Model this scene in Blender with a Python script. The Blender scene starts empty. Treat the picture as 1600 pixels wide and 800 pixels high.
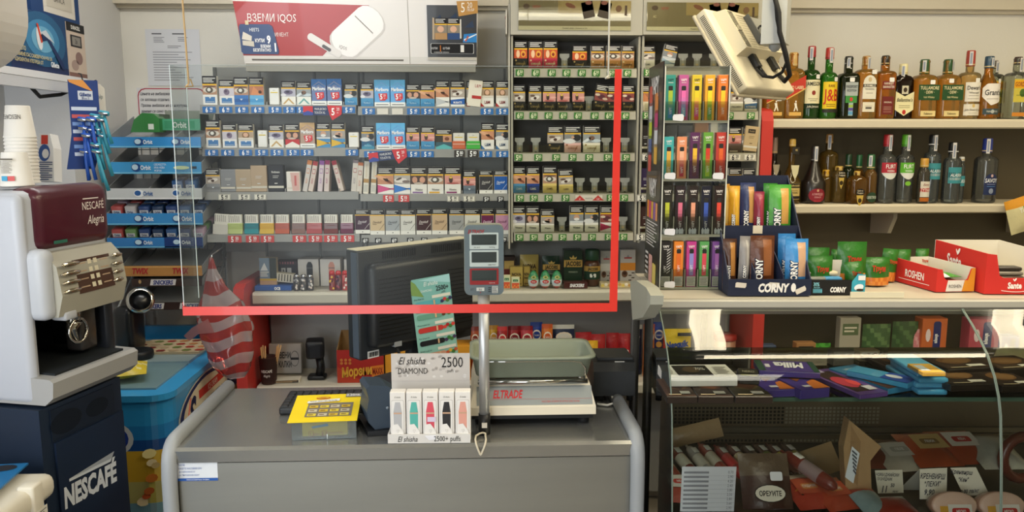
import bpy, bmesh, math, random
from mathutils import Vector, Matrix, Euler
R = math.radians
rnd = random.Random(7)
# ------------------------------------------------------------------ camera
YAW, PITCH, FPX, CAMZ = R(2.5), R(8.3), 1240.0, 1.55
_rt = Vector((math.cos(YAW), -math.sin(YAW), 0))
_fw = Vector((math.sin(YAW)*math.cos(PITCH), math.cos(YAW)*math.cos(PITCH), -math.sin(PITCH)))
_up = _rt.cross(_fw)
CAM = Vector((0, 0, CAMZ))
def ray(px, py): return _fw + _rt*((px-800)/FPX) + _up*((400-py)/FPX)
def onY(px, py, Y): r = ray(px, py); return CAM + r*((Y-CAM.y)/r.y)
def onZ(px, py, Z): r = ray(px, py); return CAM + r*((Z-CAM.z)/r.z)
def onX(px, py, X): r = ray(px, py); return CAM + r*((X-CAM.x)/r.x)
cam_data = bpy.data.cameras.new('camera'); cam = bpy.data.objects.new('camera', cam_data)
bpy.context.scene.collection.objects.link(cam)
cam_data.sensor_width = 36.0; cam_data.sensor_fit = 'HORIZONTAL'; cam_data.lens = 36.0*FPX/1600; cam_data.clip_start = .02
cam.matrix_world = Matrix((( _rt.x, _up.x, -_fw.x, 0), (_rt.y, _up.y, -_fw.y, 0), (_rt.z, _up.z, -_fw.z, CAMZ), (0, 0, 0, 1)))
SC = bpy.context.scene; SC.camera = cam
SC.view_settings.view_transform = 'Standard'; SC.view_settings.look = 'None'; SC.view_settings.gamma = 1.0
SC.view_settings.use_curve_mapping = False
SC.view_settings.exposure = -0.1
W = bpy.data.worlds.new('daylight'); SC.world = W; W.use_nodes = True
_bg = W.node_tree.nodes['Background']; _bg.inputs[0].default_value = (.80, .88, 1.0, 1); _bg.inputs[1].default_value = .55
def area(name, loc, aim, sx, sy, power, col):
    l = bpy.data.lights.new(name, 'AREA'); l.shape = 'RECTANGLE'; l.size = sx; l.size_y = sy; l.energy = power; l.color = col
    o = bpy.data.objects.new(name, l); SC.collection.objects.link(o); o.location = loc
    o.rotation_euler = (Vector(aim)-Vector(loc)).to_track_quat('-Z', 'Y').to_euler(); return o
# daylight through the street door (behind the camera, to the left) and the shop window
area('door_daylight', (-1.0, -1.72, 1.25), (-.9, 3.0, 1.25), 1.25, 1.95, 46, (.93, .97, 1.0))
area('side_window_daylight', (-1.60, .65, 1.75), (.3, 3.3, 1.6), .9, .9, 26, (.88, .94, 1.0))
# fluorescent ceiling fixtures (their tubes are modelled further down)
area('ceiling_light_over_aisle', (.62, .45, 2.37), (.62, .48, 0), 1.15, .30, 11, (1.0, .93, .80))
area('added_light_back_left', (-.85, 2.45, 2.37), (-.85, 2.5, 0), 1.1, .12, 6.5, (.96, .98, 1.0))  # lamp added out of view to brighten the back-left wall
area('ceiling_light_over_counter', (.83, 1.95, 2.37), (.83, 1.98, 0), .12, 1.1, 12, (1.0, .87, .60))
area('ceiling_light_over_case', (1.36, 1.22, 2.37), (1.36, 1.25, 0), 1.1, .10, 12, (1.0, .87, .60))
area('ceiling_light_over_case_end', (2.0, 1.95, 2.37), (2.0, 1.98, 0), .12, 1.1, 10, (1.0, .87, .60))
# ------------------------------------------------------------------ colour, materials
def lin(c):
    if isinstance(c, str):
        c = c.lstrip('#'); c = [int(c[i:i+2], 16)/255 for i in (0, 2, 4)]
    return tuple((v/12.92 if v <= .04045 else ((v+.055)/1.055)**2.4) for v in c[:3])
_LC = {}
def L(c):
    if c not in _LC: _LC[c] = lin(c)
    return _LC[c]
MATS = {}
def _mat(name, rough=.5, metal=0, spec=.5, bump=0, bscale=80, var=.06, vscale=6, stretch=None, coat=0, trans=0, aniso=0, bdist=.002):
    m = bpy.data.materials.new(name); m.use_nodes = True; n = m.node_tree.nodes; k = m.node_tree.links
    b = n['Principled BSDF']; a = n.new('ShaderNodeAttribute'); a.attribute_name = 'Col'
    tc = n.new('ShaderNodeTexCoord'); nz = n.new('ShaderNodeTexNoise'); nz.inputs['Scale'].default_value = vscale; nz.inputs['Detail'].default_value = 5
    mp = n.new('ShaderNodeMapping'); k.new(tc.outputs['Object'], mp.inputs[0]); k.new(mp.outputs[0], nz.inputs[0])
    if stretch: mp.inputs['Scale'].default_value = stretch
    mr = n.new('ShaderNodeMapRange'); mr.inputs[3].default_value = 1-var; mr.inputs[4].default_value = 1+var; k.new(nz.outputs[0], mr.inputs[0])
    mx = n.new('ShaderNodeVectorMath'); mx.operation = 'SCALE'; k.new(a.outputs['Color'], mx.inputs[0]); k.new(mr.outputs[0], mx.inputs['Scale'])
    k.new(mx.outputs[0], b.inputs['Base Color'])
    b.inputs['Roughness'].default_value = rough; b.inputs['Metallic'].default_value = metal; b.inputs['Specular IOR Level'].default_value = spec
    b.inputs['Coat Weight'].default_value = coat; b.inputs['Transmission Weight'].default_value = trans
    if bump:
        z2 = n.new('ShaderNodeTexNoise'); z2.inputs['Scale'].default_value = bscale; z2.inputs['Detail'].default_value = 3; k.new(mp.outputs[0], z2.inputs[0])
        bp = n.new('ShaderNodeBump'); bp.inputs['Strength'].default_value = bump; bp.inputs['Distance'].default_value = bdist
        k.new(z2.outputs[0], bp.inputs['Height']); k.new(bp.outputs[0], b.inputs['Normal'])
    MATS[name] = m; return m
_mat('card', .6, spec=.3, var=.03)
_mat('gloss', .3, coat=.2, var=.02)
_mat('film', .32, bump=.55, bscale=45, bdist=.004, var=.08, vscale=30)
_mat('plastic', .42, var=.03, spec=.4)
_mat('paint', .45, var=.05, vscale=3)
_mat('plaster', .85, spec=.2, var=.05, vscale=2.5, bump=.15, bscale=120)
_mat('steel', .40, metal=.7, var=.10, vscale=2.2, stretch=(1, 1, 12), bump=.04, bscale=160)
_mat('steeltop', .22, metal=.75, var=.08, vscale=3, stretch=(1, 6, 6))
_mat('chrome', .12, metal=1, var=.02)
_mat('rubber', .7, spec=.3, var=.05)
_mat('meat', .3, var=.22, vscale=40, bump=.3, bscale=60)
def _glassy(name, diffuse, ior, rough=.03, fres=1.0, tint=True):
    m = bpy.data.materials.new(name); m.use_nodes = True; n = m.node_tree.nodes; k = m.node_tree.links
    n.remove(n['Principled BSDF']); out = n['Material Output']
    a = n.new('ShaderNodeAttribute'); a.attribute_name = 'Col'
    t = n.new('ShaderNodeBsdfTransparent'); k.new(a.outputs['Color'], t.inputs[0]); src = t
    if diffuse:
        d = n.new('ShaderNodeBsdfDiffuse'); k.new(a.outputs['Color'], d.inputs[0])
        x = n.new('ShaderNodeMixShader'); x.inputs[0].default_value = diffuse; k.new(t.outputs[0], x.inputs[1]); k.new(d.outputs[0], x.inputs[2]); src = x
    g = n.new('ShaderNodeBsdfGlossy'); g.inputs['Roughness'].default_value = rough
    f = n.new('ShaderNodeFresnel'); f.inputs[0].default_value = ior
    nz = n.new('ShaderNodeTexNoise'); nz.inputs['Scale'].default_value = 3.0
    mr = n.new('ShaderNodeMapRange'); mr.inputs[3].default_value = .85*fres; mr.inputs[4].default_value = 1.1*fres; k.new(nz.outputs[0], mr.inputs[0])
    mu = n.new('ShaderNodeMath'); mu.operation = 'MULTIPLY'; k.new(f.outputs[0], mu.inputs[0]); k.new(mr.outputs[0], mu.inputs[1])
    x2 = n.new('ShaderNodeMixShader'); k.new(mu.outputs[0], x2.inputs[0]); k.new(src.outputs[0], x2.inputs[1]); k.new(g.outputs[0], x2.inputs[2])
    k.new(x2.outputs[0], out.inputs[0]); MATS[name] = m
_glassy('clear', 0, 1.45, .02)            # sheet glass, acrylic
_glassy('screen', 0, 1.45, .20, .16)       # coated acrylic sheet
_glassy('acryl', .10, 1.45, .05)          # hazier moulded acrylic
_glassy('bottle', .20, 1.5, .04)          # coloured glass with liquor in it
_glassy('vodka', .06, 1.5, .03, 1.2)
_glassy('polybag', .34, 1.45, .12)
def _emit(name, s):
    m = bpy.data.materials.new(name); m.use_nodes = True; n = m.node_tree.nodes; k = m.node_tree.links
    n.remove(n['Principled BSDF']); a = n.new('ShaderNodeAttribute'); a.attribute_name = 'Col'
    nz = n.new('ShaderNodeTexNoise'); nz.inputs['Scale'].default_value = 2
    mr = n.new('ShaderNodeMapRange'); mr.inputs[3].default_value = s*.95; mr.inputs[4].default_value = s*1.05; k.new(nz.outputs[0], mr.inputs[0])
    e = n.new('ShaderNodeEmission'); k.new(a.outputs['Color'], e.inputs[0]); k.new(mr.outputs[0], e.inputs[1]); k.new(e.outputs[0], n['Material Output'].inputs[0]); MATS[name] = m
_emit('tube', 6.0)
# ------------------------------------------------------------------ text
_TX = {}
def text_geo(s, bold=0.0, shear=0.0):
    key = (s, bold, shear)
    if key not in _TX:
        c = bpy.data.curves.new('t', 'FONT'); c.body = s; c.resolution_u = 2; c.offset = bold; c.shear = shear
        o = bpy.data.objects.new('t', c); SC.collection.objects.link(o)
        m = o.to_mesh(); vs = [(v.co.x, v.co.y) for v in m.vertices]; fs = [tuple(p.vertices) for p in m.polygons]
        o.to_mesh_clear(); bpy.data.objects.remove(o); bpy.data.curves.remove(c)
        x0 = min((v[0] for v in vs), default=0); x1 = max((v[0] for v in vs), default=1)
        _TX[key] = ([(x-x0, y/.729) for x, y in vs], fs, x1-x0)
    return _TX[key]
E_ = .0006
class MB:
    """collects shapes into one mesh; local x right, z up, front faces -y"""
    def __init__(s): s.V = []; s.F = []; s.C = []; s.M = []; s.S = []; s.slots = []; s.X = Matrix(); s.fn = None
    def add(s, vs, fs, col, mat='card', smooth=False):
        b = len(s.V)
        for v in vs:
            if s.fn: v = s.fn(v)
            s.V.append(s.X @ Vector(v))
        if mat not in s.slots: s.slots.append(mat)
        mi = s.slots.index(mat); many = isinstance(col, list)
        for i, f in enumerate(fs):
            s.F.append([b+j for j in f]); s.C.append(L(col[i] if many else col)); s.M.append(mi); s.S.append(smooth)
        return s
    def at(s, x=0, y=0, z=0, rx=0, ry=0, rz=0):
        s.X = Matrix.Translation((x, y, z)) @ Euler((R(rx), R(ry), R(rz))).to_matrix().to_4x4(); return s
    def face(s, o, xd, zd):
        xd = Vector(xd).normalized(); zd = Vector(zd).normalized(); yd = zd.cross(xd)
        s.X = Matrix(((xd.x, yd.x, zd.x, o[0]), (xd.y, yd.y, zd.y, o[1]), (xd.z, yd.z, zd.z, o[2]), (0, 0, 0, 1))); return s
    # flat things on the front plane
    def rect(s, x0, z0, x1, z1, col, l=1, mat='card', n=1):
        y = -l*E_; vs = []; fs = []
        for i in range(n+1):
            x = x0+(x1-x0)*i/n; vs += [(x, y, z0), (x, y, z1)]
        for i in range(n): fs.append((2*i, 2*i+2, 2*i+3, 2*i+1))
        return s.add(vs, fs, col, mat)
    def poly(s, pts, col, l=1, mat='card'):
        return s.add([(x, -l*E_, z) for x, z in pts], [tuple(range(len(pts)))], col, mat)
    def ell(s, cx, cz, rx, rz, col, l=1, mat='card', n=16, rot=0):
        c, q = math.cos(R(rot)), math.sin(R(rot)); p = []
        for i in range(n):
            a = 2*math.pi*i/n; u, v = rx*math.cos(a), rz*math.sin(a); p.append((cx+u*c-v*q, cz+u*q+v*c))
        return s.poly(p, col, l, mat)
    def rrect(s, x0, z0, x1, z1, r, col, l=1, mat='card'):
        p = []
        for cx, cz, a0 in ((x1-r, z0+r, -90), (x1-r, z1-r, 0), (x0+r, z1-r, 90), (x0+r, z0+r, 180)):
            for i in range(4): a = R(a0+30*i); p.append((cx+r*math.cos(a), cz+r*math.sin(a)))
        return s.poly(p, col, l, mat)
    def txt(s, t, cx, cz, h, col, w=None, l=2, rot=0, bold=.0, it=0, mat='card', al='c'):
        vs, fs, tw = text_geo(t, bold, it); sx = h
        if w and tw*h > w: sx = w/tw
        ox = {'c': -tw*sx/2, 'l': 0, 'r': -tw*sx}[al]; c, q = math.cos(R(rot)), math.sin(R(rot)); out = []
        for x, y in vs:
            u, v = ox+x*sx, (y-.5)*h; out.append((cx+u*c-v*q, -l*E_, cz+u*q+v*c))
        return s.add(out, fs, col, mat)
    def lines(s, x0, z0, x1, z1, n, col, l=2, th=.5, ragged=.3):
        hh = (z1-z0)/n
        for i in range(n):
            e = x1-(x1-x0)*ragged*((i*37 % 10)/10)
            s.rect(x0, z1-hh*(i+1)+hh*(1-th)/2, e, z1-hh*i-hh*(1-th)/2, col, l)
        return s
    # solids
    def box(s, x0, x1, y0, y1, z0, z1, col, mat='card'):
        v = [(x, y, z) for x in (x0, x1) for y in (y0, y1) for z in (z0, z1)]
        return s.add(v, [(0, 4, 5, 1), (2, 3, 7, 6), (0, 1, 3, 2), (4, 6, 7, 5), (0, 2, 6, 4), (1, 5, 7, 3)], col, mat)
    def rbox(s, x0, x1, y0, y1, z0, z1, r, col, mat='plastic', seg=2, smooth=True):
        bm = bmesh.new(); bmesh.ops.create_cube(bm, size=1)
        for v in bm.verts: v.co = Vector(((x0+x1)/2+v.co.x*(x1-x0), (y0+y1)/2+v.co.y*(y1-y0), (z0+z1)/2+v.co.z*(z1-z0)))
        bmesh.ops.bevel(bm, geom=list(bm.edges), offset=min(r, .49*min(x1-x0, y1-y0, z1-z0)), segments=seg, profile=.5, affect='EDGES')
        bm.verts.index_update(); s.add([v.co.copy() for v in bm.verts], [[v.index for v in f.verts] for f in bm.faces], col, mat, smooth); bm.free(); return s
    def hexa(s, p, col, mat='card'):
        """p: 4 bottom points then 4 top points, each loop counter-clockwise from above"""
        return s.add(p, [(3, 2, 1, 0), (4, 5, 6, 7), (0, 1, 5, 4), (1, 2, 6, 5), (2, 3, 7, 6), (3, 0, 4, 7)], col, mat)
    def prism(s, pts, a, b, axis='x', col='#888888', mat='card', smooth=False):
        """pts (u,v): axis x -> (y,z); y -> (x,z); z -> (x,y)"""
        n = len(pts); f = {'x': lambda u, v, t: (t, u, v), 'y': lambda u, v, t: (u, t, v), 'z': lambda u, v, t: (u, v, t)}[axis]
        ar = sum(pts[i][0]*pts[(i+1) % n][1]-pts[(i+1) % n][0]*pts[i][1] for i in range(n))
        if (ar < 0) != (axis == 'y'): pts = pts[::-1]
        vs = [f(u, v, a) for u, v in pts]+[f(u, v, b) for u, v in pts]
        fs = [tuple(range(n-1, -1, -1)), tuple(range(n, 2*n))]+[(i, (i+1) % n, n+(i+1) % n, n+i) for i in range(n)]
        if b < a: fs = [t[::-1] for t in fs]
        return s.add(vs, fs, col, mat, smooth)
    def lathe(s, prof, col, mat='plastic', n=20, sq=0, caps=True, sx=1, sy=1, smooth=True):
        """prof [(r,z)], sq>0 squares the section"""
        vs = []; fs = []
        for r, z in prof:
            for i in range(n):
                a = 2*math.pi*i/n; c, q = math.cos(a), math.sin(a); k = 1
                if sq: k = 1/((abs(c)**(2+sq)+abs(q)**(2+sq))**(1/(2+sq)))
                vs.append((r*c*k*sx, r*q*k*sy, z))
        m = len(prof)
        for j in range(m-1):
            for i in range(n): fs.append((j*n+i, j*n+(i+1) % n, (j+1)*n+(i+1) % n, (j+1)*n+i))
        if caps: fs += [tuple(range(n-1, -1, -1)), tuple(range((m-1)*n, m*n))]
        if isinstance(col, list): col = [c for c in col for _ in range(n)]+[col[0], col[-1]]
        return s.add(vs, fs, col, mat, smooth)
    def cyl(s, p, q, r, col, mat='plastic', n=14, r2=None):
        return s.tube([p, q], r, col, mat, n, r2)
    def tube(s, pts, r, col, mat='plastic', n=8, r2=None):
        pts = [Vector(p) for p in pts]; vs = []; fs = []; m = len(pts); up = None
        for j, p in enumerate(pts):
            d = (pts[min(j+1, m-1)]-pts[max(j-1, 0)]).normalized()
            if up is None or abs(d.dot(up)) > .98: up = Vector((0, 0, 1)) if abs(d.z) < .9 else Vector((0, 1, 0))
            a = d.cross(up).normalized(); b = a.cross(d); up = b
            rr = r if r2 is None else r+(r2-r)*j/(m-1)
            for i in range(n): t = 2*math.pi*i/n; vs.append(p+a*rr*math.cos(t)+b*rr*math.sin(t))
        for j in range(m-1):
            for i in range(n): fs.append((j*n+i, (j+1)*n+i, (j+1)*n+(i+1) % n, j*n+(i+1) % n))
        fs += [tuple(range(n)), tuple(range(m*n-1, (m-1)*n-1, -1))]
        return s.add(vs, fs, col, mat, True)
    def pillow(s, w, h, d, colfn, mat='film', nx=8, nz=12, crimp=.06, puff=2.4, seed=0, gusset=0):
        """sealed pouch standing on z=0, centred on x, front towards -y; colfn(u,v,side)->colour, u,v in 0..1"""
        rr = random.Random(seed); vs = []; fs = []; cs = []; W = nx+1
        jit = {}
        for side in (-1, 1):
            for j in range(nz+1):
                for i in range(nx+1):
                    u, v = i/nx, j/nz; e = 0
                    if crimp < v < 1-crimp or (gusset and v <= crimp):
                        vv = (v-crimp)/(1-2*crimp); vv = max(0, min(1, vv))
                        if gusset: vv = .5+.5*vv
                        e = (1-abs(2*u-1)**puff)*max(0, 1-abs(2*vv-1)**puff)**.6
                    y = side*d/2*e*(1+.12*(rr.random()-.5)); wv = w*(1-.05*e)
                    vs.append(((u-.5)*wv, y+side*.0004, v*h+(.006*h*(rr.random()-.5) if 0 < j < nz else 0)))
        for sd in (0, 1):
            o = sd*W*(nz+1)
            for j in range(nz):
                for i in range(nx):
                    f = (o+j*W+i, o+j*W+i+1, o+(j+1)*W+i+1, o+(j+1)*W+i)
                    fs.append(f if sd == 0 else f[::-1]); cs.append(colfn((i+.5)/nx, (j+.5)/nz, sd))
        return s.add(vs, fs, cs, mat, True)
    def build(s, name, parent=None, loc=None, rotz=0, rot=None):
        me = bpy.data.meshes.new(name); me.from_pydata([tuple(v) for v in s.V], [], s.F)
        for q in s.slots: me.materials.append(MATS[q])
        me.polygons.foreach_set('material_index', s.M); me.polygons.foreach_set('use_smooth', s.S)
        at = me.color_attributes.new('Col', 'FLOAT_COLOR', 'CORNER'); buf = []
        for f, c in zip(s.F, s.C): buf += [c[0], c[1], c[2], 1.0]*len(f)
        at.data.foreach_set('color', buf); me.update()
        o = bpy.data.objects.new(name, me); SC.collection.objects.link(o)
        if parent: o.parent = parent
        if loc is not None: o.location = loc
        o.rotation_euler = rot if rot is not None else (0, 0, R(rotz)); return o
def tag(o, label, cat, group=None):
    o['label'] = label; o['category'] = cat
    if group: o['group'] = group
    return o
def thing(name, label, cat, loc=(0, 0, 0), rotz=0, group=None, rot=None):
    o = bpy.data.objects.new(name, None); SC.collection.objects.link(o); o.empty_display_size = .05
    o.location = loc; o.rotation_euler = rot if rot is not None else (0, 0, R(rotz)); return tag(o, label, cat, group)
def struct(mb, name): o = mb.build(name); o['kind'] = 'structure'; return o
def copy_tree(o, loc=None, label=None, rotz=None):
    """a copy of a thing with copies of its parts and sub-parts"""
    c = o.copy(); SC.collection.objects.link(c)
    if loc is not None: c.location = loc
    if rotz is not None: c.rotation_euler = (0, 0, R(rotz))
    if label: c['label'] = label
    for ch in list(o.children):
        k = copy_tree(ch); k.parent = c
    return c
def fit(l, r, t, b, Y):
    """pixel box of a frontal thing at distance Y -> base centre and size"""
    p = onY((l+r)/2, b, Y); q = onY((l+r)/2, t, Y); sc = (p-CAM).dot(_fw)/FPX
    return p, (r-l)*sc, q.z-p.z
def sc_at(p): return (Vector(p)-CAM).dot(_fw)/FPX
ORD = ['first', 'second', 'third', 'fourth', 'fifth', 'sixth', 'seventh', 'eighth', 'ninth', 'tenth', 'eleventh', 'twelfth', 'thirteenth', 'fourteenth', 'fifteenth', 'sixteenth', 'seventeenth', 'eighteenth', 'nineteenth', 'twentieth', 'twenty-first', 'twenty-second', 'twenty-third', 'twenty-fourth', 'twenty-fifth', 'twenty-sixth', 'twenty-seventh', 'twenty-eighth', 'twenty-ninth', 'thirtieth']
# ------------------------------------------------------------------ the room
WX0, WX1, WY0, WY1, WZ = -1.62, 2.75, -1.75, 3.30, 2.45
m = MB(); m.box(WX0-.3, WX1+.1, WY0-.1, WY1+.1, -.1, 0, '#8f877a', 'paint'); struct(m, 'floor')
m = MB(); m.box(WX0-.1, WX1+.1, WY0-.1, WY1+.1, WZ, WZ+.1, '#d9d2c0', 'plaster'); struct(m, 'ceiling')
m = MB(); m.box(WX0-.1, WX1+.1, WY1, WY1+.1, 0, WZ, '#e4e1d8', 'plaster'); struct(m, 'wall_back')
m = MB(); m.box(WX0-.1, WX0, WY0, WY1, 0, WZ, '#e4e3e0', 'plaster'); struct(m, 'wall_left')
m = MB(); m.box(WX1, WX1+.1, WY0, WY1, 0, WZ, '#c9c0aa', 'plaster'); struct(m, 'wall_right')
m = MB(); m.box(-.34, WX1, WY0-.1, WY0, 0, WZ, '#c9c4b8', 'plaster'); m.box(WX0-.1, -.34, WY0-.1, WY0, 2.25, WZ, '#c9c4b8', 'plaster'); struct(m, 'wall_front')
pc = onY(112, 200, 2.85)
m = MB(); m.box(WX0, pc.x, 2.85, WY1, 0, WZ, '#d8d7d6', 'plaster'); struct(m, 'wall_pillar')
m = MB(); z0 = onY(700, 7, 3.22).z
m.box(pc.x, WX1, 3.24, WY1, z0, z0+.06, '#d8cfbc', 'paint'); m.box(pc.x, WX1, 3.27, WY1, z0-.012, z0, '#cfc6b2', 'paint'); struct(m, 'trim_cornice')
# ceiling fluorescent fixtures
def ceiling_lamp(x, y, along, label):
    t = thing('ceiling_lamp', label, 'ceiling light', (x, y, WZ), 0 if along == 'x' else 90, 'ceiling fluorescent fixtures')
    m = MB(); m.box(-.62, .62, -.10, .10, -.035, 0, '#e8e6df', 'paint'); m.build('housing', t)
    for s in (-1, 1):
        m = MB(); m.cyl((-.58, s*.05, -.06), (.58, s*.05, -.06), .013, '#fff3d8', 'tube'); m.build('tube', t)
        
        for a in (-.60, .58): m = MB(); m.box(a, a+.02, s*.05-.015, s*.05+.015, -.08, -.035, '#dddddd', 'plastic'); m.build('socket', t)
ceiling_lamp(.62, .45, 'x', 'twin tube fluorescent ceiling light above the customer aisle')
ceiling_lamp(-.85, 2.45, 'x', 'twin tube fluorescent ceiling light in front of the gum rack')  # unseen fixture added to go with the back-left fill lamp
ceiling_lamp(.83, 1.95, 'y', 'twin tube fluorescent ceiling light between the steel counter and the case')
ceiling_lamp(1.36, 1.22, 'x', 'twin tube fluorescent ceiling light in front of the glass display case')
ceiling_lamp(2.0, 1.95, 'y', 'twin tube fluorescent ceiling light above the case end')
# ------------------------------------------------------------------ shop shelving along the back wall
GY = 3.24
t = thing('shelving_unit', 'grey metal wall shelving unit with red end panels behind the steel counter', 'shelving', (0, 0, 0))
xl, xr = onY(388, 520, 2.92).x, onY(1188, 220, 2.92).x
m = MB(); m.box(xl, xr, GY, GY+.03, .05, onY(500, 108, GY).z, '#9a9a98', 'paint'); m.build('back_panel', t)
for nm, px0, px1, py, top, yf in (('a', 366, 383, 520, 447, 2.92), ('b', 1189, 1207, 230, 168, 2.985)):
    a, b, zt = onY(px0, py, yf).x, onY(px1, py, yf).x, onY(px0, top, yf).z
    m = MB(); m.prism([(yf, 0), (yf, zt-.05), (yf+.015, zt-.012), (yf+.045, zt), (GY+.03, zt), (GY+.03, 0)], a, b, 'x', '#c8362f', 'paint')
    m.build('side_panel', t)
SHELF = {}
for key, py in (('high', 455), ('low', 600)):
    z = onY(700, py, 3.0).z; SHELF[key] = z
    m = MB(); m.prism([(3.005, z-.046), (2.996, z-.04), (2.994, z-.01), (3.0, z), (GY, z), (GY, z-.008), (3.02, z-.010), (3.02, z-.046)], xl, xr, 'x', '#cfcabb', 'paint')
    for k in range(3): m.box(xl+.02+k*(xr-xl-.05)/2, xl+.05+k*(xr-xl-.05)/2, 3.03, GY, z-.06, z-.01, '#7d7c78', 'paint')
    m.build('shelf', t)
for px in (412, 1100):
    m = MB(); x = onY(px, 500, GY).x; m.box(x-.012, x+.012, GY-.008, GY, .1, onY(px, 440, GY).z, '#4b4a48', 'paint')
    for k in range(24): m.box(x-.004, x+.004, GY-.0095, GY-.008, .12+k*.035, .135+k*.035, '#1c1c1c', 'paint')
    o = m.build('upright', t)
t = thing('shelving_unit', 'liquor shelving unit with two bottle shelves and dark back panel', 'shelving', (0, 0, 0))
x0, x1 = onY(1207, 230, 2.985).x+.002, WX1-.02
zt, zb = onY(1400, 186, 3.0).z, onY(1400, 319, 3.0).z; LQ = {'top': zt, 'low': zb}
m = MB(); m.box(x0, x1, GY, GY+.03, .05, zt-.004, '#524936', 'paint'); m.build('back_panel', t)
for z in (zt, zb):
    m = MB(); m.prism([(3.005, z-.036), (2.996, z-.031), (2.994, z-.008), (3.0, z), (GY, z), (GY, z-.008), (3.02, z-.010), (3.02, z-.036)], x0, x1, 'x', '#d3c9b2', 'paint'); s = m.build('shelf', t)
    for px in ((1380, 1598) if z == zb else ()):
        xx = onY(px, 350, 3.15).x; m = MB(); m.prism([(3.06, z-.012), (3.06, z-.06), (3.10, z-.125), (GY, z-.14), (GY, z-.012)], xx-.008, xx+.008, 'x', '#a79f8d', 'paint'); m.build('bracket', s)
z = SHELF['high']-.02
m = MB(); m.prism([(3.005, z-.036), (2.996, z-.031), (2.994, z-.008), (3.0, z), (GY, z), (GY, z-.008), (3.02, z-.010), (3.02, z-.036)], x0, x1, 'x', '#d3c9b2', 'paint'); m.build('shelf', t)
z = SHELF['low']
m = MB(); m.box(x0, x1, 2.99, GY, z-.04, z, '#d3c9b2', 'paint'); m.build('shelf', t)
# ------------------------------------------------------------------ cigarette packs
def photo(m, k, x0, z0, x1, z1, l=2):
    w, h, cx, cz = x1-x0, z1-z0, (x0+x1)/2, (z0+z1)/2
    bg = {'eye': '#b98f74', 'lung': '#cfc8d2', 'woman': '#b9a189', 'skin': '#c98f6e', 'purple': '#b8b6c4', 'couple': '#4e3a33', 'bw': '#8b8d90', 'orange': '#b9795a', 'smoke': '#d99a92', 'teeth': '#b7b0a8', 'baby': '#a9a099', 'mask': '#8d9196', 'corpse': '#9aa0a3', 'fire': '#c9562f', 'meat': '#8f4a45', 'dead': '#b3a79c', 'side': '#40382f'}[k]
    m.rect(x0, z0, x1, z1, bg, l); q = lambda fx, fz, rx, rz, c, ll=1, rot=0: m.ell(x0+fx*w, z0+fz*h, rx*w, rz*h, c, l+ll, n=9, rot=rot)
    if k == 'eye': q(.5, .5, .48, .33, '#d9cfc2'); q(.48, .5, .27, .34, '#5d5348', 2); q(.46, .53, .13, .2, '#e8e6e0', 3); q(.5, .88, .48, .1, '#6e4f40')
    elif k == 'lung': q(.5, .5, .2, .4, '#7e6f86', 1, 35); q(.45, .6, .1, .18, '#5b4c62', 2, 35)
    elif k == 'woman': q(.5, .55, .26, .45, '#8a6a48'); q(.5, .6, .17, .3, '#e0b498', 2); m.rect(x0, z0, x1, z0+.22*h, '#e4dccf', l+3)
    elif k == 'skin': q(.3, .7, .5, .2, '#e0ab86', 1, -20); q(.65, .35, .35, .15, '#8a4f38', 1, -30); q(.55, .55, .12, .12, '#3e2219', 2)
    elif k == 'purple': q(.5, .55, .33, .3, '#6d6480'); q(.45, .6, .15, .14, '#3f3a4c', 2); q(.15, .2, .2, .2, '#e5e3e8')
    elif k == 'couple': q(.25, .5, .17, .38, '#cf9c84'); q(.72, .5, .18, .38, '#d8a48c'); q(.48, .1, .3, .14, '#c9b8aa')
    elif k == 'bw': q(.3, .2, .4, .3, '#dedede'); q(.75, .6, .25, .4, '#2a2a2c'); q(.5, .65, .1, .16, '#c9a48e', 2)
    elif k == 'orange': m.poly([(x0+.1*w, z0), (x0+.9*w, z0), (x0+.3*w, z1)], '#d99062', l+1); q(.75, .35, .12, .2, '#4a2b1e', 2)
    elif k == 'smoke': q(.38, .55, .13, .42, '#4e3a34'); q(.38, .78, .1, .13, '#e6c25c', 2); q(.8, .5, .25, .12, '#e9b3a8', 1); q(.5, .1, .4, .12, '#b8655f')
    elif k == 'teeth': q(.4, .45, .42, .3, '#e7dfd8'); q(.3, .6, .2, .12, '#524a46', 2, 20); q(.75, .3, .25, .16, '#7d6e68', 2)
    elif k == 'baby': q(.55, .5, .3, .35, '#d1a78f'); q(.4, .3, .3, .2, '#e9e6e2'); q(.6, .6, .1, .1, '#5f4236', 2)
    elif k == 'mask': q(.5, .6, .22, .38, '#c79c83'); q(.5, .42, .2, .18, '#e8e6e4', 2); m.rect(x0, z0, x1, z0+.2*h, '#d7dadd', l+2)
    elif k == 'corpse': q(.5, .55, .18, .28, '#7d5f50'); q(.2, .3, .3, .16, '#dde3e8', 1, 30); q(.75, .25, .3, .2, '#c6d2da')
    elif k == 'fire': q(.3, .5, .14, .45, '#f0c9a0'); q(.7, .5, .2, .4, '#e8a63f'); q(.7, .45, .1, .2, '#8a2a1c', 2)
    elif k == 'meat': q(.5, .5, .3, .3, '#5c2b35'); q(.2, .7, .2, .15, '#e0cdb8', 2); q(.8, .3, .2, .15, '#d9bda6', 2)
    elif k == 'dead': q(.5, .45, .38, .25, '#e6ded6', 1, 15); q(.5, .4, .12, .18, '#4b3328', 2); q(.3, .7, .2, .14, '#6b5346', 2)
    elif k == 'side': m.rect(x0+.45*w, z0, x1, z1, '#c9977a', l+1); q(.7, .5, .15, .3, '#7a4a36', 2)
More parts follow.
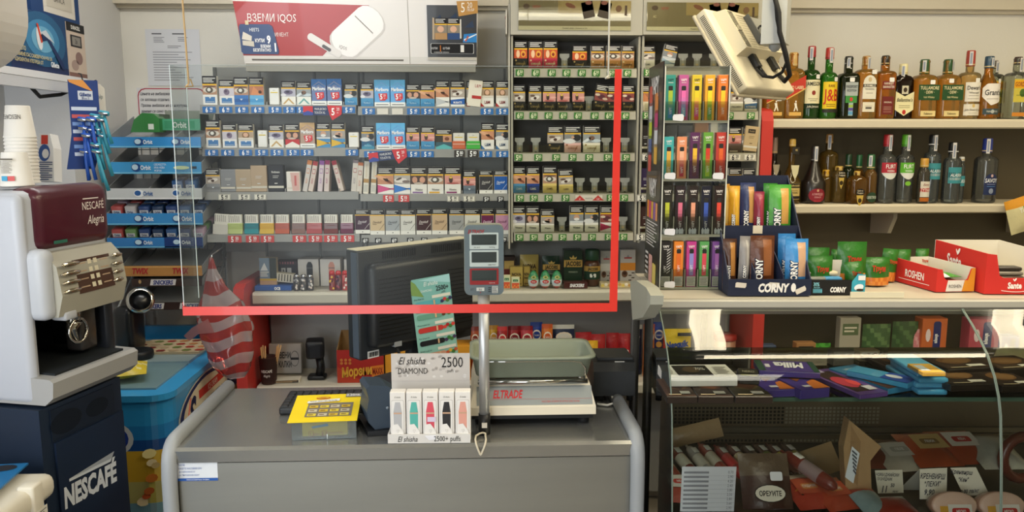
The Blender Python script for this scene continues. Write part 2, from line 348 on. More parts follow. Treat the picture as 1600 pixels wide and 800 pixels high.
def brand(m, st, w, h, bz):
    """lower brand field of a pack, 0..bz"""
    s = st.split('/'); k = s[0]; bg = s[1]; a = s[2] if len(s) > 2 else '#3b6ea8'; tx = s[3] if len(s) > 3 else ''
    m.rect(0, 0, w, bz, bg, 2)
    if k == 'box': m.rect(.15*w, .2*bz, .85*w, .78*bz, a, 3); m.poly([(.42*w, .78*bz), (.58*w, .78*bz), (.5*w, .6*bz)], '#dfe9f2', 4); m.rect(.2*w, .26*bz, .8*w, .36*bz, '#9db4cc', 4)
    elif k == 'full': m.rect(0, .3*bz, w, .62*bz, a, 3); m.poly([(.4*w, .62*bz), (.6*w, .62*bz), (.5*w, .45*bz)], '#dfe9f2', 4)
    elif k == 'chev': m.poly([(.08*w, .12*bz), (.22*w, .12*bz), (.5*w, .6*bz), (.78*w, .12*bz), (.92*w, .12*bz), (.5*w, .85*bz)], a, 3)
    elif k == 'peak': m.poly([(0, 0), (w, 0), (w, .28*bz), (.5*w, .72*bz), (0, .28*bz)], a, 3)
    elif k == 'tri': m.poly([(0, .95*bz), (0, .1*bz), (.95*w, .5*bz)], a, 3); m.poly([(.6*w, .55*bz), (w, .62*bz), (w, .4*bz)], a, 3)
    elif k == 'lm': m.poly([(0, 0), (.3*w, 0), (0, .45*bz)], a, 3)
    elif k == 'wave': m.rect(0, .25*bz, w, .72*bz, a, 3); m.poly([(0, .72*bz), (w, .72*bz), (w, .88*bz)], a, 4)
    elif k == 'bar': m.rect(.1*w, .05*bz, .75*w, .22*bz, a, 3)
    elif k == 'crest': m.ell(.15*w, .78*bz, .07*w, .1*bz, a, 3, n=8); m.poly([(.6*w, .1*bz), (.64*w, .1*bz), (.8*w, .7*bz), (.77*w, .7*bz)], a, 3)
    if tx: m.txt(tx, .5*w, (.45 if k not in ('lm', 'wina') else .5)*bz, (.34 if k == 'lm' else .22)*bz, s[4] if len(s) > 4 else '#222222', .78*w, 5, bold=.02)
def pack(w, h, pic, st, d=.022, warn=.27, body='#e8e4da'):
    m = MB(); m.X = Matrix.Translation((-w/2, 0, 0)); m.rbox(0, w, 0, d, 0, h, .0012, body, 'gloss', 1, False)
    zw = h*(1-warn); m.rect(0, zw, w, h, '#17161a', 1); m.rect(.02*w, zw+.01*h, .98*w, h-.012*h, '#2a282b', 2)
    m.lines(.08*w, zw+.035*h, .92*w, h-.05*h, 3, '#f2f0ea', 3, .42, .35)
    m.rect(0, zw-.055*h, w, zw-.004*h, '#e9b52c', 2); bz = .355*h
    photo(m, pic, 0, bz, w, zw-.055*h); brand(m, st, w, h, bz); return m
def promo(w, h, c, hi, hid=.022):
    m = MB(); m.X = Matrix.Translation((-w/2, 0, 0)); m.rbox(0, w, 0, hid, 0, h, .0012, c, 'gloss', 1, False)
    m.rect(0, 0, w, .16*h, '#f1f1ee', 1); m.poly([(0, .72*h), (.5*w, .92*h), (w, .72*h), (w, h), (0, h)], hi, 1)
    m.poly([(.1*w, .70*h), (.5*w, .86*h), (.9*w, .70*h), (.9*w, .66*h), (.5*w, .8*h), (.1*w, .66*h)], hi, 2)
    m.txt('Marlboro', .5*w, .64*h, .13*h, '#ffffff', .86*w, 3, bold=.03)
    m.poly([(.25*w, .48*h), (.82*w, .50*h), (.85*w, .30*h), (.66*w, .22*h), (.36*w, .22*h)], '#d8323a', 3)
    m.txt('5', .45*w, .37*h, .2*h, '#ffffff', .3*w, 4, bold=.03); m.txt('20', .66*w, .42*h, .09*h, '#ffffff', .2*w, 4); m.txt('лв.', .66*w, .32*h, .045*h, '#ffffff', .2*w, 4); m.rect(.1*w, .06*h, .9*w, .085*h, '#5b5b60', 2); return m
def heet(w, h, low=None):
    m = MB(); m.X = Matrix.Translation((-w/2, 0, 0)); m.rbox(0, w, 0, .015, 0, h, .003, '#d9d6ce', 'gloss', 2, False)
    m.txt('IQOS', .5*w, .85*h, .05*h, '#555555', .5*w, 1); m.rect(.16*w, .70*h, .84*w, .755*h, '#e3c840', 1)
    if low: m.rbox(-.08*w, 1.08*w, -.004, .018, 0, .5*h, .003, low, 'plastic', 2, False); m.rect(-.04*w, .3*h, 1.04*w, .33*h, '#f0e0d0', 8)
    return m
def carton(w, h, c, txtc='#dddddd', tx='', d=.03, strip='#d8d2c4'):
    m = MB(); m.X = Matrix.Translation((-w/2, 0, 0)); m.rbox(0, w, 0, d, 0, h, .002, c, 'card', 1, False)
    m.rect(0, .14*h, w, .22*h, strip, 1); m.lines(.3*w, .5*h, .7*w, .62*h, 2, txtc, 1, .25, .2); m.rect(.4*w, .3*h, .6*w, .33*h, txtc, 1)
    if tx: m.txt(tx, .5*w, .74*h, .075*h, txtc, .8*w, 1, bold=.02)
    return m
def dav(w, h, c, tc, line):
    m = MB(); m.X = Matrix.Translation((-w/2, 0, 0)); m.rbox(0, w, 0, .022, 0, h, .0012, '#d9d5cc', 'gloss', 1, False)
    m.rect(0, .8*h, w, h, '#141316', 1); m.lines(.08*w, .83*h, .9*w, .97*h, 3, '#eeeeea', 2, .4, .4); m.rect(0, .755*h, w, .795*h, '#e5b23a', 1)
    m.rect(.02*w, .16*h, .98*w, .755*h, c, 1); m.txt('Davidoff', .5*w, .5*h, .1*h, tc, .76*w, 2, it=.35, bold=.01); m.rect(.18*w, .4*h, .45*w, .42*h, tc, 2)
    m.poly([(.62*w, .18*h), (.645*w, .18*h), (.97*w, .42*h), (.97*w, .445*h)], line, 2); m.rect(0, 0, w, .15*h, '#efede6', 1); m.ell(.5*w, .075*h, .04*w, .02*h, '#444444', 2, n=8); return m
def slip(w, h, c, c2):
    m = MB(); m.X = Matrix.Translation((-w/2, 0, 0)); m.rbox(.04*w, .96*w, .004, .02, 0, h, .001, '#e9e5dc', 'card', 1, False)
    for i in range(6): m.X = Matrix.Translation((-w/2, .004, 0)); m.rect((.1+.13*i)*w, .62*h, (.13+.13*i)*w, (.97-.02*(i % 3))*h, '#5a5652', 1)
    m.X = Matrix.Translation((-w/2, 0, 0))
    if c: m.rbox(0, w, 0, .022, 0, .56*h, .002, c, 'gloss', 1, False); m.rect(0, .02*h, w, .26*h, c2, 1); m.rect(.2*w, .42*h, .8*w, .45*h, c2, 1)
    else: m.rect(0, 0, w, .5*h, '#d7d3cb', 8)
    return m
def price(w, h, bg, a, b, col='#ffffff', notch=0):
    m = MB(); m.X = Matrix.Translation((-w/2, 0, 0))
    if notch: m.poly([(0, 0), (.7*w, 0), (.78*w, -.22*h), (.86*w, 0), (w, 0), (w, h), (0, h)], bg, 1)
    else: m.rect(0, 0, w, h, bg, 1)
    if bg == '#ede9dc': m.rect(.03*w, .05*h, .97*w, .95*h, '#4b4844', 2); m.rect(.05*w, .1*h, .95*w, .9*h, bg, 3)
    m.txt(a, .33*w, .5*h, .8*h, col, .34*w, 4, bold=.03); m.txt(b, .68*w, .64*h, .46*h, col, .36*w, 4, bold=.02); m.rect(.55*w, .2*h, .76*w, .27*h, col, 4); return m
LABELS = {}
def put_pack(mb, look, what, l, r, t, z, Y, row, rack, idx, name='cigarette_pack', cat='cigarettes', group=None, tilt=0, yo=0):
    p = onY((l+r)/2, (t), Y); o = mb.build(name, None, (onY((l+r)/2, t+25, Y).x, Y+yo, z+.0009), rot=(0, R(tilt), 0))
    return tag(o, f'{look} {what}, {ORD[idx]} from left, {row} shelf of {rack}', cat, group or f'packs on the {row} shelf of the {rack}')
def size(l, r, t, z, Y):
    p = onY((l+r)/2, t, Y); return (r-l)*sc_at(p), p.z-z
def shelf_mb(x0, x1, z, zr, Y, col='#8f8f8c', d=.17, marks=()):
    m = MB(); m.box(x0, x1, Y-.004, Y+d, z-.004, z, col, 'paint'); m.prism([(Y-.016, zr), (Y-.010, z+.001), (Y-.004, z+.001), (Y-.004, zr)], x0, x1, 'x', col, 'paint')
    for x in marks: m.box(x-.001, x+.001, Y-.004, Y+.06, z, z+.013, '#a5a6a4', 'plastic')
    return m
PY = 3.0
LM = 'lm/#efece4/#b9322e/L&M/#8c2a2a'; LB = 'lm/#efece4/#3b74a8/L&M/#27496e'
WB, LBL = 'box/#eceae6/#4a7fb8', 'peak/#4e97c4/#3a82b4/Marlboro/#a9d3ea'
A = [
 [(317,339,119,'eye',WB,'blue-boxed white'),(343,366,125,'lung',WB,'blue-boxed white'),(366,388,121,'eye','full/#3e78bd/#2f62a5','deep blue'),(390,412,121,'orange','full/#6cb2de/#4b99cf','light blue'),(421,437,137.5,'H',None,'small pale grey'),(440,462,127,'purple','chev/#f0ede4/#c9a56a','gold-chevron white'),(464,486,128,'corpse','chev/#efeee6/#6fa9a6','teal-chevron white'),(487,510,124,'P','#24498a #3a78bf','navy blue promotional'),(511,534,123.5,'P','#24498a #3a78bf','navy blue promotional'),(539,558,131,'bw',LBL,'sky blue'),(564,583.5,130,'purple',LBL,'sky blue'),(585,609,125,'P','#3596d6 #63b5e6','bright blue promotional'),(610,633,125,'P','#3596d6 #63b5e6','bright blue promotional'),(635,656,131.7,'couple',LBL,'sky blue'),(657,679,132,'skin',LBL,'sky blue'),(681,702,125.7,'skin','tri/#eceae4/#c3c6c8','grey and white'),(704,726,126,'dead','wave/#f0eee8/#2b62ae/MURATTI/#ffffff','blue-banded white'),(729,750,127,'dead',LM,'white and red'),(751,771.5,126.5,'woman',LM,'white and red'),(775,795,126.5,'woman',LM,'white and red')],
 [(322,344,188,'eye',WB,'blue-boxed white'),(348,370,194,'lung',WB,'blue-boxed white'),(373,396,194.5,'woman',WB,'blue-boxed white'),(403,418,204,'H',None,'small pale grey'),(421,443,195,'purple','chev/#f0ede4/#c9a56a','gold-chevron white'),(446,468,194,'couple','peak/#c4363a/#efe9e0','red and white'),(469,492,192,'P','#9c7350 #c8a67a','tan brown promotional'),(495,516,192,'mask','tri/#4a8fc0/#e0b53a','blue and yellow'),(518,539,192,'baby','tri/#4a8fc0/#e0b53a','blue and yellow'),(545,561,207,'H',None,'small pale grey'),(565,585,197,'bw','peak/#2b5f86/#3f8fae/Marlboro/#9cc8de','dark blue'),(588,610.5,192.6,'P','#3596d6 #63b5e6','bright blue promotional'),(611,633,192.6,'P','#3596d6 #63b5e6','bright blue promotional'),(635,655,198,'smoke',LBL,'sky blue'),(658,679,198,'smoke',LBL,'sky blue'),(681,706,202,'side','peak/#3c5f6b/#5fb5b8','teal-peaked dark'),(708,726,208,'H','#c9643a','orange-sleeved pale'),(730,749,208,'H','#3fae3c','green-sleeved pale'),(752,772,192,'skin',LB,'white and blue'),(775,795,193,'bw',LB,'white and blue')],
 [(322,344,264,'dead','full/#8e8f92/#7b7c80','dull grey'),(345,369,265,'C','#8b8c90','tall grey'),(368,393,265,'C','#b5a188','wide beige'),(392,417,259,'C','#b7a086','taller beige'),(419.5,443,258,'C2','#2c2d33','charcoal'),(448,469,268.5,'W','#d9b0a8','white and pink'),(590,615,261,'skin','tri/#efece6/#d5568c','pink-triangle white'),(616,641,260.5,'teeth','tri/#efece6/#3a7fd0','blue-triangle white'),(642,667,261,'couple','bar/#ece9e2/#8b6d9e/Winston/#777777','purple-barred white'),(668,693,261,'eye','bar/#ece9e2/#dba93a/Winston/#777777','gold-barred white'),(695,720,261,'smoke','bar/#ece9e2/#8b3a6d/Winston/#777777','plum-barred white'),(724,743,267,'smoke','full/#6d7884/#5c6875','slate grey'),(749,770,267,'D','#3b3a3e #d5d2cc','dark grey'),(772,793,267,'D','#1f5cae #e4edf6','royal blue')],
 [(333,356,335,'S',' ','plain white'),(356,379,336,'S','#b9c97a #c9d68f','lime green'),(382,404,336,'S','#1f7f8c #2f98a3','teal'),(406,428,336,'S','#d9a92a #e3bc4c','yellow'),(430,452,336,'S','#b4513a #c4654c','brick orange'),(456,477,336,'S','#7a5a54 #8e6d66','dusty brown'),(479,503,336,'S','#a83a38 #b5575a','red'),(506,528,336,'S','#5c2724 #7a3a3a','dark maroon'),(532,552,336,'S','#7a3a58 #6e2f4c','purple'),(555,578,328,'D','#43263a #e8e0e4','dark purple'),(578.5,601,328,'D','#d6bd97 #6d5a44','cream'),(602.5,625,328,'D','#a9aeb2 #4c5055','blue grey'),(626,649,328,'D','#dcdbd4 #55534e','off white'),(650.5,674,327,'D','#3f1d1f #ece0da','deep maroon'),(675,699,326.5,'D','#cdb08c #66533f','tan'),(702,725,327,'D','#a4a6a6 #4d5052','mid grey'),(726,750,327,'D','#dad9d0 #55534e','ivory'),(752,772,327,'D','#6d1f4e #f2d8e6','magenta'),(774,795,327,'D','#c993b0 #7a3a60','pink')]]
GAPS = [[(a[1]+b[0])/2 for a, b in zip(r, r[1:]) if b[0]-a[1] >= 2] for r in A]
# ---- the wide grey rack on the left
RK = thing('cigarette_rack', 'wide grey four shelf cigarette rack under the white and red lit sign', 'display rack', (0, 0, 0))
xa, xb = onY(318, 240, PY).x, onY(797, 240, PY).x
ztop, zbot = onY(560, 106, PY+.17).z, onY(560, 392, PY+.17).z
m = MB(); m.box(onY(342, 240, PY+.17).x, xb, PY+.175, PY+.195, zbot, ztop, '#8c8b86', 'paint'); m.build('back_panel', RK)
for px, wd in ((342, 6), (410, 4), (495, 4), (563, 3), (570, 3), (638, 5), (721, 5), (788, 3)):
    x = onY(px, 240, PY+.17).x; m = MB(); m.box(x-.001*wd, x+.001*wd, PY+.168, PY+.175, zbot-.02, ztop, '#5a5a58', 'paint'); m.build('upright', RK)
m = MB(); m.box(xb-.007, xb-.001, PY-.02, PY+.19, zbot+.03, onY(797, 8, PY).z, '#b9b4a6', 'paint'); m.build('side_panel', RK)
ROWZ = {}
for i, (yl, yr, ra, rb) in enumerate(((164.5, 167, 178, 180), (231, 233.5, 244, 246), (300, 303, 312, 314), (366, 366.5, 378, 378))):
    zl, zr_ = onY(430, yl, PY).z, onY(680, yr, PY).z; ROWZ[i] = (zl, zr_)
    for j, (p0, p1, z, rr) in enumerate(((318, 559, zl, ra), (562, 796, zr_, rb))):
        s = shelf_mb(onY(p0, 240, PY).x, onY(p1, 240, PY).x, z, onY((p0+p1)/2, rr, PY-.016).z, PY, marks=[onY(q, (144, 215, 285, 350)[i], PY).x for q in GAPS[i] if p0+3 < q < p1-3]).build('shelf', RK); ROWZ[(i, j)] = s
BL, WH, RD, BK, GN = '#2f6fb3', '#ede9dc', '#cf4a4a', '#1d1c1d', '#3f7d33'
TAGS = [
 [(327,'6','90',BL),(353,'6','90',BL),(378,'6','90',BL),(403,'6','90',BL),(430,'5','00',BL),(453,'5','70',BL),(472,'5','',BL),(545,'5','40',BL),(576,'5','40',BL),(598,None,'',0),(621,None,'',0),(646,'5','40',BL),(668,'5','40',BL),(692,'5','30',BL),(716,'5','30',BL),(761,'5','40',BL),(785,'5','40',BL)],
 [(331,'6','90',BL),(356,'6','90',BL),(384,'6','90',BL),(409,'5','00',BL),(433,'5','90',BL),(458,'5','70',BL),(480,'5','20',BL),(550,'5','40',BL),(579,'5','40',BL),(598,'5','40',BL),(646,'5','40',BL),(668,'5','40',BL),(718,'5','80','#3a3430'),(739,'5','80','#3a3430'),(759,'5','30',BL),(785,'5','40',BL)],
 [(351,'5','40',WH),(382,'5','40',WH),(407,'5','40',WH),(607,'5','10',RD),(631,'5','10',RD),(708,'5','30',WH),(733,'5','30',WH),(760,'5','20',BK),(782,'5','20',BK)],
 [(367,'5','50',RD),(395,'5','50',RD),(418,'5','50',RD),(468,'5','50',RD),(493,'5','50',RD),(517,'5','50',RD),(543,'5','50',RD),(571,'6','00',BK),(591,'6','00',BK),(616,'6','00',BK),(641,'6','00',BK),(663,'5','90',BK),(689,'5','90',BK),(714,'5','90',BK),(787,'5','90',BK)]]
RPY = (172, 239, 308, 373)
def put_tags(rows, rowz, sh, Y, rail):
    for i, row in enumerate(rows):
        for px, a, b, bg in row:
            j = 0 if px < 560 else 1; z = rowz[i][j] if isinstance(rowz[i], tuple) else rowz[i]; par = sh[(i, j)] if (i, j) in sh else sh[i]
            if a is None: m = MB(); m.rect(-.02, 0, .02, .022, '#dcd6cc'); w = .04
            elif bg == GN: m = price(.030, .023, GN, a, b, '#e9f0c9', 1)
            elif bg == BK: m = price(.024, .019, BK, a, b)
            elif bg in (RD, '#3a3430'): m = price(.050 if bg == RD and i == 3 else .04, .026, bg, a, b)
            else: m = price(.047 if bg == BL else .044, .0225, bg, a, b, '#222222' if bg == WH else '#ffffff')
            z0 = z-.0285; m.build('price_tag', par, (onY(px, RPY[i], Y-.017).x, Y-.0165-.002, z0), rot=(0, 0, 0))
put_tags(TAGS, ROWZ, ROWZ, PY, 0)
def promo_tag(px, py, wpx, rot):
    p = onY(px, py, PY-.024); sc = sc_at(p); w, h = wpx*sc, 14*sc
    t = MB(); t.box(-w/2, w/2, 0, .001, -h/2, h/2, '#2b3a63', 'card'); t.X = Matrix.Translation((-w/2, 0, -h/2))
    t.rect(.0, 0, .25*w, h, '#d0343c', 1); t.poly([(0, 0), (.25*w, 0), (.25*w, .3*h), (.12*w, .5*h), (0, .3*h)], '#3a4fa0', 2)
    t.txt('MARLBORO', .45*w, .7*h, .27*h, '#f0f0f0', .3*w, 2); t.txt('TOUCH XL', .43*w, .3*h, .27*h, '#f0f0f0', .28*w, 2)
    t.poly([(.62*w, 1.1*h), (1.0*w, 1.02*h), (.99*w, .1*h), (.75*w, -.55*h), (.68*w, .0)], '#d0343c', 2); t.txt('5', .77*w, .42*h, .8*h, '#ffffff', .14*w, 3, bold=.02); t.txt('20', .9*w, .68*h, .34*h, '#ffffff', .12*w, 3); t.txt('лв.', .89*w, .3*h, .16*h, '#ffffff', .1*w, 3)
    return t, p
for px, py, wd, rot, nm in ((504, 173, 60, 0, 'straight navy and red promotional price strip on the top rail of the left rack'), (606, 243, 60, -7, 'crooked navy and red promotional price strip hanging over the second rail')):
    t, p = promo_tag(px, py, wd, rot); tag(t.build('price_strip', None, p, rot=(0, R(rot), 0)), nm, 'price tag', 'promotional price strips')
ROWN = ['top', 'second', 'third', 'bottom']
PICN = {'eye': 'eye photo', 'lung': 'organ photo', 'woman': 'portrait photo', 'skin': 'skin photo', 'purple': 'violet photo', 'couple': 'two faces photo', 'bw': 'grey photo', 'orange': 'orange photo', 'smoke': 'pink photo', 'teeth': 'teeth photo', 'baby': 'baby photo', 'mask': 'masked face photo', 'corpse': 'bed photo', 'fire': 'fiery photo', 'meat': 'red photo', 'dead': 'pale photo', 'side': 'half-dark photo'}
def make_pack(k, st, w, h):
    if k == 'H': return heet(w, h, st), 'stick pack'
    if k == 'P': c, hi = st.split(); return promo(w, h, c, hi), 'price-card pack'
    if k == 'C': return carton(w, h, st), 'pack'
    if k == 'C2': return carton(w, h, st, '#e4e2dc', 'Rothmans'), 'pack'
    if k == 'W': m = carton(w, h, '#e8e2da', '#c09a94', ''); m.poly([(.45*w, .05*h), (.95*w, .05*h), (.95*w, .95*h), (.3*w, .95*h)], st, 2); m.rect(.6*w, .3*h, .75*w, .8*h, '#c86a68', 3); return m, 'pack'
    if k == 'D': c, tc = st.split(); return dav(w, h, c, tc, tc), 'cigarette pack'
    if k == 'S': c = st.split() or [None, None]; return slip(w, h, *c), 'slim pack in holder'
    return pack(w, h, k, st), f'pack with {PICN[k]}'
for i, row in enumerate(A):
    for n, (l, r, t, k, st, look) in enumerate(row):
        z = ROWZ[i][0 if l < 560 else 1]; w, h = size(l, r, t, z, PY)
        mb, what = make_pack(k, st, w, h)
        put_pack(mb, look, what, l, r, t, z, PY, ROWN[i], 'left rack', n if not (i == 2 and n > 5) else n, tilt=4 if (i == 3 and n == 0) else 0)
# the white and red pack leaning in front of the others
p = onY(740, 167, PY-.012); sc = sc_at(p); w, h = 21*sc, 40*sc
m = MB(); m.X = Matrix.Translation((-w/2, 0, 0)); m.rbox(0, w, 0, .010, 0, h, .001, '#ebe3d3', 'card', 1, False); m.txt('L&M', .68*w, .8*h, .13*h, '#a02a2e', .5*w, 1); m.rect(.3*w, .3*h, w, .42*h, '#b8322f', 1)
tag(m.build('cigarette_pack', None, (p.x, PY-.0125, ROWZ[0][1]+.0016), rot=(0, R(6), 0)), 'white pack with red stripe leaning crookedly before the others on the top shelf', 'cigarettes')
# slim cards standing like books on the third shelf
ST = [(444,449,635,1105,1150,325,1155,1205,'#d98a55','orange','#cfc9c4'),(0,0,635,1160,1205,335,1212,1260,'#b8454a','red','#d8c9c0'),(0,0,632,1252,1300,322,1277,1320,'#9a5fae','violet','#d6c8cc'),(0,0,635,1315,1365,322,1325,1380,'#a3396e','magenta','#d8c9c4'),(0,0,640,1470,1515,335,1390,1435,'#b03346','crimson','#d8c9c0'),(0,0,645,1520,1575,330,1510,1565,'#b79a72','tan','#ddd3c4')]
k = 0
for a, b, yb, xb0, xb1, yt, xt0, xt1, c, nm, body in ST:
    pb, pt = ((xb0+xb1)/12.8+300, yb/6.4+200), ((xt0+xt1)/12.8+300, yt/6.4+200)
    if pb[0] > 541: continue
    B_, T_ = onY(*pb, PY), onY(*pt, PY); hh = (T_-B_).length; w = 7.2*sc_at(B_); tilt = math.degrees(math.atan2(T_.x-B_.x, T_.z-B_.z))
    m = MB(); m.X = Matrix.Translation((-w/2, 0, 0)); m.box(0, w, 0, .055, 0, hh, body); m.rect(0, .86*hh, w, hh, c, 1)
    m.txt('ROXY', .5*w, .35*hh, .42*w, c, .4*hh, 2, rot=90); m.rect(.2*w, .58*hh, .8*w, .74*hh, c, 1); m.rect(.27*w, .60*hh, .73*w, .72*hh, body, 2)
    lift = abs(math.sin(R(tilt)))*w/2
    tag(m.build('slim_box', None, (B_.x, PY+.002*k, ROWZ[2][0]+lift+.0006), rot=(0, R(tilt), 0)), f'thin pale box with {nm} top standing on edge among leaning boxes, third shelf', 'box', 'thin boxes standing on the third shelf'); k += 1
for q, (pb, pt, yt, c, nm, body) in enumerate((((552.5), (556), 251, '#8a7f86', 'grey', '#d5cdc4'), ((560.5), (563.5), 251, '#c5744a', 'rusty', '#d8cfc4'), ((571), (573), 249, '#b79a72', 'plain', '#e2dccf'), ((582.5), (585), 250, '#b08d62', 'brown-waisted', '#e2dccf'))):
    B_, T_ = onY(pb, 300, PY), onY(pt, yt, PY); hh = (T_-B_).length; w = 8*sc_at(B_); tilt = math.degrees(math.atan2(T_.x-B_.x, T_.z-B_.z))
    m = MB(); m.X = Matrix.Translation((-w/2, 0, 0)); m.box(0, w, 0, .055, 0, hh, body)
    if q < 2: m.rect(0, .9*hh, w, hh, c, 1); m.txt('ROXY', .5*w, .35*hh, .42*w, c, .4*hh, 2, rot=90); m.rect(.2*w, .6*hh, .8*w, .74*hh, '#b05a5a', 1); m.rect(.27*w, .62*hh, .73*w, .72*hh, body, 2)
    else: m.rect(0, .34*hh, w, .46*hh, '#b7905c', 1); m.rect(.15*w, .06*hh, .85*w, .28*hh, '#c9c6bc', 1); m.rect(.3*w, .5*hh, .7*w, .9*hh, '#d8cdb8', 1)
    tag(m.build('slim_box', None, (B_.x, PY+.002*q, ROWZ[2][0 if pb < 560 else 1]+abs(math.sin(R(tilt)))*w/2+.0006), rot=(0, R(tilt), 0)), f'thin {nm} box standing on edge beside the white packs, third shelf', 'box', 'thin boxes standing on the third shelf')
# ---- the light grey racks with lit headers
def pusher_mb(sc):
    m = MB(); m.X = Matrix.Translation((0, 0, 0)); w, h = 15*sc, 23*sc
    m.prism([(-.5*w, h), (-.5*w, .78*h), (-.3*w, .66*h), (-.3*w, 0), (.3*w, 0), (.3*w, .66*h), (.5*w, .78*h), (.5*w, h)], 0, .004, 'y', '#9c9d95', 'plastic')
    m.box(-.2*w, -.17*w, -.002, 0, .1*h, .7*h, '#7c7d76', 'plastic'); m.box(.17*w, .2*w, -.002, 0, .1*h, .7*h, '#7c7d76', 'plastic'); m.rect(-.14*w, .22*h, .14*w, .34*h, '#b5a47e', 3); m.rect(-.12*w, 0, .12*w, .08*h, '#2a2824', 3); m.box(-.3*w, .3*w, 0, .03, 0, .003, '#9c9d95', 'plastic'); return m
def lit_rack(x0, x1, pys, label, tags, pushers, header, mid):
    t = thing('cigarette_rack', label, 'display rack', (0, 0, 0)); Y = PY; out = []
    xa, xb = onY(x0, 240, Y).x, onY(x1, 240, Y).x; zb, zt = onY(mid, 378, Y).z, onY(mid, 57, Y).z
    m = MB(); m.box(xa, xb, Y+.17, Y+.19, zb, zt, '#3e3b35', 'paint'); m.build('back_panel', t)
    for x in (xa, xb-.008): m = MB(); m.box(x, x+.008, Y-.012, Y+.19, zb, zt, '#a9a596', 'paint'); m.build('side_panel', t)
    for i, (b, rb) in enumerate(pys):
        z = onY(mid, b, Y).z; s = shelf_mb(xa+.012, xb-.012, z, onY(mid, rb, Y-.016).z, Y, '#b3ae9d', .165).build('shelf', t); out.append((z, s))
        m = MB(); m.box(xa+.014, xb-.014, Y-.0125, Y-.0115, z-.002, z+.028, '#f2f2ea', 'clear'); m.build('front_strip', s)
        for px, a, c, bg in tags[i]:
            if a == '!':
                w = 42*sc_at(onY(px, 310, Y)); q = MB(); q.rect(-w/2, 0, w/2, .022, '#dcd5c8'); 
                for sx in (-.34, .34): q.poly([(sx*w-.022, .002), (sx*w+.022, .002), (sx*w, .022)], '#c8403a', 2); q.txt('20' if sx < 0 else '5.20', sx*w, .008, .006, '#ffffff', .02, 3)
                q.txt('WINSTON', 0, .010, .006, '#555555', .03, 2)
            else: q = price(.030, .024, GN, a, c, '#e9f0c9', 1) if bg == GN else price(.044, .025, WH, a, c, '#222222')
            q.build('price_tag', s, (onY(px, b+8, Y-.017).x, Y-.0185, z-.0295))
        for px in pushers[i]: pusher_mb(sc_at(onY(px, 240, Y))).build('pack_pusher', s, (onY(px, b-10, Y+.02).x, Y+.02, z))
    # lit header box
    zt2 = zt+.002; zh = onY(mid, -6, Y).z; hb = MB(); yh = Y-.03
    hb.box(xa-.002, xb+.002, yh, Y+.19, zt2, zh, '#b5b1a3', 'paint'); h = hb.build('header_box', t)
    a0, a1, b0, b1 = header; A_, B_ = onY(a0, b1, yh-.001), onY(a1, b0, yh-.001); w, hh = B_.x-A_.x, B_.z-A_.z
    q = MB(); q.box(0, w, 0, .002, 0, hh, '#8d8265', 'gloss'); q.rect(0, .16*hh, w, hh, '#7a6d54', 1, 'gloss'); q.rect(.35*w, .55*hh, w, hh, '#a58f5e', 2, 'gloss')
    q.rect(0, 0, w, .14*hh, '#d6cfba', 2); q.txt('Пушенето убива – откажете се сега', .5*w, .07*hh, .05*hh, '#3a352c', .4*w, 3)
    q.ell(.07*w, .8*hh, .03*w, .09*hh, '#5d4a3c', 3, n=8); q.txt('NEW!', .16*w, .79*hh, .11*hh, '#a8413a', .1*w, 3, it=.2); q.txt('АС', .07*w, .5*hh, .09*hh, '#cfc28e', .08*w, 4)
    for fx, r in ((.62, 12), (.76, -14)):
        for zz, c in ((.1, '#4c4237'), (.34, '#241f1a')):
            c_, s_ = math.cos(R(r)), math.sin(R(r)); q.poly([(fx*w+(u*c_-v*s_)*hh, (.62*hh)+(u*s_+v*c_)*hh) for u, v in ((-.2, -.3+zz), (.2, -.3+zz), (.2, .35), (-.2, .35))], c, 4)
        q.ell(fx*w, .93*hh, .03*w, .07*hh, '#7a4a3a', 5, n=8)
    q.ell(.89*w, .74*hh, .028*w, .12*hh, '#6e5136', 4, n=8, rot=-30); q.rect(.945*w, .5*hh, .965*w, .85*hh, '#4b3a2a', 4); q.ell(.46*w, .83*hh, .05*w, .08*hh, '#8a5a44', 3, n=8, rot=-20); q.build('advert_panel', h, (A_.x, yh-.003, A_.z))
    m = MB(); m.box(A_.x, B_.x, yh-.0052, yh-.0042, A_.z, B_.z, '#fafaf0', 'clear'); m.build('cover_pane', h)
    return t, out
T5 = lambda xs, a, b: [(x, a, b, GN) for x in xs]
tags = [T5((812,837,862,885,909,931,955,980), '6', '50'), T5((812,833.6,857,880,903,929,951,977), '6', '00'), T5((810,841,869,894.5,920.5,949.5,978), '5', '80'), T5((812.5,834,857,883.5), '5', '40')+[(920, '!', '', 0)]+T5((954,975), '5', '20'), T5((811.7,834,857,879,902,925,951), '5', '20')+T5((974,), '5', '10')]
PYS = [(107, 121), (173.5, 187), (238.5, 252), (301.5, 315), (362.5, 376)]
_, MR = lit_rack(798, 996, PYS, 'light grey five shelf cigarette rack with lit header and green price tags', tags, [(882,), (920,), (812, 837, 947, 976), (906, 929, 952.6, 976), (878, 973)], (810, 986, 2, 47), 895)
SB, SR, SG = 'crest/#1c1b1a/#b39a62/SOBRANIE/#b39a62', 'crest/#b02a45/#e0c9a0/SOBRANIE/#e8d9b8', 'crest/#b5824a/#e9d9b0/SOBRANIE/#6b4a22'
CM = lambda bg, c: f'text/{bg}/{c}/CAMEL/{c}'
WN = 'wina/#e9e6de/#444444/Winston/#333333'
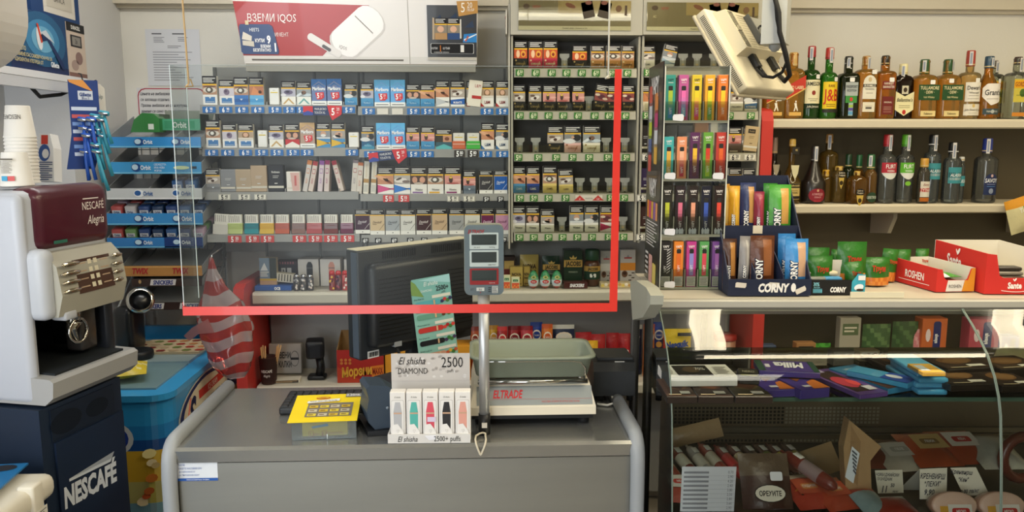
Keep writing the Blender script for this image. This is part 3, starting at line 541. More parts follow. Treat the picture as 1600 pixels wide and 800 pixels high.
M5 = [[(803,824,64,'fire',SB,'black'),(826,848,64,'fire',SR,'red'),(849,871,64,'fire',SR,'crimson'),(894,917,71,'fire',SB,'shorter black'),(923,944.5,71,'eye',SG,'gold'),(947,970,71,'eye',SG,'gold'),(971,991,71,'eye',SG,'gold')],
 [(801.6,820.6,132.7,'dead',SB,'black'),(826,846,133,'dead',SB,'black'),(848,868.5,133,'smoke',SB,'black'),(870,890,133,'smoke',SB,'black'),(894,913,133,'smoke',SB,'black'),(926,947,133,'meat',SB,'tilted black'),(948.5,970,133,'meat',SB,'black'),(972,991,133,'meat',SB,'black')],
 [(855,880,197,'dead',SB,'black'),(881.5,908,196.5,'bw','crest/#e6b8b0/#a0674a/SOBRANIE/#a0674a','pink'),(911,938,196.5,'corpse','crest/#ece4cf/#a08a55/SOBRANIE/#a08a55','cream')],
 [(802,821,261,'skin',CM('#4f8cb5','#d9e8f2'),'light blue'),(823,843,261,'skin',CM('#1f3f8c','#f0f0f0'),'dark blue'),(848,870,260,'eye',CM('#e0c878','#7a5a22'),'yellow'),(873.5,896,265,'dead',CM('#e0c878','#7a5a22'),'shorter yellow')],
 [(801,820.6,323,'purple',WN,'white'),(822,842.6,323,'couple',WN,'white'),(845,866,328,'baby',WN,'shorter white'),(890,911.6,322,'mask',WN,'white'),(913.6,935,322,'bw',WN,'white'),(937.6,958,322,'meat','tri/#e6dfdc/#b3305a','white and crimson')]]
RN5 = ['top', 'second', 'middle', 'fourth', 'bottom']
for i, row in enumerate(M5):
    for n, (l, r, t, k, st, look) in enumerate(row):
        z = MR[i][0]; w, h = size(l, r, t, z, PY); w *= .985
        put_pack(pack(w, h, k, st, body='#2a2826' if 'black' in look else '#e8e4da'), look, f'pack with {PICN[k]}', l, r, t, z+(.003 if 'tilted' in look else 0), PY, RN5[i], 'middle rack', n, tilt=8 if 'tilted' in look else (-2 if l == 873.5 else 0))
tags = [[(1012, '5', '00', GN), (1172, '5', '00', GN)], [(1010, '5', '20', GN), (1140, '5', '70', GN), (1173, '5', '00', GN)], [(1012, '6', '20', WH), (1148, '6', '20', WH), (1171, '6', '20', WH)], [(1004, '5', '70', WH), (1150, '5', '70', WH)], [(1003, '5', '20', WH)]]
_, RR = lit_rack(998.5, 1185, PYS, 'light grey cigarette rack behind the vape stand with lit header', tags, [(1067, 1089, 1115), (), (), (), ()], (1010, 1185, 5, 48), 1094)
R5 = [[(1001.5,1023,72,'teeth','text/#e6e2da/#555555/CAMEL/#777777','white'),(1032,1053,72,'mask','tri/#dfe3e6/#9db3c4','tilted white')],
 [(1000.5,1019,133,'orange','text/#e9dfc4/#888888','cream'),(1141,1161,133,'dead','text/#efece4/#999999/PARLIAMENT/#888888','white'),(1163.5,1183,134,'bw','wave/#efece4/#4a78b5/ROTHMANS/#ffffff','blue-lettered white')],
 [(1000,1017,196,'C','#2b2522','dark brown'),(1040,1058,196,'C','#3a3c44','slate'),(1060,1082,196,'C','#42444c','dark grey'),(1085,1107,190,'C','#a8795c','copper'),(1110,1128,190,'C','#d9d2c0','cream'),(1138,1158,199,'smoke','bar/#6d5a55/#d9cfc4','brown'),(1160,1180,199,'bw','bar/#6d5a55/#d9cfc4','brown')],
 [(1000,1016,263,'C','#382a4e','dark violet'),(1138,1158,263,'teeth','bar/#e3e0dc/#8b8b8b','white'),(1160,1179,264,'baby','bar/#3b3a3e/#8b8b8b','grey')],
 [(1000,1015,323,'C','#3f2622','maroon')]]
for i, row in enumerate(R5):
    for n, (l, r, t, k, st, look) in enumerate(row):
        z = RR[i][0]; w, h = size(l, r, t, z, PY); mb, what = make_pack(k, st, w, h)
        put_pack(mb, look, what, l, r, t, z+(.006 if 'tilted' in look else 0), PY, RN5[i], 'right rack', n, tilt=12 if 'tilted' in look else 0)
z = RR[2][0]; p = onY(1172, 237, PY-.02); sc = sc_at(p); m = carton(22*sc, 39*sc, '#c2ab84', '#6d5a3a', '', .012); m.rect(.2*22*sc, .72*39*sc, .72*22*sc, .88*39*sc, '#2c2622', 2); m.txt('Dunhill', .46*22*sc, .8*39*sc, .07*39*sc, '#c2ab84', 9*sc, 3)
tag(m.build('cigarette_pack', None, (p.x, PY-.0145, z+.005), rot=(0, R(6), 0)), 'beige pack with black name plate leaning askew beside the red post', 'cigarettes')
# ---- the lit sign above the left rack
yb_ = 2.96; A_, B_ = onY(383, 99, yb_), onY(745, 99, yb_); zt = onY(560, -8, yb_).z; dz = .05
TLx = onY(361, -8, yb_-dz).x
t = thing('lit_sign', 'long white and red advertising sign box above the left cigarette rack', 'sign', (0, 0, 0))
TRx = onY(747, -8, yb_-dz).x
m = MB(); m.hexa([(A_.x, yb_, A_.z), (B_.x, yb_, A_.z), (B_.x, 3.15, A_.z), (A_.x, 3.15, A_.z), (TLx, yb_-dz, zt), (TRx, yb_-dz, zt), (TRx, 3.15, zt), (TLx, 3.15, zt)], '#cfcac2', 'paint'); hs = m.build('housing', t)
m = MB(); m.box(A_.x+.004, B_.x-.004, yb_-.004, yb_+.03, A_.z-.028, A_.z, '#8b877c', 'paint'); m.build('bottom_rail', t)
m = MB(); zd = (Vector((A_.x, yb_-dz, zt))-Vector((A_.x, yb_, A_.z))).normalized(); H = math.hypot(dz, zt-A_.z); Wd = B_.x-A_.x
m.face((A_.x, yb_-.001, A_.z), (1, 0, 0), zd); m.fn = lambda v: (v[0]+(TLx-A_.x)*(v[2]/H)*(1-v[0]/Wd)+(TRx-B_.x)*(v[2]/H)*(v[0]/Wd), v[1], v[2])
def sx(px): return (px-383)/(745-383)*Wd
def sz(py): return (99-py)/(99+8)*H
m.rect(0, 0, Wd, H, '#dcd7d2', 1, 'gloss'); m.rect(0, sz(97), Wd, sz(88), '#cfcbc4', 2, 'gloss')
m.rect(sx(640)-.001, 0, sx(640)+.001, H, '#a29d94', 2)
m.poly([(0, sz(87)), (sx(505), sz(87)), (sx(583), sz(11)), (0, sz(6))], '#a52826', 2, 'gloss'); m.rect(sx(395), sz(94.5), sx(630), sz(92), '#6b6660', 3)
m.txt('ВЗЕМИ IQOS', sx(436), sz(30), sz(23)-sz(35), '#f5efec', sx(487)-sx(385), 4, it=.15); m.txt('ЖИМЕНТ', sx(444), sz(55), sz(52)-sz(58), '#f0e6e2', .1, 4); m.txt('КА', sx(434), sz(63), sz(60)-sz(66), '#f0e6e2', .1, 4)
def cap(m, x0, y0, x1, y1, r, c, l, mat='gloss'):
    a, b = Vector((sx(x0), sz(y0))), Vector((sx(x1), sz(y1))); d = (b-a).normalized(); n = Vector((-d.y, d.x)); p = []
    for c0, s0 in ((b, 1), (a, -1)):
        for k in range(9):
            th = R(-90+22.5*k); p.append(tuple(c0+(d*math.cos(th)*s0*.75+n*math.sin(th)*s0)*r))
    m.poly(p[::-1] if (b.x-a.x) < 0 else p, c, l, mat)
cap(m, 540, 70, 583, 34, .058, '#c9c3be', 3); cap(m, 542, 67, 582, 33, .055, '#ebe7e3', 4); m.poly([(sx(560), sz(27)), (sx(561), sz(26)), (sx(586), sz(52)), (sx(585), sz(53))], '#8f8a86', 5)
m.txt('IQOS', sx(538), sz(74), .012, '#9a958f', .04, 5, rot=-20)
cap(m, 490, 58, 530, 84, .013, '#d9d4cf', 5); cap(m, 508, 72, 517, 78, .006, '#3a3634', 6)
m.build('poster_panel', hs)
def stuck(name, label, cat, px, py, wpx, hpx, draw, Y=yb_-.045):
    p = onY(px, py, Y); s_ = sc_at(p); w, h = wpx*s_, hpx*s_; q = MB(); q.box(0, w, 0, .0015, 0, h, '#dddddd', 'card'); draw(q, w, h)
    lean = math.degrees(math.atan2(dz, zt-A_.z)); return tag(q.build(name, None, (p.x-w/2, Y, p.z), rot=(R(lean), 0, 0)), label, cat)
def d1(q, w, h):
    q.V.clear(); q.F.clear(); q.C.clear(); q.M.clear(); q.S.clear()
    q.prism([(0, .08*h), (.06*w, 0), (.97*w, 0), (w, .08*h), (.94*w, .55*h), (.88*w, .93*h), (.8*w, h), (.04*w, h), (0, .92*h)], 0, .0015, 'y', '#24406f', 'gloss')
    q.txt('HEETS', .4*w, .82*h, .12*h, '#eef2f6', .55*w, 2); q.poly([(.05*w, .5*h), (.3*w, .44*h), (.32*w, .6*h), (.1*w, .75*h)], '#ddd6c8', 2); q.poly([(.06*w, .3*h), (.36*w, .25*h), (.36*w, .43*h), (.06*w, .46*h)], '#cfc8ba', 3)
    q.txt('КУПИ', .52*w, .46*h, .12*h, '#ffffff', .3*w, 3, bold=.02); q.txt('9', .76*w, .5*h, .26*h, '#ffffff', .2*w, 3, bold=.04); q.txt('ВЗЕМИ', .66*w, .27*h, .1*h, '#ffffff', .36*w, 3, bold=.02); q.txt('БЕЗПЛАТНО', .56*w, .14*h, .1*h, '#ffffff', .62*w, 3, bold=.02); q.txt('1', .92*w, .24*h, .28*h, '#ffffff', .2*w, 4, bold=.04); q.rect(.18*w, .98*h, .27*w, 1.12*h, '#d9c9a4', 4)
stuck('promo_card', 'navy blue rounded promotional card taped over the red part of the sign', 'sign', 407, 84.5, 58, 45, d1, yb_-.012)
def d2(q, w, h):
    q.rect(0, 0, w, h, '#1d1c1f', 1, 'gloss'); q.rect(0, 0, w, .055*h, '#bdb8ae', 2)
    for a, b in ((.1, .7), (.42, .74), (.75, .6)): q.poly([(a*w, b*h), (a*w+.2*w, b*h), (a*w+.17*w, (b+.13)*h)], '#2f3d55', 2)
    q.poly([(.1*w, .38*h), (.14*w, .38*h), (.15*w, .77*h), (.11*w, .78*h)], '#b8a48c', 3)
    for a in (.15, .41): 
        q.rect(a*w, .38*h, (a+.25)*w, .77*h, '#b08a5e' if a < .2 else '#2f4a78', 3); q.rect(a*w, .67*h, (a+.25)*w, .77*h, '#0f0e10', 4); q.lines((a+.02)*w, .68*h, (a+.22)*w, .76*h, 3, '#e5e2dc', 5, .4); q.rect(a*w, .645*h, (a+.25)*w, .667*h, '#e3b233', 4); q.rect(a*w, .5*h, (a+.25)*w, .645*h, '#8b8172', 4); q.ell((a+.12)*w, .57*h, .07*w, .06*h, '#d6ab90', 5, n=10)
    q.rect(.66*w, .4*h, .69*w, .75*h, '#d6d2c8', 3)
    q.poly([(.72*w, .33*h), (w, .33*h), (w, .5*h), (.74*w, .48*h)], '#2f80c2', 3); q.poly([(.74*w, .36*h), (w, .47*h), (w, .49*h), (.74*w, .39*h)], '#e8eef2', 4); q.poly([(.78*w, .34*h), (.84*w, .42*h), (.82*w, .46*h), (.76*w, .36*h)], '#c2533a', 4)
    q.rrect(.06*w, .12*h, .94*w, .31*h, .02*h, '#d9d9d9', 3); q.rrect(.07*w, .125*h, .93*w, .305*h, .02*h, '#161516', 4); q.txt('КУПИ', .14*w, .22*h, .04*h, '#eeeeee', .14*w, 5); q.txt('1', .26*w, .22*h, .12*h, '#c8742e', .1*w, 5, bold=.02); q.txt('КУТИЯ', .38*w, .22*h, .04*h, '#eeeeee', .16*w, 5); q.txt('и вземи до запалка', .28*w, .15*h, .03*h, '#cccccc', .4*w, 5); q.rect(.67*w, .15*h, .74*w, .28*h, '#e6e4de', 5)
stuck('poster', 'black promotional poster with two packs stuck on the white sign', 'poster', 707, 94, 76, 82, d2, yb_-.008)
def d3(q, w, h):
    q.V.clear(); q.F.clear(); q.C.clear(); q.M.clear(); q.S.clear(); q.prism([(.1*w, .05*h), (w, .25*h), (w, h), (0, .95*h)], 0, .0015, 'y', '#b98532', 'gloss')
    q.txt('5', .3*w, .6*h, .6*h, '#f5efe0', .3*w, 2); q.txt('20', .62*w, .74*h, .34*h, '#f5efe0', .4*w, 2); q.txt('ЛВ./БР', .66*w, .45*h, .15*h, '#f5efe0', .5*w, 2)
stuck('price_card', 'ochre price card at the upper corner of the black poster', 'price tag', 730, 27, 33, 25, d3, yb_-.048)
# small tag on the rack side
p = onY(790, 52, 2.95); m = MB(); m.box(0, .004, -.02, .05, 0, .085, '#d9d4c8', 'card'); m.box(-.0006, 0, -.015, .045, .06, .065, '#b8444a', 'card'); m.box(-.0006, 0, -.005, .03, .03, .05, '#c9b3a8', 'card'); tag(m.build('shelf_label', None, (onY(795, 50, PY).x-.012, PY-.01, p.z)), 'white folded tag with red line on the side of the middle rack header', 'tag')
# ------------------------------------------------------------------ bottles on the liquor shelves
def bottle(px, wpx, top, nw, sh, nk, z, label, look, glass, mat='bottle', cap=None, caplow=None, labels=(), sq=0, stamp=None, sticker=None, style='round', Y=3.06, group='', foot=None, yo=0, depth=1, side=None):
    """px centre, wpx body width, top/sh/nk pixel rows of the top, the shoulder and the neck foot; labels: (y0,y1,halfwidth/R,colour,[(text,fy,fh,colour)],shape)"""
    Yf = Y-.02; c = onY(px, top+60, Yf); sc = sc_at(c); Rr = wpx*sc/2; nr = nw*sc/2; zz = lambda y: onY(px, y, Yf).z-z
    h, zs, zn = zz(top), zz(sh), zz(nk)
    t = thing('bottle', label, 'bottle', (c.x, Y+yo, z), 0, group)
    p = [(Rr*.86, 0), (Rr*.97, .004), (Rr, .012), (Rr, zs*.5), (Rr, zs)]
    n = 7
    for i in range(1, n+1):
        f = i/n
        if style == 'round': r = nr+(Rr-nr)*math.sqrt(max(0, 1-f*f)) if f < .97 else nr*1.02
        elif style == 'cone': r = Rr+(nr-Rr)*(f**.75)
        else: r = Rr+(nr-Rr)*(.5-.5*math.cos(math.pi*f))
        p.append((max(r, nr), zs+(zn-zs)*f))
    p += [(nr, zn+(h-zn)*.4), (nr*.97, h-.012), (nr*1.05, h-.008), (nr*.95, h-.002)]
    m = MB(); m.lathe(p, glass, mat, 22, sq, sy=depth); m.build('glass_body', t)
    if cap:
        zc = zz(caplow); m = MB(); cc = nr*1.12; m.lathe([(cc*.98, zc), (cc, zc+.003), (cc, (zc+h)/2), (cc*.97, h-.002), (cc*.86, h+.002), (.001, h+.0025)], cap if isinstance(cap, list) else cap, 'gloss', 16)
        m.lathe([(cc*1.02, zc+.004), (cc*1.03, zc+.006), (cc*1.02, zc+.008)], '#c9b27a' if side is None else side, 'gloss', 16, caps=False); m.build('cap', t)
    flat = sq > 2
    def bend(rad):
        if flat: return lambda v: (v[0], -rad*depth+v[1], v[2])
        return lambda v: ((rad-v[1])*math.sin(v[0]/rad), -(rad-v[1])*math.cos(v[0]/rad)*depth, v[2])
    for y0, y1, hw, col, tx, *shape in labels:
        a, b = zz(y1), zz(y0); W = hw*Rr*(1 if flat else 1.0); m = MB(); m.fn = bend(Rr*1.005+.0004); k = shape[0] if shape else ''
        NN = 1 if flat else 10; D_ = b-a
        def strip(bot, top, c_, l_=1, n_=18):
            for i in range(n_):
                u0, u1 = 2*i/n_-1, 2*(i+1)/n_-1; m.poly([(W*u0, bot(u0)), (W*u1, bot(u1)), (W*u1, top(u1)), (W*u0, top(u0))], c_, l_)
        if k == 'chev': strip(lambda u: a+.25*D_*abs(u), lambda u: b-.2*D_*(1-abs(u)), col)
        elif k == 'oval': strip(lambda u: (a+b)/2-D_/2*math.sqrt(max(0, 1-u*u)), lambda u: (a+b)/2+D_/2*math.sqrt(max(0, 1-u*u)), col)
        elif k == 'hex': strip(lambda u: a+D_*(.4*(-.2-u)/.8 if u < -.2 else .2*(u+.2)/1.2), lambda u: b-D_*max(0, .2*(-.6-u)/.4), col)
        elif k == 'arch': strip(lambda u: a, lambda u: a+D_*(.62+.38*math.sqrt(max(0, 1-u*u))), col)
        elif k == 'diag':
            m.poly([(-W, a), (W, a+.45*(b-a)), (W, b), (-W, a+.55*(b-a))], col, 1); m.poly([(-W, a-.02*(b-a)), (W, a+.43*(b-a)), (W, a+.48*(b-a)), (-W, a+.03*(b-a))], '#d8b45a', 2)
        elif k == 'gem': strip(lambda u: a+D_*(.45*abs(u)/.7 if abs(u) < .7 else .45+.55*(abs(u)-.7)/.3), lambda u: b, col)
        elif k == 'man': m.poly([(-.3*W, a), (-.1*W, a), (.1*W, a+.35*(b-a)), (.35*W, a), (.5*W, a+.05*(b-a)), (.25*W, a+.5*(b-a)), (.2*W, a+.75*(b-a)), (-.25*W, a+.75*(b-a)), (-.1*W, a+.4*(b-a))], col, 1); m.ell(.05*W, a+.88*(b-a), .14*W, .1*(b-a), col, 1, n=8)
        elif k == 'swirl': strip(lambda u: a+D_*.4*u*u, lambda u: b, col, .3)
        else: m.rect(-W, a, W, b, col, 1, 'card', NN)
        for s_, fy, fh, c2, *o in tx:
            if s_ == '-': m.rect(-W*fh, a+(fy-.012)*(b-a), W*fh, a+(fy+.012)*(b-a), c2, 2, 'card', NN)
            elif s_ == '=': m.rect(-W*(o[0] if o else 1), a+(fy-fh/2)*(b-a), W*(o[0] if o else 1), a+(fy+fh/2)*(b-a), c2, 2, 'card', NN)
            elif s_ == 'o': m.ell(0, a+fy*(b-a), fh*(b-a)*.8, fh*(b-a), c2, 2, n=12)
            else: m.txt(s_, 0, a+fy*(b-a), fh*(b-a), c2, 1.8*W, 3, bold=.012, it=o[0] if o else 0)
        m.build('label', t)
    if stamp:
        dx, y0, y1 = stamp; m = MB(); rr = nr*1.16+.0006; m.fn = lambda v: ((rr-v[1])*math.sin(v[0]/rr), -(rr-v[1])*math.cos(v[0]/rr), v[2])
        m.rect(dx*nr-.006, zz(y1), dx*nr+.006, min(zz(y0), h+.001), '#d5d1cc', 2, 'card', 4); m.rect(dx*nr-.003, zz(y1)+.006, dx*nr+.003, h-.008, '#8f97a8', 3); m.build('tax_stamp', t)
    if sticker:
        m = MB(); f = bend(Rr*1.01+.001); m.fn = f; x0 = sticker[0]*Rr; y0 = zz(sticker[1]); m.rrect(x0-.0095, y0-.008, x0+.0095, y0+.008, .003, '#eceae4', 1); m.build('price_sticker', t)
    return t
ZT, ZL = LQ['top']+.001, LQ['low']+.001; GT, GL = 'spirits on the upper liquor shelf', 'spirits on the lower liquor shelf'
AM, AMD, GRN = '#e0ae50', '#8c4a18', '#2f6a26'
JW = [(130, 162, .9, '#c23a2a', [], 'diag'), (157, 174, .55, '#f0e9d8', [], 'man'), (175.5, 181, .62, '#d8ab5a', [])]
bottle(1210, 33, 84, 12, 116, 103, ZT, 'square amber whisky bottle with walking man label, half hidden behind the beige monitor', '', AM, cap='#d0a862', caplow=103, labels=JW, sq=6, group=GT, sticker=(.3, 155))
bottle(1241, 31, 82, 12, 118, 106, ZT, 'square amber whisky bottle with red slanted label and gold cap', '', AM, cap='#d0a862', caplow=103, labels=[(118, 156, .95, '#c23a2a', [('RED LABEL', .5, .14, '#f2d9b0')], 'diag')]+JW[1:], sq=6, group=GT)
bottle(1269.5, 29, 72, 11, 119, 108, ZT, 'green whiskey bottle with cream label and red neck foil', '', '#3f7a30', cap='#a52a30', caplow=89, side='#8a1f26', labels=[(125, 162, .92, '#e6dcb4', [('JAMESON', .84, .17, '#2b2a1e'), ('o', .45, .1, '#8c3226'), ('-', .2, .6, '#8d8468'), ('-', .12, .4, '#8d8468')]), (163, 170, .92, '#20301f', [('John Jameson', .5, .5, '#d8d2b8', .3)])], stamp=(-.55, 73, 94), sticker=(.45, 120), group=GT)
bottle(1297.5, 27, 74.5, 11.5, 122, 112, ZT, 'bright green whisky bottle with large yellow label', '', '#55a838', cap='#b8382e', caplow=92, side='#8a1f26', labels=[(128, 170, .95, '#e8c526', [('J&B', .52, .45, '#c22a22'), ('RARE', .85, .1, '#7a3a1a'), ('-', .16, .6, '#7a5a1a'), ('-', .09, .5, '#7a5a1a')]), (171, 176, .95, '#2b2a22', [])], stamp=(0, 75, 98), sticker=(.55, 124), style='round', group=GT)
bottle(1327, 30, 88, 11, 122, 113, ZT, 'square dark green scotch bottle with grey crest label and ribbon', '', '#35401c', cap='#2a2c2e', caplow=101, side='#999999', labels=[(129, 150, .66, '#a9b0ad', [('PASSPORT', .68, .22, '#20242a'), ('SCOTCH', .4, .18, '#20242a')]), (150, 161, .6, '#3f8a3f', [('o', .5, .3, '#c9443a')]), (161, 181, .24, '#9fb4b0', [('=', .75, .2, '#9ab84a'), ('=', .5, .2, '#5a4a9a'), ('=', .2, .25, '#5f9ac0')])], sq=6, stamp=(-.5, 90, 106), sticker=(.0, 125), group=GT)
bottle(1354.5, 31, 87.6, 11, 116, 107, ZT, 'amber whiskey bottle with arched white label and cork cap', '', AM, cap='#b8925a', caplow=102, labels=[(118, 155, .68, '#e2dccb', [('=', .56, .13, '#26221e'), ('BUSHMILLS', .56, .1, '#efe8d8'), ('THE ORIGINAL', .42, .06, '#44403a'), ('o', .82, .1, '#c9b48a'), ('-', .25, .5, '#999080')], 'arch'), (160, 175, .62, '#e0d8c2', [('-', .6, .6, '#555048'), ('=', .4, .2, '#55504a', .5)])], sq=3, stamp=(.3, 89, 109), sticker=(.4, 113), group=GT)
bottle(1384.5, 29, 87, 11, 117, 110, ZT, 'amber whisky bottle with black cap and two maroon labels', '', '#d8963a', cap='#1d1a18', caplow=101, labels=[(127, 140, .68, '#7a2622', [('HANKEY', .72, .3, '#e8d9c4'), ('BANNISTER', .3, .3, '#e8d9c4')]), (151, 179, .62, '#6e2420', [('ORIGINAL', .68, .1, '#e0cdb8'), ('-', .42, .7, '#b88c7a'), ('-', .34, .7, '#b88c7a'), ('-', .26, .7, '#b88c7a'), ('-', .14, .7, '#b88c7a')])], sq=5, sticker=(.3, 125), group=GT)
bottle(1412.5, 30.5, 100, 11.5, 128, 117, ZT, 'flat dark brown whisky bottle with cream chevron label and cap', '', '#3a2013', cap='#e2d8a8', caplow=116, labels=[(143, 181, .96, '#e6deae', [('Ballantine\'s', .66, .15, '#44382a', .25), ('-', .42, .6, '#99906a'), ('-', .34, .6, '#99906a'), ('o', .15, .1, '#b8322a')], 'chev'), (134, 147, .34, '#cfc8b0', [('o', .5, .3, '#3a2a1a')])], sq=4, stamp=(-.6, 103, 120), group=GT, depth=.6)
TL = [(133, 157, .96, '#234a26', [('TULLAMORE', .8, .22, '#e6dcae'), ('· DEW ·', .52, .2, '#e6dcae'), ('Irish Whiskey', .2, .13, '#d8cf9a')]), (173.5, 182, .68, '#dcc78a', [('Tullamore', .5, .4, '#5a4a2a', .3)])]
bottle(1446, 35, 93, 12.5, 127, 116, ZT, 'amber whiskey bottle with dark green label, next to the chevron-labelled bottle', '', AM, cap='#28502c', caplow=115, labels=TL, sq=3, stamp=(-.7, 94, 112), sticker=(.25, 129), group=GT)
bottle(1482.5, 35, 93, 12.5, 127, 116, ZT, 'amber whiskey bottle with dark green label, beside the pale red-capped bottle', '', AM, cap='#28502c', caplow=115, labels=TL, sq=3, stamp=(.8, 94, 112), sticker=(-.2, 127), group=GT)
bottle(1518, 33, 79, 12, 119, 112, ZT, 'pale whisky bottle with red capped neck and white label', '', '#e4c88a', cap='#a83a2c', caplow=103, labels=[(129, 159, .8, '#e3ddd0', [('Dewar\'s', .72, .22, '#3a342c'), ('"White Label"', .46, .1, '#5a5248'), ('-', .3, .6, '#8a8274'), ('-', .15, .7, '#8a8274')]), (163, 180.5, .84, '#ddd6c6', [('o', .85, .16, '#d0b26a'), ('John Dewar & Sons', .5, .18, '#6a6254', .2), ('-', .2, .5, '#6a6254')])], stamp=(-.55, 80, 102), sticker=(.25, 126), group=GT)
bottle(1547, 34, 88, 12.5, 136, 114, ZT, 'triangular amber whisky bottle with blue cap and white label', '', '#dfa03c', cap='#27465c', caplow=106, labels=[(131, 165, .95, '#e6dfd6', [('Grant\'s', .6, .26, '#2a2622'), ('-', .3, .6, '#8a8274')], 'hex'), (170, 179, .8, '#3a4a4e', [('o', .5, .35, '#aab0aa'), ('TRIPLE WOOD', .5, .3, '#cfd0c8')])], style='cone', stamp=(.2, 90, 104), sticker=(.6, 127), group=GT)
GD = [(124, 160, .9, '#c9b94a', [('=', .78, .34, '#e2a51f'), ("GORDON'S", .78, .2, '#8a2a1f'), ('-', .3, .7, '#6a7a3a'), ('o', .4, .18, '#4a6a2a')]), (176, 182, .9, '#c9822f', [])]
bottle(1577, 27, 91.5, 10, 120, 112, ZT, 'clear gin bottle behind the yellow-labelled one at the shelf end', '', '#cfd2c4', 'vodka', cap='#3a1f1c', caplow=104, labels=GD, sq=4, stamp=(.2, 92, 110), group=GT, yo=.085)
bottle(1592, 32, 89, 11, 120, 112, ZT, 'clear gin bottle with yellow label at the very end of the shelf', '', '#cfd2c4', 'vodka', cap='#3a1f1c', caplow=100, labels=GD, sq=4, stamp=(.2, 90, 112), sticker=(.2, 121), group=GT)
# lower shelf
bottle(1211.5, 22, 215, 8, 268, 252, ZL, 'slim smoky glass bottle beside the red post', '', '#8a8274', 'vodka', cap='#a08a78', caplow=240, labels=[(257, 276, .5, '#b0a890', [], 'gem')], style='cone', group=GL, Y=3.1)
bottle(1239, 31, 218, 9, 284, 257, ZL, 'pale cognac bottle with black and gold label', '', '#9a7a34', cap='#c8a44a', caplow=229, labels=[(230, 241, .36, '#2a2620', [('VS', .6, .3, '#d8c07a')]), (286, 311, .66, '#c9b06a', [('=', .85, .28, '#241f1a'), ('COURVOISIER', .85, .12, '#d8c07a'), ('=', .12, .18, '#241f1a'), ('-', .55, .6, '#6a5526'), ('COGNAC', .42, .12, '#4a3a1a')]), (258, 281, .42, '#d8d0a8', [], 'gem')], style='cone', group=GL)
bottle(1274, 37, 229, 10, 285, 251, ZL, 'round black bottle with dark red shield label', '', '#1d1712', 'gloss', cap='#2a2826', caplow=252, side='#777777', labels=[(294, 315, .76, '#8a2430', [('o', .85, .1, '#c8a07a'), ('АЛФРЕДО', .58, .16, '#d8a0a0'), ('ЛИКЬОР', .36, .12, '#d8a0a0'), ('=', .08, .06, '#b8303a', .4)], 'oval')], style='cone', stamp=(0, 229, 252), group=GL)
bottle(1310, 30, 210, 10, 246, 236, ZL, 'tall arched pale amber bottle behind the small flasks', '', '#9a7c3a', cap='#b88a4a', caplow=224, group=GL, stamp=(-.4, 211, 234), yo=.075)
bottle(1298, 17, 267, 10, 285, 277, ZL, 'small flask with yellow cap behind the black-labelled flask', '', '#a07a30', cap='#d0a02a', caplow=277, group=GL, yo=.04, sq=3)
KL = lambda a, b: [(a, b, .55, '#1c1815', [('Бобъчо', .7, .24, '#e8dcc0'), ('Гъзарко', .35, .24, '#e8dcc0')], 'oval'), (b, b+18, .42, '#c9a94e', [('o', .55, .2, '#3a2c16')], 'gem')]
bottle(1315, 20, 261, 11, 280, 268, ZL, 'taller small amber flask with gold cap and black label', '', '#a88a4a', cap='#c9a44a', caplow=267, labels=KL(267, 278), sq=3, group=GL, yo=.02, Y=3.06)
bottle(1334, 26, 268, 9, 284, 274, ZL, 'small squat amber flask with gold cap standing in front', '', '#a8772e', cap='#c9a44a', caplow=274, labels=KL(294, 304), sq=3, group=GL, yo=-.03)
bottle(1338, 19, 242, 9, 272, 262, ZL, 'dark green capped small bottle behind the squat flask', '', '#3a4a26', cap='#1f3f26', caplow=262, group=GL, yo=.06)
bottle(1353, 17, 243, 8, 276, 266, ZL, 'green capped small bottle partly behind its twin', '', '#b07a34', cap='#1f5a34', caplow=264, group=GL, yo=.05)
bottle(1360, 20, 242, 10.5, 278, 266, ZL, 'green capped small bottle with oval dark green label', '', '#b88a44', cap='#1f5a34', caplow=264, labels=[(300, 316, .8, '#25402a', [('ЦВЕТРОВ', .5, .25, '#d8e0d0')], 'oval')], stamp=(-.7, 243, 260), group=GL, yo=-.01)
FL = lambda c, t: [(254, 280, .95, '#dfe0da', [], 'swirl'), (254, 270, .95, c, [('FLIRT', .65, .4, '#f2f2ee'), ('VODKA', .2, .2, '#f2f2ee')])]
bottle(1388.5, 29, 211, 12.5, 250, 241, ZL, 'clear vodka bottle with red cap and red label', '', '#d5d9d6', 'vodka', cap='#b02a30', caplow=229, side='#8a1f26', labels=FL('#b02a3a', 'r'), stamp=(.1, 211, 236), group=GL)
bottle(1417, 27, 211, 12, 250, 241, ZL, 'clear vodka bottle with green cap and green label', '', '#d5d9d6', 'vodka', cap='#5aa82a', caplow=229, side='#3a7a1f', labels=FL('#5fb02f', 'g')+[(283, 290, .35, '#7ab83a', [], 'oval')], stamp=(.1, 211, 236), group=GL)
bottle(1438.5, 18, 248, 11, 274, 263, ZL, 'small clear bottle with gold cap and white red-banded label', '', '#c9c2b0', 'vodka', cap='#c9963a', caplow=261, labels=[(283, 307, .9, '#dcd6c8', [('=', .45, .24, '#b8322e'), ('ŻYTNIA', .45, .2, '#f0e8dc'), ('Extra', .8, .16, '#8a3a2a', .3)]), (308, 314, .9, '#b5651f', [])], group=GL, yo=-.03)
AL = lambda a: [(a, a+25, .9, '#3f8f98', []), (a+8, a+16, .96, '#15181a', [('ALASKA', .5, .6, '#e8eef0', .2)]), (a+16, a+20, .8, '#9aa8ac', [])]
bottle(1459.5, 25, 211, 12, 246, 238, ZL, 'tallest clear vodka bottle with black cap and teal label', '', '#cfd8da', 'vodka', cap='#17181a', caplow=228, side='#cccccc', labels=AL(255), stamp=(0, 211, 236), group=GL)
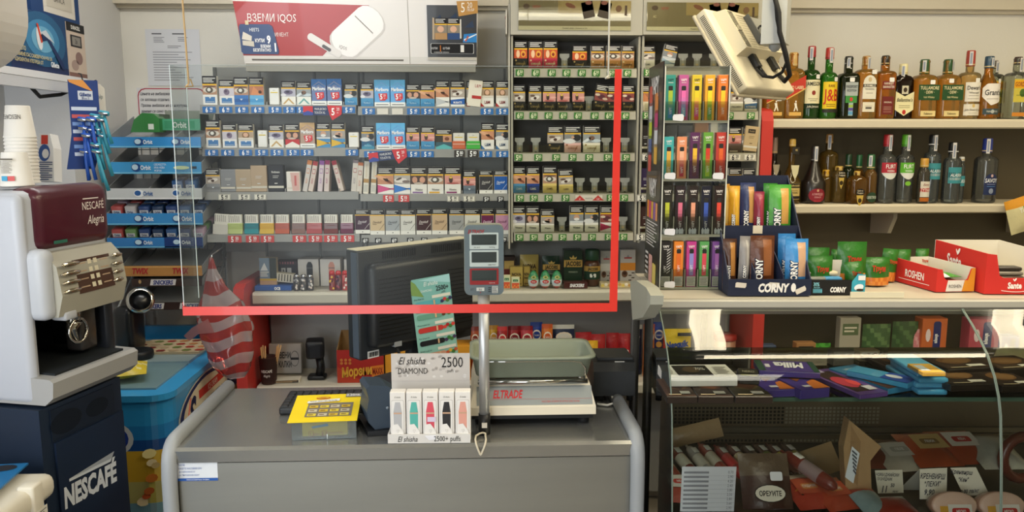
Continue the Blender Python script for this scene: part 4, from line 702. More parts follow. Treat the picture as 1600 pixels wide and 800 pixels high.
bottle(1486, 26, 223, 13, 254, 246, ZL, 'medium clear vodka bottle with black cap and teal label', '', '#cfd8da', 'vodka', cap='#17181a', caplow=239, side='#cccccc', labels=AL(261), stamp=(-.4, 223, 248), group=GL, yo=-.02)
bottle(1503, 12, 246, 7.5, 266, 256, ZL, 'smallest clear vodka bottle with white cap and teal label', '', '#cfd8da', 'vodka', cap='#d0d0cc', caplow=252, labels=[(275, 291, .95, '#3f8f98', [('ALASKA', .5, .35, '#e8eef0')])], group=GL, yo=.0)
bottle(1475, 9, 246, 6.5, 266, 256, ZL, 'thin clear bottle between the two larger teal-labelled bottles', '', '#cfd8da', 'vodka', cap='#b8b4a8', caplow=252, group=GL, yo=.08)
bottle(1544, 34, 217, 13, 252, 244, ZL, 'lone clear bottle with blue cap and navy label at the shelf end', '', '#cdd0cc', 'vodka', cap='#2a3a8a', caplow=238, labels=[(271, 304, .62, '#1f2c54', [('o', .9, .07, '#c9a8a0'), ('SAVOY', .68, .2, '#eceef2', .2), ('-', .5, .6, '#8a94b8'), ('-', .4, .6, '#5a86c0'), ('o', .18, .13, '#8a94a8')], 'arch')], stamp=(-.5, 217, 240), group=GL)
p = onY(1535, 293, 3.01)
# ------------------------------------------------------------------ steel counter
CZ = .88; CX0, CX1, CYF, CYB = -.668, .345, 1.695, 2.12
t = thing('checkout_counter', 'brushed stainless steel shop counter with grey edge tubes', 'counter', (0, 0, 0))
m = MB(); m.prism([(CYF, CZ-.034), (CYF-.004, CZ-.006), (CYF+.004, CZ), (CYB, CZ), (CYB, CZ-.03), (CYF+.02, CZ-.034)], CX0, CX1, 'x', '#a9aaa8', 'steeltop'); m.build('worktop', t)
m = MB(); m.prism([(CYF+.012, .06), (CYF+.006, CZ-.038), (CYF+.03, CZ-.038), (CYF+.03, .06)], CX0+.002, CX1-.002, 'x', '#95958f', 'steel'); m.build('front_panel', t)
for x in (CX0-.012, CX1+.012):
    m = MB(); m.box(x-.008, x+.008, CYF+.01, CYB, 0, CZ+.004, '#8d9093', 'paint'); e = m.build('side_panel', t)
    pts = [(x, CYB, CZ+.008), (x, CYF+.04, CZ+.008)]+[(x, CYF+.04-.045*math.sin(R(a)), CZ-.037+.045*math.cos(R(a))) for a in (20, 40, 60, 80)]+[(x, CYF-.008, CZ-.06), (x, CYF-.012, .3), (x, CYF-.012, .02)]
    m = MB(); m.tube(pts, .0165, '#9a9ea2', 'plastic', 12); m.build('edge_tube', e)
m = MB(); m.box(CX0, CX1, CYF+.02, CYB-.02, 0, .06, '#333333', 'paint'); m.build('plinth', t)
a, b = onY(277, 753, CYF), onY(338, 719, CYF); w, h = b.x-a.x, b.z-a.z
m = MB(); m.box(0, w, -.0008, 0, 0, h, '#dfe3e8', 'card'); m.rect(0, .86*h, w, h, '#2a5aa8', 3); m.rect(0, 0, w, .13*h, '#2a5aa8', 3); m.txt('КАСОВИ АПАРАТИ - ПРОДАЖБА И СЕРВИЗ', .5*w, .93*h, .06*h, '#ffffff', .9*w, 4)
for i, s in enumerate(('МОЛЯ,', 'ПАЗЕТЕ КАСОВИЯ БОН', 'ДО НАПУСКАНЕТО', 'НА ТЪРГОВСКИЯ ОБЕКТ')): m.txt(s, .04*w, (.76-.16*i)*h, (.09 if i < 2 else .075)*h, '#4a6aa8', .85*w, 4, it=.2, al='l')
m.txt('"МИКРОСИСТЕМИ" Варна, тел: 052/612', .5*w, .065*h, .055*h, '#ffffff', .9*w, 4)
tag(m.build('sticker', None, (a.x, CYF+.0055, a.z)), 'white and blue sticker with lettering at the counter front corner', 'sticker')
# ------------------------------------------------------------------ hanging acrylic screen
SY = 1.655; L0, R0 = onY(276, 300, SY).x, onY(967, 300, SY).x; zb, zt = onY(630, 489, SY).z, onY(630, 103, SY).z
t = thing('acrylic_screen', 'clear hanging acrylic screen edged with red tape above the counter', 'screen', (0, 0, 0))
m = MB(); m.box(L0, R0, SY, SY+.004, zb, zt, '#f6f8f7', 'screen'); m.build('front_sheet', t)
m = MB(); m.box(L0, L0+.004, SY+.004, SY+.085, zb, zt, '#f6f8f7', 'screen'); m.build('side_sheet', t)
th = 13*sc_at((0, SY, 1.3))
m = MB(); m.prism([(L0-.002, zb-.001), (R0+.001, zb-.001), (R0+.001, zb+th), (L0-.002, zb+th)], SY-.0012, SY-.0002, 'y', '#d8342a', 'gloss'); m.build('bottom_tape', t)
m = MB(); m.prism([(R0-th*.9, zb+th), (R0+.001, zb+th), (R0+.001, zt-.005), (R0-th*.75, zt-.005)], SY-.0012, SY-.0002, 'y', '#d8342a', 'gloss'); m.build('side_tape', t)
m = MB(); m.prism([(SY, zb-.001), (SY+.035, zb-.001), (SY, zb+.028)], L0-.0014, L0-.0002, 'x', '#d8342a', 'gloss'); m.build('corner_tape', t)
for x in (L0+.001, L0+.003): 
    m = MB(); m.box(x-.0007, x+.0007, SY-.0011 if x < L0+.002 else SY+.083, SY-.0003 if x < L0+.002 else SY+.0856, zb+.02, zt, '#c9d2d2', 'plastic'); m.build('edge', t)
m = MB(); m.box(L0, R0, SY, SY+.004, zt, zt+.0006, '#a9b2b0', 'plastic'); m.build('edge', t)
pk = onY(296, 131, SY)
for x0, x1, zz, c, nm in ((L0+.012, pk.x, pk.z, '#c9a878', 'twisted tan string holding the left end of the screen'), (R0-.028, R0-.027, onY(942, 118, SY).z, '#e2dccb', 'pale string holding the right end of the screen')):
    m = MB(); m.tube([(x0, SY+.01, WZ), ((x0+x1)/2+.002, SY+.008, (WZ+zz)/2), (x1, SY-.004, zz)], .0019, c, 'rubber', 6); m.tube([(x1, SY-.004, zz), (x1-.006, SY-.006, zz-.006), (x1+.004, SY+.008, zz-.004), (x1, SY+.006, zz+.01)], .0018, c, 'rubber', 6); tag(m.build('hanging_string', None), nm, 'string', 'strings of the acrylic screen')
CZ += .001
# ------------------------------------------------------------------ scale
SYF = 1.785; xl, xr = onY(735, 640, SYF).x, onY(931, 640, SYF).x; W = xr-xl; cx = (xl+xr)/2
t = thing('weighing_scale', 'cream shop weighing scale with deep grey-green tray', 'scale', (cx, SYF, CZ))
z1, z2, z3 = onY(830, 648, SYF).z-CZ, onY(830, 636, SYF).z-CZ, onY(830, 600, SYF+.03).z-CZ
m = MB(); m.hexa([(-.49*W, .012, .018), (.485*W, .012, .018), (.485*W, .30, .018), (-.49*W, .30, .018), (-.49*W, .012, z1), (.485*W, .012, z1), (.485*W, .3, z1), (-.49*W, .3, z1)], '#1d1e20', 'plastic'); m.build('underbody', t)
for sx in (-.42, .42):
    for y in (.04, .27): m = MB(); m.lathe([(.013, 0), (.014, .004), (.013, .02)], '#1a1a1c', 'rubber', 12); o = m.build('foot', t); o.location = (sx*W, y, 0)
m = MB(); m.hexa([(-.5*W, -.002, z1), (.5*W, -.002, z1), (.5*W, .31, z1), (-.5*W, .31, z1), (-.5*W, 0, z2), (.5*W, 0, z2), (.5*W, .31, z2), (-.5*W, .31, z2)], '#e0d7c2', 'plastic'); m.hexa([(-.5*W, .0, z2), (.5*W, .0, z2), (.5*W, .31, z2), (-.5*W, .31, z2), (-.47*W, .035, z3), (.465*W, .035, z3), (.465*W, .30, z3), (-.47*W, .30, z3)], '#e0d7c2', 'plastic'); body = m.build('housing', t)
m = MB(); zd = Vector((0, .035, z3-z2)); LH = zd.length; m.face((-.5*W, 0, z2), (1, 0, 0), zd.normalized()); m.rect(.05*W, .08*LH, .975*W, .88*LH, '#8d9290', 2, 'plastic'); m.rect(.1*W, .32*LH, .97*W, .335*LH, '#b07a76', 3)
m.txt('ELTRADE', .30*W, .55*LH, .34*LH, '#c8343a', .24*W, 3, it=.25, bold=.03); m.txt('®', .405*W, .68*LH, .1*LH, '#c8343a', .02*W, 3); m.txt('КАСОВИ АПАРАТИ И POS СИСТЕМИ', .72*W, .22*LH, .09*LH, '#c05a5a', .3*W, 3); m.build('front_plate', body)
zr, zbk = onY(830, 560, SYF).z-CZ, z3+.020
yb = (onZ(830, 529, zr+CZ).y-SYF); RW = 201*sc_at(onY(830, 560, SYF))
m = MB(); yr0, yr1 = -.0, yb
def loop(w, y0, y1, z, r=.03, n=5):
    p = []
    for sx, yy, a0 in ((1, y0, -90), (1, y1, 0), (-1, y1, 90), (-1, y0, 180)):
        for i in range(n):
            a = R(a0+90*i/(n-1)); p.append((sx*(w/2-r)+r*math.cos(a), (yy+r if yy == y0 else yy-r)+r*math.sin(a), z))
    return p
lp = [loop(RW*.88, .03, yb-.03, zbk-.004), loop(RW*.90, .022, yb-.025, zbk), loop(RW*.955, .008, yb-.012, zr-.006), loop(RW*1.0, 0, yb, zr-.004), loop(RW*1.0, 0, yb, zr), loop(RW*.94, .016, yb-.016, zr), loop(RW*.93, .02, yb-.02, zr-.006), loop(RW*.88, .035, yb-.035, zbk+.006), loop(RW*.84, .05, yb-.05, zbk+.003)]
n = len(lp[0]); vs = [v for q in lp for v in q]; fs = [(j*n+i, j*n+(i+1) % n, (j+1)*n+(i+1) % n, (j+1)*n+i) for j in range(len(lp)-1) for i in range(n)]+[tuple(range(n-1, -1, -1)), tuple((len(lp)-1)*n+i for i in range(n))]
m.add(vs, fs, '#88907f', 'plastic', True); m.build('tray', t)
m = MB(); x1, x2 = -.30*W, .44*W; m.tube([(-.44*W, .02, z3+.009), (x2, .02, z3+.009)], .006, '#b8b8b4', 'chrome', 10); m.tube([(x2-.008, .02, z3+.01), (x2-.006, .016, zr-.03), (x2-.018, .012, zr-.014), (x2-.04, .010, zr-.010), (-.2*W, .010, zr-.010), (-.42*W, .010, zr-.010)], .0022, '#d0d0cc', 'chrome', 8)
for y in (.06, .22): m.cyl((-.4*W, y, z3), (-.4*W, y, z3+.013), .008, '#b8b8b4', 'chrome'); m.cyl((.4*W, y, z3), (.4*W, y, z3+.013), .008, '#b8b8b4', 'chrome')
m.box(-.42*W, .42*W, .05, .24, z3+.011, z3+.0135, '#b0b0ac', 'chrome'); m.build('wire_frame', t)
# ------------------------------------------------------------------ customer display on its pole
pb = onZ(757, 677, CZ); dY = pb.y; zt_, zd_ = onY(757, 350, dY).z-CZ, onY(757, 457, dY).z-CZ; sc = sc_at(onY(757, 420, dY))
t = thing('customer_display', 'grey three-window price display on a silver pole', 'display', (pb.x, dY, CZ))
m = MB(); m.cyl((0, 0, .035), (0, 0, zd_+.01), .0118, '#c4c6c8', 'steel', 18); m.build('pole', t)
m = MB(); m.cyl((0, 0, zd_-.045), (0, 0, zd_+.004), .0135, '#d9cfc6', 'plastic', 18); m.build('collar', t)
m = MB(); m.cyl((0, 0, 0), (0, 0, .048), .0135, '#141416', 'plastic', 16); m.box(-.006, .006, -.0145, -.0125, .018, .03, '#cfc9bd', 'card'); m.build('clamp', t)
m = MB(); a = []
for i in range(17):
    f = R(180*(2*i/16)-180); px = 751+(3 if abs(math.degrees(f)) > 150 else 0)+12*math.sin(f)*(.6-.4*math.cos(f)); py = 693.5+17.5*math.cos(f); k = min(1, max(0, (py-677)/14))
    q = onY(px, py, (dY-.016)*(1-k)+(CYF-.012)*k); a.append((q.x-pb.x, q.y-dY, q.z-CZ))
m.tube(a, .0022, '#cfc6b2', 'rubber', 8); m.build('cord_loop', t)
w, h = 60*sc, zt_-zd_; m = MB(); m.at(.001, -.03, zd_, -2, 0, 1)
def rr(w, h, r, n=5): return [(x+r*math.cos(R(a0+90*i/(n-1))), z+r*math.sin(R(a0+90*i/(n-1)))) for x, z, a0 in ((w/2-r, r, -90), (w/2-r, h-r, 0), (-w/2+r, h-r, 90), (-w/2+r, r, 180)) for i in range(n)]
m.prism(rr(w, h, .012), 0, .045, 'y', '#6f7a83', 'plastic'); m.prism(rr(w*1.02, h*1.01, .012), .012, .05, 'y', '#a9a698', 'plastic'); hd = m.build('display_head', t)
m = MB(); m.at(.001, -.03, zd_, -2, 0, 1); m.txt('ELTRADE', -.2*w, .91*h, .055*h, '#b03a3e', .42*w, 2, it=.25, bold=.03)
for f, c, s1, s2 in ((.66, '#d5dbdc', 'лв. за кг', 'тегло/kg'), (.41, '#d5dbdc', '', 'цена лв./кг'), (.15, '#a02c30', '', 'сума лв.')):
    m.rrect(-.37*w, f*h, .37*w, (f+.235)*h, .002, c, 2); m.rect(-.32*w, (f+.06)*h, .32*w, (f+.21)*h, '#2e3636', 3, 'gloss')
    for k in range(6): m.rect((-.28+.095*k)*w, (f+.08)*h, (-.23+.095*k)*w, (f+.087)*h, '#1a2020', 4)
    tc = '#33383c' if c[1] == 'd' else '#e8c8c8'
    if s1: m.txt(s1, -.18*w, (f+.03)*h, .022*h, tc, .3*w, 4)
    m.txt(s2, .2*w, (f+.03)*h, .022*h, tc, .3*w, 4)
m.txt('ВТГ', -.3*w, .085*h, .03*h, '#2a2e32', .14*w, 3); m.rect(-.2*w, .06*h, .0*w, .11*h, '#e0dedc', 3); m.txt('III.6', -.1*w, .085*h, .03*h, '#333333', .14*w, 4); m.rect(.2*w, .03*h, .35*w, .13*h, '#e0dedc', 3); m.lines(.21*w, .035*h, .34*w, .125*h, 4, '#555555', 4, .4); m.lines(.1*w, .04*h, .18*w, .12*h, 3, '#333333', 4, .4); m.ell(-.1*w, .04*h, .012*w, .01*h, '#b03a3e', 3, n=8); m.build('face_panel', hd)
# ------------------------------------------------------------------ vape carton on the counter
bY = onZ(670, 692, CZ).y; l_, r_ = onY(606, 690, bY), onY(735, 688, bY); w = r_.x-l_.x; sc = w/129; zf = lambda y: onY(670, y, bY).z-CZ
t = thing('display_carton', 'grey patterned display carton with five slots at the counter front', 'display box', (l_.x, bY, CZ), -1)
m = MB(); h1 = .021; m.box(0, w, 0, .003, 0, h1, '#d9d6d2', 'card'); m.box(0, .003, .003, .075, 0, h1, '#cfccc8', 'card'); m.box(w-.003, w, .003, .075, 0, h1, '#cfccc8', 'card'); m.box(0, w, .003, .075, 0, .003, '#cfccc8', 'card')
m.txt('El shisha', .24*w, .5*h1, .62*h1, '#1c1c1c', .42*w, 2, it=.35); m.txt('2500+ puffs', .72*w, .52*h1, .6*h1, '#1c1c1c', .5*w, 2); m.prism([(.45*w, h1-.004), (.58*w, h1-.002), (.58*w, h1-.012), (.5*w, h1-.014)], -.0008, 0, 'y', '#e6e6ec', 'card'); m.build('tray', t)
bz = zf(607); tz = zf(574)
m = MB(); m.box(0.002, w-.002, .072, .075, 0, tz+.012, '#c9c4be', 'card'); m.at(0, .0715, 0); m.rect(.002, bz*.97, w-.002, tz+.012, '#c6c0ba', 1); H_ = tz+.012-bz
for i in range(46): q = rnd.random(), rnd.random(); m.ell(.01+(w-.02)*q[0], bz+.003+(H_-.008)*q[1], .004, .003, ('#b3aca6', '#d8d4d0', '#aaa39c')[i % 3], 2, n=6)
m.txt('El shisha', .27*w, bz+.74*H_, .3*H_, '#1c1a1a', .52*w, 3, it=.35); m.txt('2500', .77*w, bz+.68*H_, .42*H_, '#1c1a1a', .48*w, 3); m.txt('DIAMOND', .28*w, bz+.34*H_, .24*H_, '#3a3634', .5*w, 3); m.txt('puffs', .75*w, bz+.34*H_, .13*H_, '#3a3634', .2*w, 3); m.build('header_card', t)
VC = [('#b3b3b6', 'silver'), ('#4fb0a4', 'turquoise'), ('#d84a5c', 'coral red'), ('#1d1d20', 'black'), ('#e0a090', 'peach')]
for i, (c, nm) in enumerate(VC):
    vw, vh = .185*w, zf(613)-.004; m = MB(); m.rbox(0, vw, 0, .026, 0, vh, .001, '#e6e2dd', 'card', 1, False); m.rrect(.1*vw, .1*vh, .9*vw, .84*vh, .003, '#c9c5c0', 1); m.rrect(.12*vw, .11*vh, .88*vw, .83*vh, .003, '#e9e6e2', 2)
    m.poly([(.24*vw, .12*vh), (.74*vw, .12*vh), (.76*vw, .6*vh), (.66*vw, .8*vh), (.34*vw, .8*vh), (.22*vw, .6*vh)], c, 3, 'gloss'); m.rect(.24*vw, .56*vh, .75*vw, .59*vh, '#caa488', 4); m.poly([(.1*vw, .08*vh), (.9*vw, .08*vh), (.86*vw, .2*vh), (.5*vw, .36*vh), (.12*vw, .34*vh)], '#eae7e3', 5)
    m.txt('El shisha', .5*vw, .9*vh, .035*vh, '#555555', .6*vw, 2, it=.3); m.txt('DIAMOND', .5*vw, .05*vh, .035*vh, '#888888', .7*vw, 2); m.poly([(.4*vw, .24*vh), (.6*vw, .24*vh), (.5*vw, .17*vh)], '#c9c5c0', 6); m.poly([(.43*vw, .235*vh), (.57*vw, .235*vh), (.5*vw, .185*vh)], '#eae7e3', 7)
    if i == 2: m.rect(.3*vw, .4*vh, .85*vw, .5*vh, '#d8c8de', 6)
    x = l_.x+.004+i*.197*w
    tag(m.build('vape_box', None, (x+.0018, bY+.006-(x-l_.x)*.0175, CZ+.0034), -1), f'slim white vape box with {nm} device picture in the counter carton', 'vape box', 'vape boxes in the counter carton')
# ------------------------------------------------------------------ yellow cube dispenser
a, b = onZ(456, 688, CZ), onZ(557, 684, CZ); w = (b-a).length; ang = math.degrees(math.atan2(b.y-a.y, b.x-a.x)); hz = onY(505, 657, a.y+.005).z-CZ
t = thing('acrylic_dispenser', 'low clear acrylic box with bright yellow card lid on the counter', 'dispenser', (a.x, a.y, CZ), ang)
dp = .125
m = MB(); m.box(0, w, 0, .003, 0, hz, '#e9efee', 'acryl'); m.box(0, w, dp-.003, dp, 0, hz, '#e9efee', 'acryl'); m.box(0, .003, .003, dp-.003, 0, hz, '#e9efee', 'acryl'); m.box(w-.003, w, .003, dp-.003, 0, hz, '#e9efee', 'acryl'); m.box(.003, w-.003, .003, dp-.003, 0, .003, '#e9efee', 'acryl'); m.build('box', t)
m = MB(); m.cyl((w*.55, .0, -.0), (w*.55, -.004, .012), .0012, '#dfe8e8', 'plastic'); m.build('catch', t)
m = MB(); m.box(.16*w, .86*w, .006, .1, .006, hz*.93, '#e6c52a', 'card'); m.at(0, .0055, 0); m.txt('1', .29*w, .25*hz, .2*hz, '#b84a1f', .03, 2); m.txt('капка =', .38*w, .25*hz, .14*hz, '#b84a1f', .1*w, 2); m.txt('0.5', .5*w, .25*hz, .2*hz, '#b84a1f', .08*w, 2); m.txt('л. НАСИТЕН ВКУС', .66*w, .28*hz, .11*hz, '#b84a1f', .26*w, 2)
for x0, x1 in ((.26, .325), (.46, .54)): m.rect(x0*w, .12*hz, x0*w+.0008, .4*hz, '#b84a1f', 2); m.rect(x1*w, .12*hz, x1*w+.0008, .4*hz, '#b84a1f', 2); m.rect(x0*w, .4*hz, x1*w, .41*hz+.0004, '#b84a1f', 2); m.rect(x0*w, .12*hz, x1*w, .13*hz+.0004, '#b84a1f', 2)
m.poly([(.3*w, .66*hz), (.55*w, .8*hz), (.57*w, .66*hz), (.32*w, .55*hz)], '#5a9ac0', 2); m.build('cube_pack', t)
zb_ = onZ(510, 624, CZ+hz+.02); rise = .014
m = MB(); D = .150; zd = Vector((0, D, rise)).normalized(); m.face((-.05*w, -.008, hz+.001), (1, 0, 0), zd); Lw, Lh = 1.07*w, D
m.box(0, Lw, 0, .0015, 0, Lh, '#f2d51c', 'card'); m.ell(.42*Lw, .86*Lh, .11*Lw, .055*Lh, '#c8382a', 1); m.ell(.42*Lw, .86*Lh, .095*Lw, .04*Lh, '#d8b02a', 2); m.txt('Maggi', .42*Lw, .86*Lh, .04*Lh, '#c8382a', .14*Lw, 3)
m.rect(.22*Lw, .16*Lh, .9*Lw, .66*Lh, '#7d7568', 1); 
for i in range(4):
    for j in range(3): m.rect((.25+.16*i)*Lw, (.18+.15*j)*Lh, (.38+.16*i)*Lw, (.27+.15*j)*Lh, ('#e3cd4a', '#cfc6ae', '#d8b83a')[(i+j) % 3], 2); m.rect((.27+.16*i)*Lw, (.21+.15*j)*Lh, (.34+.16*i)*Lw, (.235+.15*j)*Lh, '#7a5a3a', 3)
m.poly([(.2*Lw, .64*Lh), (.68*Lw, .7*Lh), (.68*Lw, .8*Lh), (.2*Lw, .72*Lh)], '#ecebe6', 4); m.txt('Богат вкус на бульон', .44*Lw, .715*Lh, .04*Lh, '#4a4a3a', .4*Lw, 5, rot=4)
m.rect(.76*Lw, .86*Lh, 1.01*Lw, 1.0*Lh, '#7b7c78', 2); m.txt('0.20лв.', .88*Lw, .93*Lh, .08*Lh, '#f0f0ee', .22*Lw, 3, bold=.02); m.build('lid_card', t)
# ------------------------------------------------------------------ office things on the counter back edge
u0 = onY(563, 565, 2.0); t = thing('computer_monitor', 'black flat monitor seen from behind with vented back', 'monitor', (u0.x, u0.y, 0), 42)
zb1, zt1 = u0.z, onY(565, 392, 2.0).z; W = .385; H = zt1-zb1
m = MB(); m.rbox(0, W, .0, .055, zb1, zt1, .006, '#25282c', 'plastic'); m.box(.002, W-.002, .004, .05, zt1-.001, zt1+.0012, '#d8cfb4', 'plastic'); m.box(-.0008, 0.0005, .004, .03, zb1+.006, zt1-.006, '#46505c', 'plastic'); cs = m.build('casing', t)  # cream strip on the black top edge paints the light falling on it
m = MB(); m.rbox(.05*W, .95*W, -.035, .01, zb1+.1*H, zt1-.12*H, .016, '#1b1d20', 'plastic'); m.build('back_cover', t)
m = MB()
for k in range(15): m.box(.10*W, .36*W, -.0362, -.0352, zb1+(.2+.038*k)*H, zb1+(.212+.038*k)*H, '#0c0d0e', 'plastic'); m.box(.70*W, .92*W, -.0362, -.0352, zb1+(.2+.038*k)*H, zb1+(.212+.038*k)*H, '#0c0d0e', 'plastic')
for k in range(16): m.box((.2+.018*k)*W, (.208+.018*k)*W, -.0012, 0.0003, zt1-.1*H, zt1-.03*H, '#0a0a0b', 'plastic'); m.box((.62+.018*k)*W, (.628+.018*k)*W, -.0012, .0003, zt1-.1*H, zt1-.03*H, '#0a0a0b', 'plastic')
o = m.build('vent_slots', cs); o['kind'] = 'stuff'
m = MB(); m.box(.06*W, .15*W, -.0012, 0.0002, zb1+.01*H, zb1+.075*H, '#e3e2de', 'card')
for k in range(11): m.box((.066+.0072*k)*W, (.066+.0072*k+(.0045 if k % 3 else .0025))*W, -.0018, -.0012, zb1+.022*H, zb1+.064*H, '#1a1a1a', 'card')
m.build('barcode_sticker', cs)
m = MB(); m.tube([(.25*W, -.02, zb1+.12*H), (.25*W, -.04, zb1+.02*H), (.3*W, -.05, zb1-.12*H), (.42*W, -.03, zb1-.25*H), (.5*W, .0, zb1-.3*H)], .004, '#161618', 'rubber', 8); m.box(.22*W, .28*W, -.034, -.015, zb1+.1*H, zb1+.19*H, '#8a8d90', 'plastic'); m.build('cable', t)
m = MB(); m.rbox(.42*W, .58*W, .0, .03, CZ+.012, zb1+.3*H, .008, '#22262b', 'plastic'); m.build('stand_neck', t)
m = MB(); m.rbox(.3*W, .8*W, -.05, .12, CZ, CZ+.016, .007, '#1c1f24', 'plastic'); m.build('stand_base', t)
# flyer hung on the monitor back
m = MB(); fw, fh = .110, .232; m.box(0, fw, 0, .0012, 0, fh, '#8fc2b4', 'gloss'); m.rect(0, .72*fh, fw, fh, '#7fb8b2', 1); m.poly([(0, .82*fh), (.3*fw, .78*fh), (.12*fw, .95*fh), (0, fh)], '#7a9a4a', 2); m.poly([(.2*fw, .98*fh), (fw, .9*fh), (fw, fh)], '#a8d4d8', 2)
m.txt('El shisha', .5*fw, .93*fh, .05*fh, '#f4f6f4', .6*fw, 3, it=.3); m.txt('DIAMOND', .38*fw, .85*fh, .028*fh, '#eef4f0', .4*fw, 3); m.txt('2500+', .78*fw, .86*fh, .06*fh, '#2a2c2e', .36*fw, 3, bold=.02); m.txt('puffs', .8*fw, .81*fh, .025*fh, '#2a2c2e', .2*fw, 3)
for i, (nm, c, f1, f2) in enumerate((('Blue Razz Ice', '#5ab0b8', '#2f2f5a', '#c23a3a'), ('Vanilla 252', '#6aa08a', '#5a3a22', '#c9a04a'), ('Watermelon Ice', '#c23a34', '#d8443a', '#a82c2a'), ('Ace Grape Ice', '#1e1f22', '#4a3a5a', '#3a7a3a'), ('British Look Ice', '#d09a80', '#c25a3a', '#e0b84a'))):
    y = (.72-.155*i)*fh; m.txt(nm, .05*fw, y+.045*fh, .022*fh, '#2a4a4a', .4*fw, 3, al='l'); m.rect(.5*fw, y+.03*fh, .97*fw, y+.065*fh, '#e6e0d2', 2); m.rrect(.06*fw, y-.05*fh, .7*fw, y+.012*fh, .006, c, 3); m.rect(.52*fw, y-.045*fh, .56*fw, y+.01*fh, '#d8b088', 4)
    for q in range(4): m.ell((.74+.07*q)*fw, y-.02*fh+(.02*fh if q % 2 else 0), .05*fw, .022*fh, (f1, f2, '#4a7a3a')[q % 3], 3, n=8)
a = u0+Matrix.Rotation(R(42), 3, 'Z') @ Vector((.160, -.042, 0)); zf_ = onY(652, 573, a.y-.02).z
tag(m.build('flyer', None, (a.x, a.y, zf_), rot=(0, R(-6), R(20))), 'tall turquoise flyer with vape pictures hanging on the black monitor back', 'flyer')
# curved dark stand
p = onZ(586, 668, CZ); t = thing('scanner_stand', 'dark blue-grey curved scanner stand on black foot behind the carton', 'scanner stand', (p.x, p.y, CZ), 20)
m = MB(); m.prism([(-.028, -.05), (.045, -.065), (.06, .06), (-.028, .07)], 0, .012, 'z', '#17191d', 'plastic'); m.build('foot', t)
pr = [(-.01, .012), (-.024, .03), (-.028, .055), (-.022, .085), (-.028, .11), (-.02, .118), (.02, .112), (.045, .095), (.058, .07), (.058, .012)]
m = MB(); m.prism(pr, -.045, .03, 'y', '#3a4654', 'plastic', False); m.cyl((.02, -.047, .06), (.02, -.044, .06), .0035, '#7a8590', 'plastic', 10); m.build('curved_body', t)
p = onZ(535, 640, CZ); t = thing('keyboard', 'black keyboard lying behind the yellow-lidded box', 'keyboard', (p.x-.02, p.y, CZ), 2)
m = MB(); m.rbox(-.13, .16, -.03, .11, 0, .018, .004, '#1d1f22', 'plastic'); m.build('case', t)
m = MB()
for i in range(15):
    for j in range(6): m.hexa([(-.125+.0185*i, -.024+.021*j, .018), (-.109+.0185*i, -.024+.021*j, .018), (-.109+.0185*i, -.006+.021*j, .018), (-.125+.0185*i, -.006+.021*j, .018), (-.123+.0185*i, -.022+.021*j, .021), (-.111+.0185*i, -.022+.021*j, .021), (-.111+.0185*i, -.008+.021*j, .021), (-.123+.0185*i, -.008+.021*j, .021)], '#2b2d31', 'plastic')
o = m.build('keys', t); o['kind'] = 'stuff'
p = onY(963, 640, 2.02); sc = sc_at(p); t = thing('receipt_printer', 'black boxy receipt printer right of the scale', 'printer', (p.x-.005, 1.955, CZ))
w, h = 64*sc, onY(963, 566, 1.96).z-CZ
m = MB(); m.prism([(0, .018), (0, .78*h), (.015, .97*h), (.04, h), (.145, h), (.15, .9*h), (.15, .018)], -w/2-.012, w/2-.014, 'x', '#1f2122', 'plastic'); m.build('housing', t)
m = MB(); m.box(-w/2+.002, w/2-.016, .03, .12, h-.001, h+.005, '#2c2e2f', 'plastic'); m.box(-.01, .015, .016, .02, h*.965, h*.985, '#c9c9c4', 'plastic'); m.build('lid', t)
for sx in (-.4, .28):
    for y in (.02, .13): m = MB(); m.cyl((sx*w, y, 0), (sx*w, y, .02), .008, '#141414', 'rubber'); m.build('foot', t)
m = MB(); m.tube([(-.02, .01, .02), (-.015, -.02, .006), (-.035, -.03, .004), (-.06, -.02, .004)], .003, '#d5d2c8', 'rubber'); m.build('cable', t)
# ------------------------------------------------------------------ left side of the shop
SKIP = None
# papers on the wall
a, b = onY(232, 134, 3.298), onY(311, 46, 3.298); w, h = b.x-a.x, b.z-a.z
m = MB(); m.box(0, w, 0, .001, 0, h, '#dadce2', 'card'); m.lines(.12*w, .90*h, .3*w, .94*h, 1, '#55565c', 1, .5, 0); m.lines(.5*w, .90*h, .75*w, .94*h, 1, '#55565c', 1, .5, 0); m.lines(.15*w, .76*h, .35*w, .87*h, 4, '#8a8b92', 1, .4); m.lines(.6*w, .78*h, .78*w, .87*h, 3, '#8a8b92', 1, .4); m.lines(.4*w, .66*h, .65*w, .72*h, 2, '#8a8b92', 1, .4); m.lines(.12*w, .08*h, .85*w, .62*h, 12, '#9a9ba2', 1, .3, .5)
tag(m.build('notice_sheet', None, (a.x, 3.2975, a.z)), 'white typed paper notice taped high on the pale back wall', 'notice')
a, b = onY(217, 190, 3.298), onY(322, 137, 3.298); w, h = b.x-a.x, b.z-a.z
m = MB(); m.box(0, w, 0, .001, 0, h, '#dcdbdc', 'card'); m.rrect(.01*w, .02*h, .99*w, .98*h, .03, '#b23a4a', 1); m.rrect(.025*w, .05*h, .975*w, .95*h, .028, '#dedddd', 2)
for i, s in enumerate(('Цената на амбалажа', 'се заплаща отделно.', 'Празен амбалаж не се изкупува,', 'заменя се само пълен за празен.')): m.txt(s, .05*w, (.82-.17*i)*h, .085*h, '#3a3a44', .88*w, 3, it=.2, al='l', bold=.02)
tag(m.build('wall_sign', None, (a.x, 3.2965, a.z)), 'white notice with red rounded border and bold lettering behind the gum rack', 'sign')
